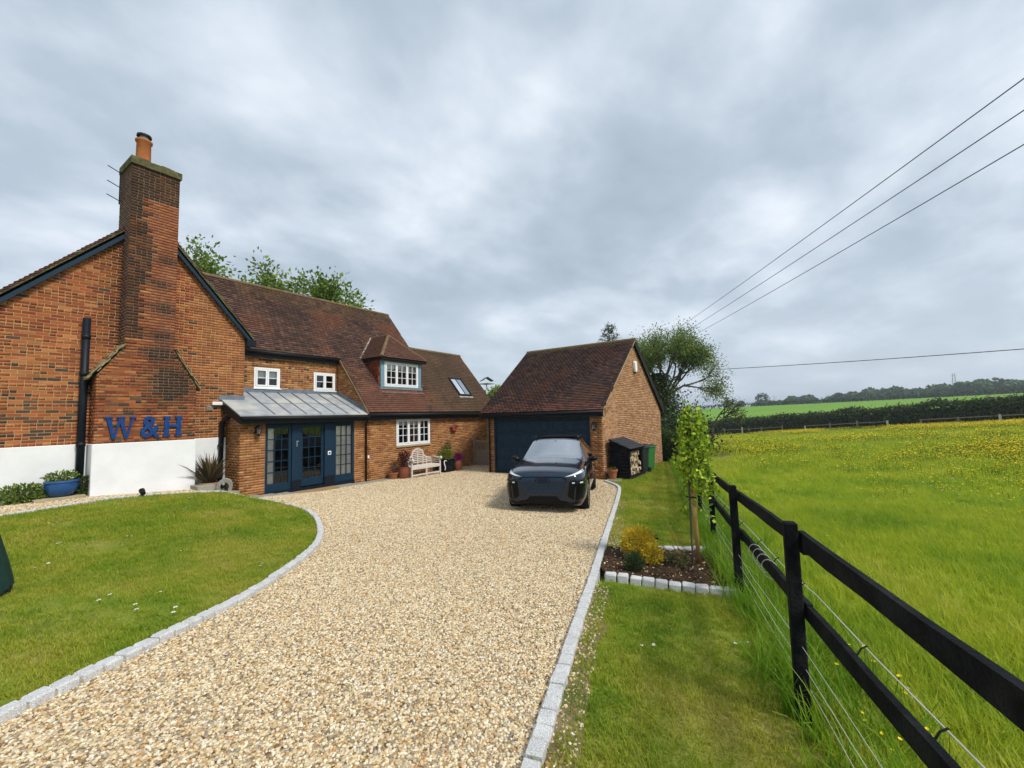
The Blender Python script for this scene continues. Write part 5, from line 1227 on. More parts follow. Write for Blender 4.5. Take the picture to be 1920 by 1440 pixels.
for x_ in (0, -2.9):
    for s_ in (-1, 1): cut.tube([(x_, s_*.68, .36), (x_, s_*1.3, .36)], .405, 28)
cuto = cut.build('cut', M_gloss); bo = tmp.modifiers.new('b', 'BOOLEAN'); bo.object = cuto; bo.operation = 'DIFFERENCE'; bo.solver = 'EXACT'
bpy.context.view_layer.update(); dg = bpy.context.evaluated_depsgraph_get(); shell = bpy.data.meshes.new_from_object(tmp.evaluated_get(dg)); bpy.data.objects.remove(tmp); bpy.data.objects.remove(cuto)
bms = bmesh.new(); bms.from_mesh(shell); bvh = BVHTree.FromBMesh(bms)
def car_part(name, mis, mats, parent=CAR, flt=None):
    b2 = bmesh.new(); b2.from_mesh(shell); kill = [f for f in b2.faces if not (f.material_index in mis and (flt is None or flt(f.calc_center_median())))]
    bmesh.ops.delete(b2, geom=kill, context='FACES')
    if not b2.faces: b2.free(); return None
    m2 = bpy.data.meshes.new(name); b2.to_mesh(m2); b2.free(); m2.materials.clear()
    for mt in mats: m2.materials.append(mt)
    m2.polygons.foreach_set('use_smooth', [True]*len(m2.polygons)); m2.set_sharp_from_angle(angle=R(50))
    return link(name, m2, parent)
nm_ = len(shell.materials)
car_part('body', {0}, [M_paint]); car_part('underbody', set(range(3, 9)), [M_gloss]*max(4, nm_)); car_part('windscreen', {2}, [M_screen]*3)
car_part('side_window', {1}, [M_carglass]*3, flt=lambda c: c.y > .3 and c.x > -3.42); car_part('side_window', {1}, [M_carglass]*3, flt=lambda c: c.y < -.3 and c.x > -3.42); car_part('rear_window', {1}, [M_carglass]*3, flt=lambda c: c.x <= -3.42)
mb = MB(); mb.bb(-3.3, -.9, -.78, .78, .5, .56); mb.bb(-.80, -.95, -.78, .78, .56, 1.02); mb.box((-1.75, .38, .9), (.16, .5, .75)); mb.box((-1.75, -.38, .9), (.16, .5, .75)); mb.box((-1.78, .38, 1.38), (.10, .26, .2)); mb.box((-1.78, -.38, 1.38), (.10, .26, .2)); mb.bb(-3.2, -2.7, -.7, .7, .6, 1.2)
mb.build('cabin', pmat('cabin_grey', (.30, .32, .31), .7, .2, var=.2), CAR, local=True)
def front_patch(name, poly, mat, off=.008, step=.05, parent=CAR, dirx=True):
    V2, F2 = tri2d(poly, step); vv = []
    for y_, z_ in V2:
        z_ = z_+(.10 if z_ > .50 else .10*max(0, z_-.30)/.2)
        hit = bvh.ray_cast(Vector((2, y_, z_)), Vector((-1, 0, 0)))
        x_ = hit[0].x if hit[0] is not None else .6
        vv.append((x_+off, y_, z_))
    m2 = bpy.data.meshes.new(name); m2.from_pydata(vv, [], F2); m2.materials.append(mat)
    b2 = bmesh.new(); b2.from_mesh(m2)
    for f in b2.faces:
        if f.normal.x < 0: f.normal_flip()
    r_ = bmesh.ops.extrude_face_region(b2, geom=list(b2.faces)); bmesh.ops.translate(b2, verts=[v for v in r_['geom'] if isinstance(v, bmesh.types.BMVert)], vec=(.006, 0, 0)); b2.to_mesh(m2); b2.free()
    m2.polygons.foreach_set('use_smooth', [True]*len(m2.polygons)); m2.set_sharp_from_angle(angle=R(40))
    return link(name, m2, parent)
GR = [(-.54, .70), (-.44, .765), (.44, .765), (.54, .70), (.50, .52), (.36, .42), (-.36, .42), (-.50, .52)]
gr_ = front_patch('grille', GR[::-1], M_grille, .004)
for r_ in range(8):
    z_ = .445+r_*.034
    hw = .36+min(.14, (z_-.42)*1.3)+(.02 if z_ > .55 else 0)
    n_ = 9
    for q in range(n_):
        y0_ = -hw+2*hw*(q+(.5 if r_ % 2 else 0))/n_+.012; y1_ = min(hw, y0_+2*hw/n_-.03)
        if y1_-y0_ < .03: continue
        front_patch('grille_bar', [(y0_, z_), (y1_, z_), (y1_, z_+.014), (y0_, z_+.014)], M_chrome if False else M_hd, .012, .06, gr_)
ey = [(-.54, .70), (-.44, .765), (.44, .765), (.54, .70), (.56, .71), (.45, .785), (-.45, .785), (-.56, .71)]
front_patch('grille_surround', ey, M_gloss, .010)
edge_ = [(-.54, .69), (-.50, .52), (-.36, .42), (.36, .42), (.50, .52), (.54, .69), (.525, .69), (.488, .526), (.352, .432), (-.352, .432), (-.488, .526), (-.525, .69)]
front_patch('grille_edge', edge_, M_chrome, .012)
# emblem of four linked rings
hx = bvh.ray_cast(Vector((2, 0, .80)), Vector((-1, 0, 0)))[0].x+.022; mb = MB()
for i in range(4):
    cy_ = -.1125+i*.075; mb.tube([(hx+.003*(i % 2), cy_+.05*math.cos(t), .80+.05*math.sin(t)) for t in np.linspace(0, 2*PI, 25)], .008, 6, cap=False)
mb.build('ring_emblem', M_gloss, CAR, True, local=True)
for s_ in (-1, 1):
    f = lambda P_: [(s_*a, b) for a, b in (P_ if s_ > 0 else P_[::-1])]
    hl = front_patch('headlight', f([(.50, .775), (.60, .735), (.84, .765), (.90, .80), (.93, .895), (.88, .90), (.70, .845)]), M_hd, .006, .04)
    front_patch('light_strip', f([(.50, .785), (.60, .795), (.86, .845), (.92, .885), (.88, .902), (.70, .85)]), M_drl, .016, .035, hl)
    front_patch('lower_intake', f([(.56, .40), (.72, .33), (.90, .36), (.93, .60), (.90, .70), (.60, .675)]), M_gloss, .006)
    for w_ in range(3): front_patch('main_lamp', f([(.66+.085*w_, .635), (.72+.085*w_, .635), (.72+.085*w_, .665), (.66+.085*w_, .665)]), M_drl if w_ != 1 else M_hd, .014, .05)
    front_patch('air_blade', f([(.68, .34), (.715, .345), (.755, .58), (.725, .58)]), M_chrome, .016, .04)
front_patch('bumper_lip', [(-.80, .27), (.80, .27), (.84, .32), (.60, .30), (.30, .335), (-.30, .335), (-.60, .30), (-.84, .32)], M_gloss, .012, .05)
front_patch('lower_grille', [(-.40, .335), (.40, .335), (.30, .40), (-.30, .40)], M_gloss, .006, .05)
for s_ in (-1, 1):
    bm = bmesh.new(); bmesh.ops.create_uvsphere(bm, u_segments=14, v_segments=10, radius=1)
    for v in bm.verts: v.co = Vector((v.co.x*.10-.82, s_*(1.03+v.co.y*.125), 1.12+v.co.z*.075+.02*v.co.y))
    m2 = bpy.data.meshes.new('door_mirror'); bm.to_mesh(m2); bm.free(); m2.materials.append(M_gloss); m2.polygons.foreach_set('use_smooth', [True]*len(m2.polygons)); mm_ = link('door_mirror', m2, CAR)
    mb = MB(); mb.tube([(-.80, s_*.88, 1.02), (-.80, s_*.98, 1.06)], .03, 8); mb.build('mirror_arm', M_gloss, mm_, local=True)
    mb = MB(); mb.tube([(-1.5, s_*.60, 1.63), (-1.62, s_*.60, 1.668), (-2.9, s_*.585, 1.66), (-3.1, s_*.57, 1.60)], .018, 8); mb.build('roof_rail', M_gloss, CAR, local=True)
    for zc_ in (.80,):
        mb = MB(); mb.bar((-1.55, s_*.985, .86), (-1.80, s_*.985, .86), .02, .03); mb.bar((-2.5, s_*.985, .88), (-2.75, s_*.985, .88), .02, .03); mb.build('door_handles', M_gloss, CAR, local=True)
mb = MB(); mb.tube([(-1.30, .0, 1.50), (-1.36, 0, 1.50)], .07, 10); mb.build('rain_sensor', M_hd, CAR, local=True)
mb = MB(); mb.bb(-2.9, -1.62, -.48, .48, 1.648, 1.662); mb.build('glass_roof', M_gloss, CAR, local=True)
for x_ in (0, -2.9):
    for s_ in (-1, 1):
        mb = MB(); pr_ = [(.27, -.12), (.33, -.125), (.358, -.10), (.362, 0), (.358, .10), (.33, .125), (.27, .12)]; n_ = 32; VV = []; FF_ = []
        for r_, w_ in pr_:
            for q in range(n_): t = 2*PI*q/n_; VV.append((x_+r_*math.cos(t), s_*(.83+w_), .36+r_*math.sin(t)))
        for i in range(len(pr_)-1):
            for q in range(n_): FF_.append((i*n_+q, i*n_+(q+1) % n_, (i+1)*n_+(q+1) % n_, (i+1)*n_+q))
        mb.add(VV, FF_); wh = mb.build('wheel', M_tyre, CAR, True, local=True)
        mb = MB(); mb.tube([(x_, s_*.80, .36), (x_, s_*.90, .36)], .275, 28); mb.build('brake_disc', M_hd, wh, local=True)
        mb = MB(); y_ = s_*.935
        mb.tube([(x_+.262*math.cos(t), y_, .36+.262*math.sin(t)) for t in np.linspace(0, 2*PI, 33)], .014, 6, cap=False)
        for q in range(10): t = 2*PI*(q//2)/5+(.16 if q % 2 else -.16); mb.bar((x_+.05*math.cos(t), y_-s_*.01, .36+.05*math.sin(t)), (x_+.26*math.cos(t), y_, .36+.26*math.sin(t)), .02, .04, up=(0, 1, 0))
        mb.tube([(x_, y_-s_*.02, .36), (x_, y_+s_*.006, .36)], .06, 14); mb.build('rim', M_rim, wh, local=True)
bms.free()

# ------------------------------------------------------------------ field fence
fence = empty('post_and_rail_fence', (3.24, .11, g(3.24, .11))); T(fence, 'black two rail timber fence with strands of wire beside the meadow', 'fence')
FXS = [-2.8, -.8, 1.2, 3.24, 5.28, 7.3, 9.3, 11.3, 13.3, 15.3, 17.3, 19.3, 21.2]
FP = []
for i, x_ in enumerate(FXS):
    p = fl(x_, -.02); z_ = g(*p); FP.append(Vector((p[0], p[1], z_)))
    mb = MB(); h = 1.18+random.uniform(-.015, .02); tl = Vector((random.uniform(-.012, .012), random.uniform(-.012, .012), 0)); a = math.atan2(FD[1], FD[0])
    Mx = Matrix.Rotation(a+random.uniform(-.06, .06), 3, 'Z') @ Matrix.Rotation(tl.x, 3, 'X') @ Matrix.Rotation(tl.y, 3, 'Y')
    mb.box((p[0], p[1], z_+h/2-.1), (.074, .074, h+.2), 0, 0, None, Mx); mb.build('post', M_blackwood, fence, bevel=.008)
fo = Vector((FN[0], FN[1], 0))
for i in range(len(FP)-1):
    a, b = FP[i], FP[i+1]; ext = (b-a).normalized()*.04
    for zc, hh in ((1.07, .097), (.655, .097)):
        o0, o1 = random.uniform(-.02, .02), random.uniform(-.02, .02); mb = MB()
        p0 = a+fo*.066+Vector((0, 0, zc+o0))-ext; p1 = b+fo*.066+Vector((0, 0, zc+o1))+ext
        n_ = 5; d = (p1-p0).normalized(); u = Vector((0, 0, 1)); sd = d.cross(u).normalized(); u = sd.cross(d); VV = []
        for q in range(n_+1):
            c = p0.lerp(p1, q/n_)+u*random.uniform(-.006, .006); w_ = .016; h_ = hh/2+random.uniform(-.004, .004); VV += [c-sd*w_-u*h_, c+sd*w_-u*h_, c+sd*w_+u*h_, c-sd*w_+u*h_]
        mb.add(VV, [(q*4+k, q*4+(k+1) % 4, q*4+4+(k+1) % 4, q*4+4+k) for q in range(n_) for k in range(4)]+[(3, 2, 1, 0), (n_*4, n_*4+1, n_*4+2, n_*4+3)]); mb.build('rail', M_blackwood, fence)
for j, (h, off, r_) in enumerate(((.755, .10, .0032), (.46, -.01, .0016), (.34, .0, .0016), (.20, .02, .0016))):
    pts = []
    for i in range(len(FP)-1):
        for t in (0, .33, .66): p = FP[i].lerp(FP[i+1], t); pts.append(p+fo*(off+.02)+Vector((0, 0, h+random.uniform(-.012, .012)-.02*math.sin(PI*t))))
    mb = MB(); mb.tube(pts, r_, 5, cap=False); mb.build('wire', M_rope, fence)
for i in range(len(FP)-1):
    for t in (.12, .42, .7):
        p = FP[i].lerp(FP[i+1], t)
        if not (1 < p.x < 9): continue
        mb = MB(); q0 = p+fo*.08+Vector((0, 0, .705)); mb.tube([q0, q0+fo*.02+Vector((0, 0, .035)), q0+fo*.045+Vector((0, 0, .05))], .004, 5); mb.build('insulator', M_black, fence)
# loose coil of wire hanging on the lower rail
mb = MB()
for q in range(4):
    c = FP[4].lerp(FP[3], .35+.08*q)+fo*.05+Vector((0, 0, .66)); mb.tube([c+Vector((FD[0]*.05*math.cos(t), FD[1]*.05*math.cos(t), .075*math.sin(t)))-fo*.05*math.cos(t) for t in np.linspace(0, 2*PI, 14)], .003, 4, cap=False)
mb.build('wire_coil', M_rope, fence)

# ------------------------------------------------------------------ leaves, trees, shrubs
def leaves(name, P, size, cols, mat, parent, fold=.3, aspect=.55, seed=0, up=0.):
    """one folded leaf (two triangles pairs) at each point of P"""
    rg = np.random.default_rng(seed); P = np.asarray(P, float); n = len(P)
    d = rg.normal(size=(n, 3)); d[:, 2] += up; d /= np.linalg.norm(d, axis=1)[:, None]
    q = rg.normal(size=(n, 3)); s = np.cross(d, q); s /= np.linalg.norm(s, axis=1)[:, None]; nn = np.cross(d, s)
    L_ = (size*rg.uniform(.65, 1.3, n))[:, None]; W_ = L_*aspect
    A = P-d*L_*.5; B = P+s*W_*.5+nn*L_*fold*.25; C = P+d*L_*.5; D = P-s*W_*.5+nn*L_*fold*.25
    V = np.stack([A, B, C, D], 1).reshape(-1, 3); i = np.arange(n)*4
    F = np.concatenate([np.stack([i, i+1, i+2], 1), np.stack([i, i+2, i+3], 1)]); ci = rg.integers(0, len(cols), n); f = rg.uniform(.75, 1.25, n)[:, None]
    cc = np.array(cols)[ci]*f; return np_mesh(name, V, F, mat, parent, np.concatenate([cc, cc]))
def grow(base, d, length, r, depth, rg, segs, tips, split=(2, 3), ang=.55, taper=.68, up=.25, wob=.12, lmin=.7, rf=.62, ld=1):
    p = Vector(base); d = Vector(d).normalized(); n = 3
    for i in range(n):
        nd = (d+Vector((rg.uniform(-1, 1), rg.uniform(-1, 1), rg.uniform(-1, 1)))*wob+Vector((0, 0, up*.08))).normalized(); q = p+nd*(length/n); r1 = r*(1-.3*(i+1)/n); segs.append((p, q, r*(1-.3*i/n), r1)); 
        if depth <= ld: tips.append((q, nd))
        p = q; d = nd
    if depth > 0:
        for k in range(rg.randint(*split)):
            ax = Vector((rg.uniform(-1, 1), rg.uniform(-1, 1), rg.uniform(-1, 1))).normalized(); nd = (Matrix.Rotation(rg.uniform(.5, 1.3)*ang, 3, ax) @ d+Vector((0, 0, up*.3))).normalized()
            grow(p, nd, length*taper*rg.uniform(lmin, 1.15), r*rf, depth-1, rg, segs, tips, split, ang, taper, up, wob, lmin, rf, ld)
def seg_mesh(name, segs, mat, parent, n=5):
    V = []; F = []
    for a, b, r0, r1 in segs:
        d = (b-a).normalized(); s = d.cross(Vector((.3, .2, 1))).normalized(); t = d.cross(s); o_ = len(V)
        for p, r_ in ((a, r0), (b, r1)):
            for k in range(n): q = p+(s*math.cos(2*PI*k/n)+t*math.sin(2*PI*k/n))*r_; V.append(tuple(q))
        for k in range(n): F.append((o_+k, o_+(k+1) % n, o_+n+(k+1) % n, o_+n+k))
    return np_mesh(name, V, F, mat, parent, smooth=True)
def tree(name, label, base, trunk_h, r, depth, length, seed, leafsize, nleaf, spread, cols, cat='tree', group=None, ang=.6, split=(2, 3), up=.25, mat=None, bark=None, taper=.7, dirs=None, keep=1.0, rf=.62, r0=.6, ld=1):
    rg = random.Random(seed); o = empty(name, base); T(o, label, cat, group); segs = []; tips = []; b = Vector(base)
    top = b+Vector((rg.uniform(-.03, .03)*trunk_h, rg.uniform(-.03, .03)*trunk_h, trunk_h)); segs.append((b-Vector((0, 0, .2)), top, r*1.15, r*.85))
    for dv in (dirs or [(rg.uniform(-.6, .6), rg.uniform(-.6, .6), 1) for _ in range(4)]): grow(top, dv, length*rg.uniform(.85, 1.15), r*r0, depth, rg, segs, tips, split, ang, taper, up, .12, .7, rf, ld)
    seg_mesh('trunk', segs, bark or M_bark, o); tips = [t for t in tips if rg.random() < keep]
    P = []
    g2_ = np.random.default_rng(seed)
    for t, d in tips: P.append(np.array(t)+g2_.normal(size=(nleaf, 3))*spread)
    leaves('crown', np.concatenate(P), leafsize, cols, mat or M_leaf, o, seed=seed); return o, segs, tips
GREEN = [(.14, .22, .016), (.19, .28, .02), (.10, .17, .015), (.24, .33, .03), (.08, .14, .014)]
BRIGHT = [(.16, .27, .012), (.20, .31, .015), (.13, .23, .012), (.24, .34, .025)]
DARKG = [(.020, .042, .010), (.028, .055, .012), (.015, .032, .009), (.042, .075, .014)]
zb = lambda x, y: g(x, y)
# ash behind the main roof
tree('ash_tree', 'airy young leafed tree standing behind the main roof ridge', (13.6, 33.5, zb(13.6, 33.5)), 8.6, .20, 4, 2.3, 61, .30, 11, .45, GREEN+[(.14, .21, .02)], ang=.75, up=.35, keep=.85, dirs=[(-.9, .5, .8), (-.25, .2, 1.1), (.3, -.2, 1), (.7, -.6, .8), (-.6, .1, .6)])
tree('ash_tree', 'low leafy tree behind the right end of the main roof ridge', (16.9, 27.9, zb(16.9, 27.9)), 6.0, .15, 4, 1.45, 66, .26, 8, .38, GREEN, ang=.7, up=.4, keep=.8, dirs=[(-.4, .5, 1), (.2, -.1, 1.0), (.5, -.6, .8)])
tree('ash_tree', 'slender leafy tree with wispy top twigs behind the main roof ridge', (16.6, 29.6, zb(16.6, 29.6)), 8.5, .16, 4, 2.2, 64, .28, 9, .42, GREEN, ang=.6, up=.45, keep=.65, dirs=[(-.3, .5, 1), (.1, -.1, 1.1), (.5, -.5, .9)])
# shrub tree between house and garage with a bird table in front
tree('apple_tree', 'small bright green tree in the gap between house and garage', (26.2, 19.3, zb(26.2, 19.3)), 4.1, .07, 3, .66, 63, .16, 16, .15, BRIGHT+[(.6, .62, .5)], ang=.8, keep=.9)
bt = empty('bird_table', (24.6, 19.1, zb(24.6, 19.1))); T(bt, 'bird table with a dark pitched roof seen past the garage eave', 'bird table')
mb = MB(); mb.tube([(24.6, 19.1, zb(24.6, 19.1)), (24.6, 19.1, 4.6)], .05, 8); mb.build('pole', M_white, bt); mb = MB(); mb.bar((24.25, 19.35, 4.82), (24.62, 19.1, 5.10), .62, .04); mb.bar((24.6, 19.1, 5.10), (24.97, 18.85, 4.82), .62, .04); mb.build('roof', M_slate, bt); mb = MB(); mb.box((24.6, 19.1, 4.62), (.8, .8, .05)); mb.build('tray', M_oak, bt)
# ivy-clad tree behind the garage
o, segs, tips = tree('ivy_clad_tree', 'half bare tree with an ivy smothered trunk behind the garage', (33.3, 8.8, zb(33.3, 8.8)), 4.1, .30, 5, 1.66, 67, .13, 8, .40, [(.14, .21, .03), (.19, .27, .05), (.11, .17, .03), (.22, .28, .08)], ang=.62, up=.40, bark=M_twig, keep=.9, split=(2, 3), rf=.70, r0=.36, ld=3, dirs=[(-.8, .9, 1), (-.45, .55, 1.2), (-.1, .1, 1.2), (.3, -.35, 1.1), (.55, -.75, 1.0), (.8, -1.0, .75), (.4, .3, 1.1), (.6, -.6, .6), (-.2, -.2, .9)])
g3 = np.random.default_rng(5); P = []
for a, b, r0, r1 in segs[:60]:
    if r0 < .085: continue
    n_ = int(700*(b-a).length); t = g3.random((n_, 1)); base_ = np.array(a)+(np.array(b)-np.array(a))*t; P.append(base_+g3.normal(size=(n_, 3))*(.30+.8*r0))
zi = g3.random(13000)*6.0; wi = .35+.62*np.sin(np.clip(zi/5.9, 0, 1)*PI)**.6
P.append(np.column_stack([32.9+g3.normal(size=13000)*wi*.8, 9.1+g3.normal(size=13000)*wi*.85, zb(33.6, 7.9)+zi]))
leaves('ivy', np.concatenate(P), .17, DARKG+[(.07, .10, .012), (.09, .12, .015)], M_leaf_gloss, o, seed=9)
tree('bare_tree', 'twiggy nearly bare tree spreading out beside the ivy clad trunk', (37.0, 6.2, zb(37, 6.2)), 1.8, .15, 4, 1.35, 71, .09, 2, .16, GREEN, ang=.8, up=.12, bark=M_twig, keep=.4, rf=.72, r0=.5, split=(3, 3), dirs=[(.9, -1.3, .55), (.6, -1.0, .9), (.2, -.7, 1.1)])
P = np.column_stack([g3.normal(29.5, 1.2, 7000), g3.normal(6.9, 1.0, 7000), zb(29, 7)+np.abs(g3.normal(0, 1.35, 7000))+.1])
ho = empty('holly_bush', (29.5, 6.9, zb(29.5, 6.9))); T(ho, 'dark evergreen bush below the ivy clad tree', 'bush'); leaves('crown', P, .17, DARKG, M_leaf_gloss, ho, seed=4)
mb = MB(); [mb.tube([(29.5, 6.9, zb(29.5, 6.9)-.1), (29.5+a, 6.9+b, 1.2)], [.06, .02], 6) for a, b in ((-.6, .3), (.4, .5), (.2, -.6), (-.3, -.4))]; mb.build('stems', M_bark, ho)
# conifer top behind the garage ridge
cf = empty('conifer', (42.4, 16.5, zb(42, 16))); T(cf, 'sparse conifer top rising above the garage ridge', 'conifer'); segs = [(Vector((42.4, 16.5, zb(42, 16))), Vector((42.4, 16.5, 11.6)), .22, .03)]; P = []
rgc = random.Random(8)
for k in range(40):
    z_ = 6.5+5*k/40; a = k*2.4; l_ = (12.2-z_)*.36+.25; e_ = Vector((42.4+math.cos(a)*l_, 16.5+math.sin(a)*l_, z_+.15*l_)); segs.append((Vector((42.4, 16.5, z_)), e_, .03, .008))
    for t in np.linspace(.35, 1, 9): P.append(np.array(Vector((42.4, 16.5, z_)).lerp(e_, t))+g3.normal(size=(7, 3))*.13)
seg_mesh('trunk', segs, M_bark, cf); leaves('crown', np.concatenate(P), .22, [(.05, .065, .02), (.07, .085, .03), (.04, .05, .02)], M_leaf, cf, aspect=.3, seed=3)
# clipped hedge between garage and fence
def hedge(name, label, p0, p1, w, h0, h1, n, size, cols, seed, mat=None, group=None, rough=.12, core=True):
    rg = np.random.default_rng(seed); p0, p1 = np.array(p0, float), np.array(p1, float); d = p1-p0; L_ = np.hypot(*d); d /= L_; nrm = np.array((-d[1], d[0])); o = empty(name, ((p0[0]+p1[0])/2, (p0[1]+p1[1])/2, g((p0[0]+p1[0])/2, (p0[1]+p1[1])/2))); T(o, label, 'hedge', group)
    t = rg.random(n)*L_; face = rg.random(n); lat = np.where(face < .45, -1, np.where(face < .6, 1, rg.uniform(-1, 1, n)))*w/2; hz = np.where(face < .6, rg.random(n), 1.0)
    hv = h0+(h1-h0)*t/L_+np.array([noise.noise(Vector((q*.35, seed, 0)))*.22*(h0) +noise.noise(Vector((q*1.3, seed, 4)))*.10*h0 for q in t])
    x = p0[0]+d[0]*t+nrm[0]*lat; y = p0[1]+d[1]*t+nrm[1]*lat; z = G(x, y)+hv*hz
    P = np.column_stack([x, y, z])+rg.normal(size=(n, 3))*rough; leaves('foliage', P, size, cols, mat or M_leaf, o, seed=seed)
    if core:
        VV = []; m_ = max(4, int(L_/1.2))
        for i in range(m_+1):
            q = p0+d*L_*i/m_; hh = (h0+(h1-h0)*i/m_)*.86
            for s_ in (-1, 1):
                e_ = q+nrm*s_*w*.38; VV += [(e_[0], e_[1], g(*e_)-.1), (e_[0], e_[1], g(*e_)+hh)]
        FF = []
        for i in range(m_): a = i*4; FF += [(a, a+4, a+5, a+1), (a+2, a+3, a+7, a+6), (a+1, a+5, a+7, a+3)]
        np_mesh('dark_core', VV, FF, pmat(name+'_inner', (.022, .030, .012), 1, .05, var=.5, vscale=4), o)  # added solid core, coloured dark like the shaded inside of the hedge
    return o
hedge('garden_hedge', 'clipped pale topped hedge closing the lawn beyond the garage', (23.2, 8.6), (22.6, 4.75), 1.1, 1.62, 1.5, 6500, .085, [(.05, .09, .012), (.03, .06, .01), (.09, .14, .03)], 3, rough=.06)
P = np.column_stack([g3.uniform(22.2, 23.6, 900), g3.uniform(4.7, 8.6, 900), 0*g3.random(900)]); P[:, 2] = G(P[:, 0], P[:, 1])+1.56+g3.normal(0, .04, 900)
hedge('field_hedge', 'long dark hawthorn hedge running across the far side of the meadow', (89, 27), (60, -31), 1.7, 2.35, 2.75, 42000, .30, [(.045, .085, .018), (.06, .105, .022), (.030, .055, .014), (.09, .13, .03), (.08, .08, .03)], 13, rough=.2)
# grey post and rail fence in front of that hedge
ff = empty('field_fence', (75, -3, g(75, -3))); T(ff, 'old grey post and rail fence against the far field hedge', 'fence')
dv = np.array((60-89, -31-27.)); dv /= np.hypot(*dv); nv = np.array((dv[1], -dv[0])); 
if nv[0] > 0: nv = -nv
prev = None
for i in range(19):
    p = np.array((88, 25.))+dv*i*3.15+nv*1.35; z_ = g(*p)
    mb = MB(); h = random.uniform(1.05, 1.4); mb.box((p[0], p[1], z_+h/2), (.15, .15, h), .5); mb.build('post', M_oak if i % 3 else M_teak, ff)
    if prev is not None and i % 4 != 1: mb = MB(); mb.bar((prev[0], prev[1], prev[2]+1.05), (p[0], p[1], z_+1.05), .05, .10); mb.build('rail', M_oak, ff)
    prev = (p[0], p[1], z_)
# far hedge line on the crest and the wood beyond
hedge('crest_hedge', 'thin dark hedge line along the crest of the far green field', (288, 85), (205, -205), 1.5, 1.5, 1.5, 6000, .9, DARKG, 17, rough=.3, core=False)
P = []; rgw = np.random.default_rng(77); cl_ = []
for i in range(150):
    t = rgw.random(); a_ = R(29.5+t*24); r_ = rgw.uniform(350, 440); x = r_*(math.cos(a_)*_cy+math.sin(a_)*_sy); y = r_*(math.cos(a_)*_sy-math.sin(a_)*_cy)
    hgt = rgw.uniform(8, 12)*(.60+.45*t) if a_ > R(33) else rgw.uniform(4, 6); rad_ = hgt*rgw.uniform(.42, .6); zb_ = g(x, y); n_ = 230
    q = rgw.normal(size=(n_, 3)); q /= np.linalg.norm(q, axis=1)[:, None]; q *= rgw.uniform(.75, 1.05, (n_, 1)); q[:, 2] = q[:, 2]*.62; pts = np.array((x, y, zb_+hgt*.62))+q*np.array((rad_, rad_, hgt*.6)); P.append(pts)
wd = leaves('woodland', np.concatenate(P), 2.1, [(.08, .14, .045), (.11, .18, .06), (.055, .10, .04), (.14, .20, .07)], M_leaf, None, aspect=.8, seed=2); K(wd, 'stuff'); T(wd, 'dense broadleaf wood along the skyline beyond the fields', 'woodland')
rgt = random.Random(3)
for k, (px_, hgt, lab) in enumerate(((1428, 10.5, 'round lone tree on the skyline at the end of the wood'), (1365, 6.5, 'small skyline tree with a thin crown left of the wood'), (1388, 5.5, 'lowest of the small skyline trees left of the wood'))):
    a_ = math.atan((px_-960)/800); r_ = 360; x = r_*(math.cos(a_)*_cy+math.sin(a_)*_sy); y = r_*(math.cos(a_)*_sy-math.sin(a_)*_cy); o = empty('field_tree', (x, y, g(x, y))); T(o, lab, 'tree')
    q = rgw.normal(size=(420, 3)); q /= np.linalg.norm(q, axis=1)[:, None]; q *= rgw.uniform(.5, 1.05, (420, 1)); leaves('crown', np.array((x, y, g(x, y)+hgt*.6))+q*np.array((hgt*.45, hgt*.45, hgt*.42)), 1.3, [(.035, .06, .022), (.05, .08, .03)], M_leaf, o, seed=k); mb = MB(); mb.tube([(x, y, g(x, y)-1), (x, y, g(x, y)+hgt*.5)], [.4, .2], 6); mb.build('trunk', M_bark, o)
# two distant pylons
for px_, r_, h_ in ((1790, 900, 52), (1450, 1100, 36)):
    a_ = math.atan((px_-960)/800); x = r_*(math.cos(a_)*_cy+math.sin(a_)*_sy); y = r_*(math.cos(a_)*_sy-math.sin(a_)*_cy); z0_ = 2.2-6; o = empty('pylon', (x, y, z0_)); T(o, 'distant lattice pylon rising %s' % ('out of the wood on the skyline' if px_ > 1600 else 'behind the skyline trees'), 'pylon'); mb = MB()
    for sx, sy_ in ((-1, -1), (1, -1), (1, 1), (-1, 1)): mb.tube([(x+sx*4, y+sy_*4, z0_), (x+sx*1.0, y+sy_*1.0, z0_+h_)], .35, 4)
    for q in range(8): z_ = z0_+h_*q/8; w_ = 4-3*q/8; mb.bar((x-w_, y-w_, z_), (x+w_*.8, y+w_*.8, z_+h_/8), .3, .3)
    mb.build('tower', M_steel, o)
    for q, zz_ in enumerate((.62, .78, .93)): mb = MB(); mb.bar((x-5.5*_sy, y+5.5*_cy, z0_+h_*zz_), (x+5.5*_sy, y-5.5*_cy, z0_+h_*zz_), .5, .5); mb.build('cross_arm', M_steel, o)
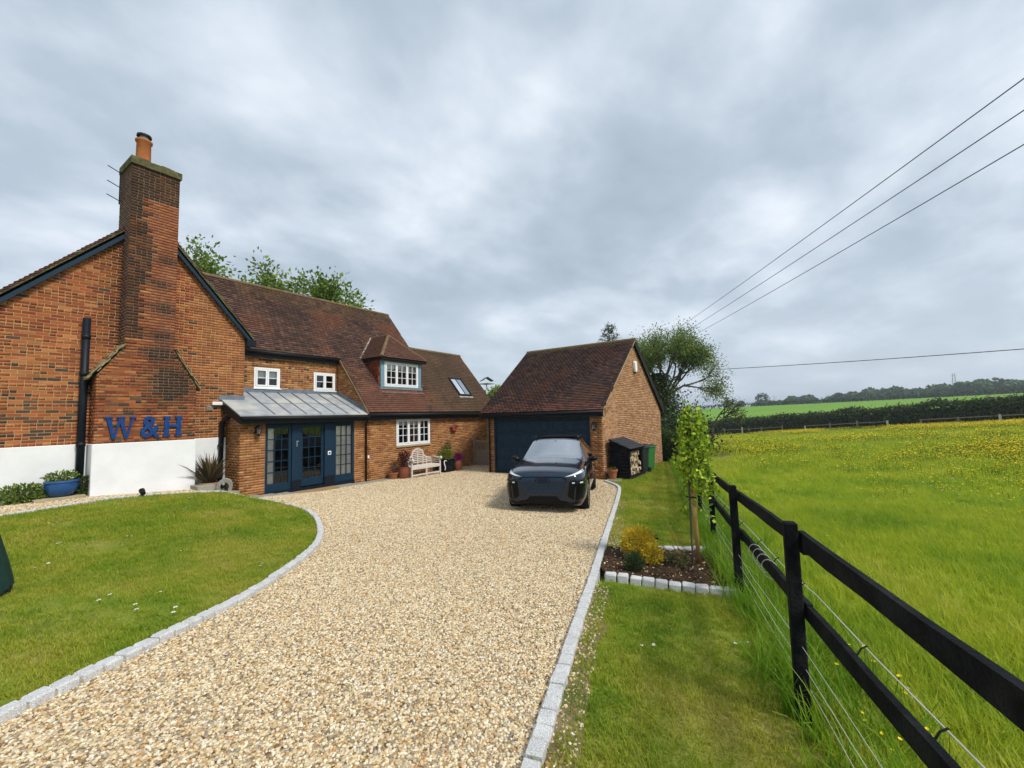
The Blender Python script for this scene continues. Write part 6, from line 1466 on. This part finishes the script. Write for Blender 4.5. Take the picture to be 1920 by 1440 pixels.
# overhead lines and their pole
pl = empty('utility_pole', (42.1, 12.6, g(42.1, 12.6))); T(pl, 'wooden utility pole with crossarm behind the garage gable', 'pole'); zb_ = g(42.1, 12.6)
mb = MB(); mb.tube([(42.1, 12.6, zb_), (42.0, 12.5, 8.4)], [.17, .13], 10); mb.build('shaft', M_oak, pl); mb = MB(); mb.bar((41.35, 13.5, 8.12), (42.75, 11.4, 8.12), .12, .12); mb.build('crossarm', M_oak, pl); mb = MB(); mb.lathe((42.1, 12.5, 8.2), [(.28, 0), (.33, .06), (.30, .30), (.1, .36)], 12); mb.build('transformer', M_black, pl)
WL = [((46.77, 10.36, 11.21), (15.41, -4.96, 10.30), 'highest of the three overhead cables slanting down to the tree'), ((47.17, 9.84, 10.74), (16.18, -5.14, 9.86), 'middle of the three overhead cables slanting down to the tree'), ((47.61, 9.26, 10.27), (16.96, -5.31, 9.28), 'lowest of the three overhead cables slanting down to the tree'), ((53.73, 9.63, 7.03), (44.94, -12.93, 6.23), 'lone overhead cable crossing low above the hedge and field')]
for k, (a, b, lab) in enumerate(WL):
    a, b = Vector(a), Vector(b); ext = (b-a)*(.35 if k < 3 else .6); b2 = b+ext; a2 = a-(b-a)*.12 if k < 3 else a; pts = []
    for t in np.linspace(0, 1, 24): p = a2.lerp(b2, t); pts.append(p-Vector((0, 0, (.18 if k < 3 else .25)*4*t*(1-t))))
    mb = MB(); mb.tube(pts, .016 if k < 3 else .03, 5, cap=False); T(mb.build('power_line', M_wire, None), lab, 'cable')

# ------------------------------------------------------------------ flower bed planting
sz = g(6.15, 1.35); sap = empty('weeping_sapling', (6.12, 1.36, sz)); T(sap, 'staked weeping sapling with lime green leaves in the flower bed', 'tree')
tx, ty = 6.12, 1.36; segs = [(Vector((tx, ty, sz)), Vector((tx+.01, ty, sz+1.0)), .014, .012), (Vector((tx+.01, ty, sz+1.0)), Vector((tx+.03, ty-.01, sz+2.05)), .012, .010)]; P = []; rgs = random.Random(12)
for k in range(60):
    a = k*2.39; hs = rgs.uniform(1.45, 2.05); rr_ = rgs.uniform(.08, .27); top = Vector((tx+.09+math.cos(a)*rr_*.5, ty-.06+math.sin(a)*rr_*.5, sz+hs+.10)); end = Vector((tx+.07+math.cos(a)*rr_, ty-.08+math.sin(a)*rr_, sz+max(.95, hs-rgs.uniform(.45, .95)))); s0 = Vector((tx+.02+.02*(hs-1), ty-.02*(hs-1), sz+hs)); segs += [(s0, top, .005, .004), (top, end, .004, .002)]
    for t in np.linspace(0, 1, 38): q = top.lerp(end, t); P.append(np.array(q)+np.array([rgs.gauss(0, .028) for _ in range(3)]))
for (dx_, dy_, z0_, z1_) in ((.12, -.22, 1.05, .72), (.10, -.30, .85, .62), (-.06, .14, .9, .7)):
    s0, e_ = Vector((tx, ty, sz+z0_)), Vector((tx+dx_, ty+dy_, sz+z1_)); segs.append((s0, e_, .004, .002)); P += [np.array(s0.lerp(e_, t))+np.array([rgs.gauss(0, .03) for _ in range(3)]) for t in np.linspace(.3, 1, 9)]
seg_mesh('trunk', segs, M_twig, sap); leaves('crown', np.array(P), .056, [(.42, .56, .03), (.30, .44, .018), (.44, .55, .04), (.22, .36, .018)], M_leaf, sap, aspect=.8, seed=6)
stk = MB(); stk.tube([(6.24, 1.31, sz), (6.21, 1.33, sz+1.02)], .028, 10); T(stk.build('tree_stake', M_softwood, None, True), 'round pine stake beside the weeping sapling', 'stake')
mb = MB(); mb.tube([(6.21, 1.30, sz+.9), (6.12, 1.33, sz+.92), (6.13, 1.40, sz+.92), (6.24, 1.36, sz+.88), (6.24, 1.29, sz+.88)], .010, 6); mb.build('tree_tie', M_black, sap)
def shrub(name, label, c, rx, ry, h, n, size, cols, seed, mat=None, cat='shrub', stems=8, shape=1.0, asp=.55, up=.0, group=None):
    rg = np.random.default_rng(seed); z = g(c[0], c[1]) if len(c) < 3 else c[2]; o = empty(name, (c[0], c[1], z)); T(o, label, cat, group)
    q = rg.normal(size=(n, 3)); q /= np.linalg.norm(q, axis=1)[:, None]; q *= (rg.random((n, 1))**.4); lump = 1+.22*np.array([noise.noise(Vector((a*2.2, b*2.2, cc*2.2+seed))) for a, b, cc in q])[:, None]; q = q*lump
    P = np.column_stack([c[0]+q[:, 0]*rx, c[1]+q[:, 1]*ry, z+h*.52+q[:, 2]*h*.52]); leaves('foliage', P, size, cols, mat or M_leaf, o, aspect=asp, seed=seed, up=up); segs = []
    rg2 = random.Random(seed)
    for k in range(stems): a = rg2.uniform(0, 2*PI); f = rg2.uniform(.2, .8); segs.append((Vector((c[0], c[1], z-.02)), Vector((c[0]+math.cos(a)*rx*f, c[1]+math.sin(a)*ry*f, z+h*rg2.uniform(.5, .9))), .010, .003))
    seg_mesh('stems', segs, M_twig, o); return o
shrub('golden_shrub', 'dense golden yellow shrub in the flower bed', (6.0, 2.05), .24, .25, .46, 2600, .036, [(.60, .42, .02), (.70, .52, .035), (.46, .29, .014), (.34, .31, .03), (.64, .42, .03)], 1)
shrub('golden_shrub', 'low golden offshoot spreading from the big golden shrub', (5.88, 1.82), .19, .15, .29, 1100, .034, [(.62, .46, .02), (.60, .40, .016), (.38, .34, .03)], 14)
shrub('lavender', 'small grey green lavender tuft before the golden shrub', (5.38, 1.90), .13, .13, .26, 900, .06, [(.05, .09, .035), (.07, .12, .045), (.035, .07, .025)], 2, asp=.14, up=1.5)
shrub('young_perennial', 'straggly brown and green perennial on the bare soil', (5.98, 1.52), .17, .17, .22, 420, .045, [(.10, .13, .03), (.20, .14, .07), (.07, .11, .02), (.26, .19, .1)], 3)
bx = MB(); zq = g(6.55, 1.6); bx.tube([(6.55, 1.62, zq), (6.5, 1.66, zq+.25), (6.42, 1.76, zq+.52), (6.38, 1.84, zq+.72)], [.008, .007, .005, .003], 6); T(bx.build('bare_whip', M_softwood, None), 'pale bent whip stem rising from the flower bed', 'twig')
shrub('dead_seedling', 'small dark dead seedling behind the golden shrub', (6.55, 2.0), .05, .05, .42, 24, .05, [(.015, .02, .012)], 7, stems=3)

# ------------------------------------------------------------------ wood store, bins, pot by the garage
WX0, WX1, WYF, WYB, WZ = 14.62, 16.10, 5.18, 5.86, g(15.2, 5.4)
ws = empty('log_store', (15.3, 5.5, WZ)); T(ws, 'black stained log store with shingled lean-to roof against the garage', 'log store')
mb = MB()
for k in range(9): z_ = WZ+.02+k*.118; mb.bb(WX0, WX0+.02, WYF, WYB, z_, z_+.112)
sd_ = mb; ws_s = sd_.build('side_panel', M_blackwood, ws)
mb = MB(); mb.prism([(WYF, WZ+1.07), (WYB, WZ+1.07), (WYB, WZ+1.36)], (WX0, 0, 0), (0, 1, 0), (0, 0, 1), (.02, 0, 0)); mb.build('side_panel', M_blackwood, ws)
mb = MB(); mb.prism([(WYF, WZ), (WYB, WZ), (WYB, WZ+1.34), (WYF, WZ+1.04)], (WX1-.02, 0, 0), (0, 1, 0), (0, 0, 1), (.02, 0, 0)); mb.build('side_panel', M_blackwood, ws)
mb = MB(); mb.bb(WX0+.02, WX1-.02, WYB-.02, WYB, WZ, WZ+1.33); mb.build('back_panel', M_blackwood, ws)
for x_ in (WX0-.01, WX1-.09): mb = MB(); mb.bb(x_, x_+.10, WYF-.03, WYF+.05, WZ-.02, WZ+1.05); mb.build('front_post', M_blackwood, ws)
mb = MB(); mb.bb(WX0+.09, WX1-.09, WYF-.025, WYF+.02, WZ+.0, WZ+.13); mb.build('kick_board', M_blackwood, ws); mb = MB(); mb.bb(WX0+.09, WX1-.09, WYF-.02, WYF+.03, WZ+.95, WZ+1.05); mb.build('head_board', M_blackwood, ws)
mb = MB(); mb.bar(((WX0+WX1)/2, WYF-.10, WZ+1.045), ((WX0+WX1)/2, WYB+.02, WZ+1.375), WX1-WX0+.14, .03); rf = mb.build('roof', M_blackwood, ws)
d_ = Vector((0, WYB+.12-WYF, .33)); 
for r_ in range(6):
    for k in range(8):
        w_ = (WX1-WX0+.14)/8; x_ = WX0-.07+k*w_+(w_/2 if r_ % 2 else 0)
        if x_+w_ > WX1+.09: w2 = WX1+.07-x_
        else: w2 = w_-.008
        if w2 < .04: continue
        a = Vector((x_+w2/2, WYF-.11, WZ+1.065))+d_*(r_/6); b = a+d_*(1/6+.03)+Vector((0, 0, -.008)); mb = MB(); mb.bar(a+Vector((0, 0, .012)), b, w2, .008); mb.build('shingle', M_slate, rf)
rgl = random.Random(4); logs = []
def log_mesh():
    k = rgl.choice((3, 4, 5, 4)); r_ = rgl.uniform(.045, .075); P_ = [(r_*math.cos(2*PI*i/k+rgl.uniform(-.3, .3))*rgl.uniform(.8, 1.15), r_*math.sin(2*PI*i/k+rgl.uniform(-.3, .3))*rgl.uniform(.8, 1.15)) for i in range(k)]
    V = [(a, -.16, b) for a, b in P_]+[(a, .16, b) for a, b in P_]; me = bpy.data.meshes.new('log'); me.from_pydata(V, [], [tuple(range(k-1, -1, -1)), tuple(range(k, 2*k))]+[(i, (i+1) % k, k+(i+1) % k, k+i) for i in range(k)]); me.materials.append(M_log); me.materials.append(M_logbark); me.polygons.foreach_set('material_index', [0, 0]+[1 if i % 2 else 0 for i in range(k)]); return me
LM = [log_mesh() for _ in range(8)]
z_ = WZ+.07; row = 0
while z_ < WZ+.93:
    x_ = WX0+.17+(.05 if row % 2 else 0)
    while x_ < WX1-.14:
        o = link('log', LM[rgl.randrange(8)]); o.location = (x_, WYF+.22+rgl.uniform(-.06, .05), z_+rgl.uniform(-.01, .01)); o.rotation_euler = (rgl.uniform(-.12, .12), rgl.uniform(0, 6.3), rgl.uniform(-.25, .25)); T(o, 'split firewood log stacked in the black log store', 'log', 'firewood stacked in the log store'); x_ += rgl.uniform(.10, .135)
    z_ += .095; row += 1
def bin_(x, y, rz_, mat, label, h=1.02):
    z = g(x, y); o = empty('wheelie_bin', (x, y, z), rz_); T(o, label, 'bin')
    mb = MB(); P0 = [(-.22, -.24), (.22, -.24), (.22, .26), (-.22, .26)]; P1 = [(-.28, -.32), (.28, -.32), (.28, .32), (-.28, .32)]
    V = [(a, b, .06) for a, b in P0]+[(a, b, h-.08) for a, b in P1]; mb.add(V, [(3, 2, 1, 0), (4, 5, 6, 7)]+[(i, (i+1) % 4, 4+(i+1) % 4, 4+i) for i in range(4)]); mb.build('body', mat, o, bevel=.02, local=True)
    mb = MB(); mb.bb(-.305, .305, -.345, .33, h-.08, h-.03); mb.build('rim', mat, o, bevel=.012, local=True)
    mb = MB(); V = [(-.30, -.36, h-.028), (.30, -.36, h-.028), (.30, .33, h-.005), (-.30, .33, h-.005), (-.24, -.28, h+.03), (.24, -.28, h+.03), (.24, .25, h+.05), (-.24, .25, h+.05)]; mb.add(V, [(3, 2, 1, 0), (4, 5, 6, 7)]+[(i, (i+1) % 4, 4+(i+1) % 4, 4+i) for i in range(4)]); mb.build('lid', M_binblack, o, bevel=.01, local=True)
    for s_ in (-1, 1): mb = MB(); mb.tube([(s_*.24, .27, .10), (s_*.30, .27, .10)], .10, 16); mb.build('wheel', M_tyre, o, local=True)
    mb = MB(); mb.tube([(-.22, .38, h-.04), (.22, .38, h-.04)], .018, 8); mb.build('handle', mat, o, local=True)
bin_(16.50, 5.42, R(86), M_binblack, 'dark wheelie bin next to the log store'); bin_(17.25, 5.40, R(80), M_bingreen, 'bright green wheelie bin beside the dark one')
def pot(c, prof, mat, label, name='plant_pot', rim=True, soil=None):
    mb = MB(); mb.lathe(c, prof, 22, cap=False); mb.lathe((c[0], c[1], c[2]+prof[-1][1]-.035), [(.001, 0), (prof[-1][0]-.01, 0)], 22, 1, cap=False); mb.lathe((c[0], c[1], c[2]+.003), [(prof[0][0], 0), (.001, 0)], 22, cap=False)
    return T(mb.build(name, [mat, M_soil], None, 'auto'), label, 'pot')
zz_ = lambda x, y: g(x, y)+.005
pot((14.44, 5.72, zz_(14.4, 5.7)), [(.11, 0), (.165, .29), (.185, .29), (.19, .36), (.165, .36)], M_terra, 'terracotta pot at the garage corner by the log store')
shrub('pot_seedlings', 'few small green leaves in the terracotta pot at the garage corner', (14.44, 5.72, zz_(14.4, 5.7)+.33), .12, .12, .12, 60, .05, GREEN, 19, stems=3, cat='plant')
mb = MB(); mb.box((14.32, 5.62, g(14.3, 5.6)+.01), (.75, .5, .04), .35); T(mb.build('paving_slab', M_slab, None, bevel=.006), 'paving slab under the terracotta pot at the garage corner', 'slab')

# ------------------------------------------------------------------ bench and pots below the long-range window
BZ = g(12.2, 13)+.01; BL0, BL1, BYF, BYB = 11.50, 13.10, 12.66, 13.22; bc = (BL0+BL1)/2
be = empty('garden_bench', (bc, 12.95, BZ)); T(be, 'pale silvered wooden bench with arched slatted back under the window', 'bench')
for x_ in (BL0, BL1-.06): 
    mb = MB(); mb.bb(x_, x_+.06, BYF, BYF+.06, BZ, BZ+.62); mb.build('leg', M_teak, be, bevel=.004); mb = MB(); mb.bb(x_, x_+.06, BYB-.06, BYB, BZ, BZ+.60); mb.build('leg', M_teak, be, bevel=.004)
mb = MB(); mb.bb(bc-.03, bc+.03, BYF+.005, BYF+.055, BZ, BZ+.36); mb.build('leg', M_teak, be)
for k in range(6): mb = MB(); y_ = BYF+.02+k*.088; mb.bb(BL0+.02, BL1-.02, y_, y_+.075, BZ+.40, BZ+.425); mb.build('seat_slat', M_teak, be)
mb = MB(); mb.bb(BL0+.06, BL1-.06, BYF+.008, BYF+.04, BZ+.31, BZ+.40); mb.build('front_rail', M_teak, be); mb = MB(); mb.bb(BL0+.06, BL1-.06, BYF+.01, BYF+.05, BZ+.07, BZ+.12); mb.build('stretcher', M_teak, be)
def backz(u):     # outline of the back, u from -1 to 1
    a = abs(u)
    if a < .40: return .80+.26*math.sqrt(max(0, 1-(a/.40)**2))
    if a < .62: return .80-.10*math.sin((a-.40)/.22*PI/2)
    return .70-.06*(a-.62)/.38
hw = (BL1-BL0)/2; pts = [(bc+u*hw, BYB-.03, BZ+backz(u)) for u in np.linspace(-1, 1, 41)]
mb = MB()
for a, b in zip(pts[:-1], pts[1:]): mb.bar(a, b, .045, .055)
mb.build('back_frame', M_teak, be)
for u in (-.62, -.36, 0, .36, .62): mb = MB(); mb.bb(bc+u*hw-.018, bc+u*hw+.018, BYB-.045, BYB-.015, BZ+.42, BZ+backz(u)-.02); mb.build('back_upright', M_teak, be)
z_ = .50
while z_ < 1.0:
    us = [u for u in np.linspace(-1, 1, 201) if backz(u)-.03 > z_]
    if us: mb = MB(); mb.bb(bc+us[0]*hw, bc+us[-1]*hw, BYB-.038, BYB-.022, BZ+z_, BZ+z_+.035); mb.build('back_slat', M_teak, be)
    z_ += .075
for x_ in (BL0+.03, BL1-.03):
    mb = MB(); mb.tube([(x_, BYB-.02, BZ+.66), (x_, BYB-.2, BZ+.70), (x_, BYF+.1, BZ+.66), (x_, BYF-.0, BZ+.68)], [.03, .032, .032, .03], 8); mb.tube([(x_-.035, BYF-.02, BZ+.66), (x_+.035, BYF-.02, BZ+.66)], .065, 14); mb.build('arm', M_teak, be, True)
    for k in range(2): mb = MB(); mb.bb(x_-.012, x_+.012, BYF+.06, BYB-.06, BZ+.48+k*.08, BZ+.515+k*.08); mb.build('arm_slat', M_teak, be)
pot((11.06, 13.22, zz_(11, 13.2)), [(.13, 0), (.19, .20), (.205, .20), (.21, .25), (.185, .25)], M_terra, 'shallow terracotta pot against the wall left of the bench')
pot((11.40, 13.00, zz_(11.4, 13)), [(.15, 0), (.20, .12), (.215, .34), (.20, .42), (.215, .45), (.19, .45)], M_terra_d, 'tall glazed brown pot holding the red acer')
shrub('red_acer', 'dark red leaved acer in the glazed pot by the bench', (11.42, 13.0, zz_(11.4, 13)+.42), .26, .24, .66, 900, .06, [(.065, .010, .012), (.09, .016, .016), (.045, .008, .010), (.12, .03, .02)], 21, cat='shrub')
shrub('red_seedling', 'thin dark red plant in the shallow terracotta pot', (11.02, 13.2, zz_(11, 13.2)+.22), .14, .12, .55, 90, .05, [(.07, .012, .012), (.10, .03, .02)], 22, cat='plant')
mb = MB(); z_ = zz_(13.75, 13); mb.box((13.74, 12.98, z_+.26), (.62, .50, .52)); mb.box((13.74, 12.98, z_+.50), (.66, .54, .06)); T(mb.build('planter', M_blackwood, None, bevel=.01), 'square black planter beside the bench', 'planter')
shrub('variegated_shrub', 'yellow green variegated shrub spilling over the black planter', (13.72, 12.98, z_+.50), .46, .34, .42, 1500, .065, [(.16, .20, .02), (.24, .26, .03), (.10, .14, .015), (.35, .33, .08)], 23)
shrub('climbing_plant', 'tall green climber on a cane behind the black planter', (14.12, 13.22, z_+.3), .22, .16, 1.0, 800, .06, [(.07, .13, .015), (.11, .18, .02), (.05, .09, .012)], 24, cat='plant')
mb = MB(); mb.tube([(14.05, 13.3, z_+.2), (13.98, 13.38, z_+1.75)], .008, 6); T(mb.build('garden_cane', M_softwood, None), 'thin bamboo cane leaning on the wall behind the planter', 'cane')
mb = MB(); mb.tube([(13.37+.035*math.sin(t*6), 12.70, z_+.10+.40*t) for t in np.linspace(0, 1, 16)]+[(13.46, 12.70, z_+.5), (13.50, 12.70, z_+.46)], [.012+.012*math.sin(PI*t) for t in np.linspace(0, 1, 18)], 8); T(mb.build('seahorse_ornament', M_white, None, True), 'curly white ornament hung on the black planter', 'ornament')
pot((14.22, 12.72, zz_(14.2, 12.7)), [(.12, 0), (.19, .16), (.20, .32), (.16, .43), (.175, .46), (.15, .46)], M_terra_d, 'round brown jar holding magenta flowers')
shrub('magenta_flowers', 'mass of magenta flowers in the round brown jar', (14.22, 12.72, zz_(14.2, 12.7)+.40), .26, .24, .34, 1300, .05, [(.36, .012, .17), (.44, .02, .24), (.26, .01, .13), (.40, .03, .20), (.06, .10, .02)], 25, M_petal, 'flowers', asp=.9)

# ------------------------------------------------------------------ by the gable plinth
sl_z = g(2.3, 14.1)
mb = MB(); mb.box((2.26, 14.10, sl_z+.03), (.82, .42, .06), .02); T(mb.build('stone_slab', M_stone, None, bevel=.008), 'pale stone slab under the blue glazed pot', 'slab')
pot((2.30, 14.12, sl_z+.06), [(.15, 0), (.25, .10), (.285, .22), (.275, .30), (.30, .33), (.29, .37), (.26, .37)], M_blueglaze, 'wide blue glazed pot in front of the white plinth', 'blue_pot')
shrub('pot_flowers', 'sparse green plant growing in the blue glazed pot', (2.28, 14.12, sl_z+.38), .30, .24, .26, 420, .06, GREEN+[(.09, .15, .03)], 31, cat='plant', stems=14)
shrub('border_plant', 'loose green plant growing at the foot of the white plinth', (1.72, 14.16), .52, .20, .42, 1500, .06, GREEN+[(.12, .2, .03)], 32, cat='plant', stems=16)
shrub('border_plant', 'dark green plant growing between blue pot and chimney plinth', (2.66, 14.12), .16, .14, .50, 420, .06, [(.035, .075, .012), (.055, .10, .015)], 33, cat='plant', stems=10)
zp = .16; pot((5.18, 13.91, zp+.06), [(.18, 0), (.23, .30), (.25, .30), (.255, .36), (.225, .36)], pmat('pale_terracotta', (.45, .26, .16), .85, .2, var=.2), 'pale terracotta pot holding the bronze phormium')
ph = empty('phormium', (5.30, 13.96, zp+.33)); T(ph, 'spiky bronze phormium fanning out of its pot by the porch', 'plant'); rgp = random.Random(2)
V = []; F = []; C_ = []
for k in range(150):
    a = rgp.uniform(0, 2*PI); t = rgp.uniform(.05, .8); l_ = rgp.uniform(.55, 1.0); d = Vector((math.cos(a)*t, math.sin(a)*t, 1.15-t*.55)).normalized(); s_ = Vector((-math.sin(a), math.cos(a), 0)); b = Vector((5.30+math.cos(a)*.06, 13.96+math.sin(a)*.06, zp+.32)); o_ = len(V); w_ = rgp.uniform(.02, .034)
    for q in range(5): f = q/4; p = b+d*l_*f+Vector((math.cos(a), math.sin(a), -1.1))*(.28*t*f*f*l_); ww = w_*(1-f**2.2)+.001; V += [tuple(p-s_*ww), tuple(p+s_*ww)]
    cc_ = rgp.choice([(.10, .062, .030), (.075, .065, .028), (.15, .085, .035), (.06, .055, .03), (.20, .14, .06)])
    for q in range(4): F.append((o_+2*q, o_+2*q+1, o_+2*q+3, o_+2*q+2)); C_.append(cc_)
V = (np.array(V)+np.array((-.12, -.05, .06))).tolist(); np_mesh('blade', V, F, M_leaf, ph, C_); K(ph.children[0], 'stuff')
hr = empty('hose_reel', (5.40, 13.30, .14)); T(hr, 'grey garden hose wound on a reel beside the porch corner', 'hose reel')
mb = MB()
for q in range(8):
    for w_ in (0, 1, 2, 3): mb.tube([(5.36+.19*math.cos(t)*(1-.12*w_)-.03+q*.012, 13.36+q*.024, .46+.22*math.sin(t)*(1-.12*w_)) for t in np.linspace(0, 2*PI, 18)], .0125, 6, cap=False)
mb.build('hose', M_hose, hr, True)
mb = MB(); mb.tube([(5.33, 13.33, .46), (5.4, 13.53, .46)], .05, 10); mb.bar((5.22, 13.33, .12), (5.33, 13.32, .5), .02, .02); mb.bar((5.46, 13.32, .12), (5.35, 13.32, .5), .02, .02); mb.bar((5.3, 13.54, .12), (5.37, 13.54, .5), .02, .02); mb.bar((5.5, 13.53, .12), (5.39, 13.53, .5), .02, .02); mb.build('frame', M_black, hr)
sl2 = empty('garden_spotlight', (3.44, 12.90, g(3.44, 12.9))); T(sl2, 'small black garden spotlight at the back edge of the lawn', 'spotlight'); z_ = g(3.44, 12.9)
mb = MB(); mb.tube([(3.44, 12.90, z_), (3.44, 12.90, z_+.10)], .012, 6); mb.build('spike', M_black, sl2); mb = MB(); mb.tube([(3.44, 12.86, z_+.09), (3.44, 12.98, z_+.16)], [.05, .06], 12); mb.build('head', M_black, sl2)
# covered garden furniture on the lawn at the picture edge
cv = empty('furniture_cover', (.42, 7.0, g(.42, 7))); T(cv, 'dark green fabric cover over something tall on the lawn edge', 'cover'); z_ = g(.42, 7.0); V = []; n_ = 40; prof = [(.40, .02), (.375, .15), (.33, .35), (.27, .6), (.20, .85), (.12, 1.05), (.04, 1.12)]
for r_, h in prof:
    for k in range(n_): t = 2*PI*k/n_; rr_ = r_*(1+.05*math.sin(5*t+h*2)+.03*math.sin(11*t)); V.append((.42+rr_*math.cos(t), 7.0+rr_*math.sin(t), z_+h))
mb = MB(); mb.add(V, [(i*n_+k, i*n_+(k+1) % n_, (i+1)*n_+(k+1) % n_, (i+1)*n_+k) for i in range(len(prof)-1) for k in range(n_)]+[tuple((len(prof)-1)*n_+k for k in range(n_))]); mb.build('cloth', M_cover, cv, True)
mb = MB(); mb.lathe((.44, 7.0, z_-.02), [(.38, 0), (.38, .05), (.2, .06)], 24); mb.build('base', M_black, cv)

# ------------------------------------------------------------------ haze in the air
mb = MB(); mb.bb(-4600, 4600, -4600, 4600, float(P_all_min)-1.5, 62)
hz_o = mb.build('haze', [], None); K(hz_o, 'stuff'); hz_o['label'] = 'thin bluish haze over the far fields'; hz_o['category'] = 'haze'
mh = bpy.data.materials.new('haze_volume'); mh.use_nodes = True; nh = mh.node_tree.nodes; nh.remove(nh['Principled BSDF'])
pv_ = nh.new('ShaderNodeVolumePrincipled'); pv_.inputs['Density'].default_value = .0005; pv_.inputs['Color'].default_value = (.80, .88, 1, 1); pv_.inputs['Anisotropy'].default_value = .2
mh.node_tree.links.new(pv_.outputs[0], nh['Material Output'].inputs['Volume']); hz_o.data.materials.append(mh)
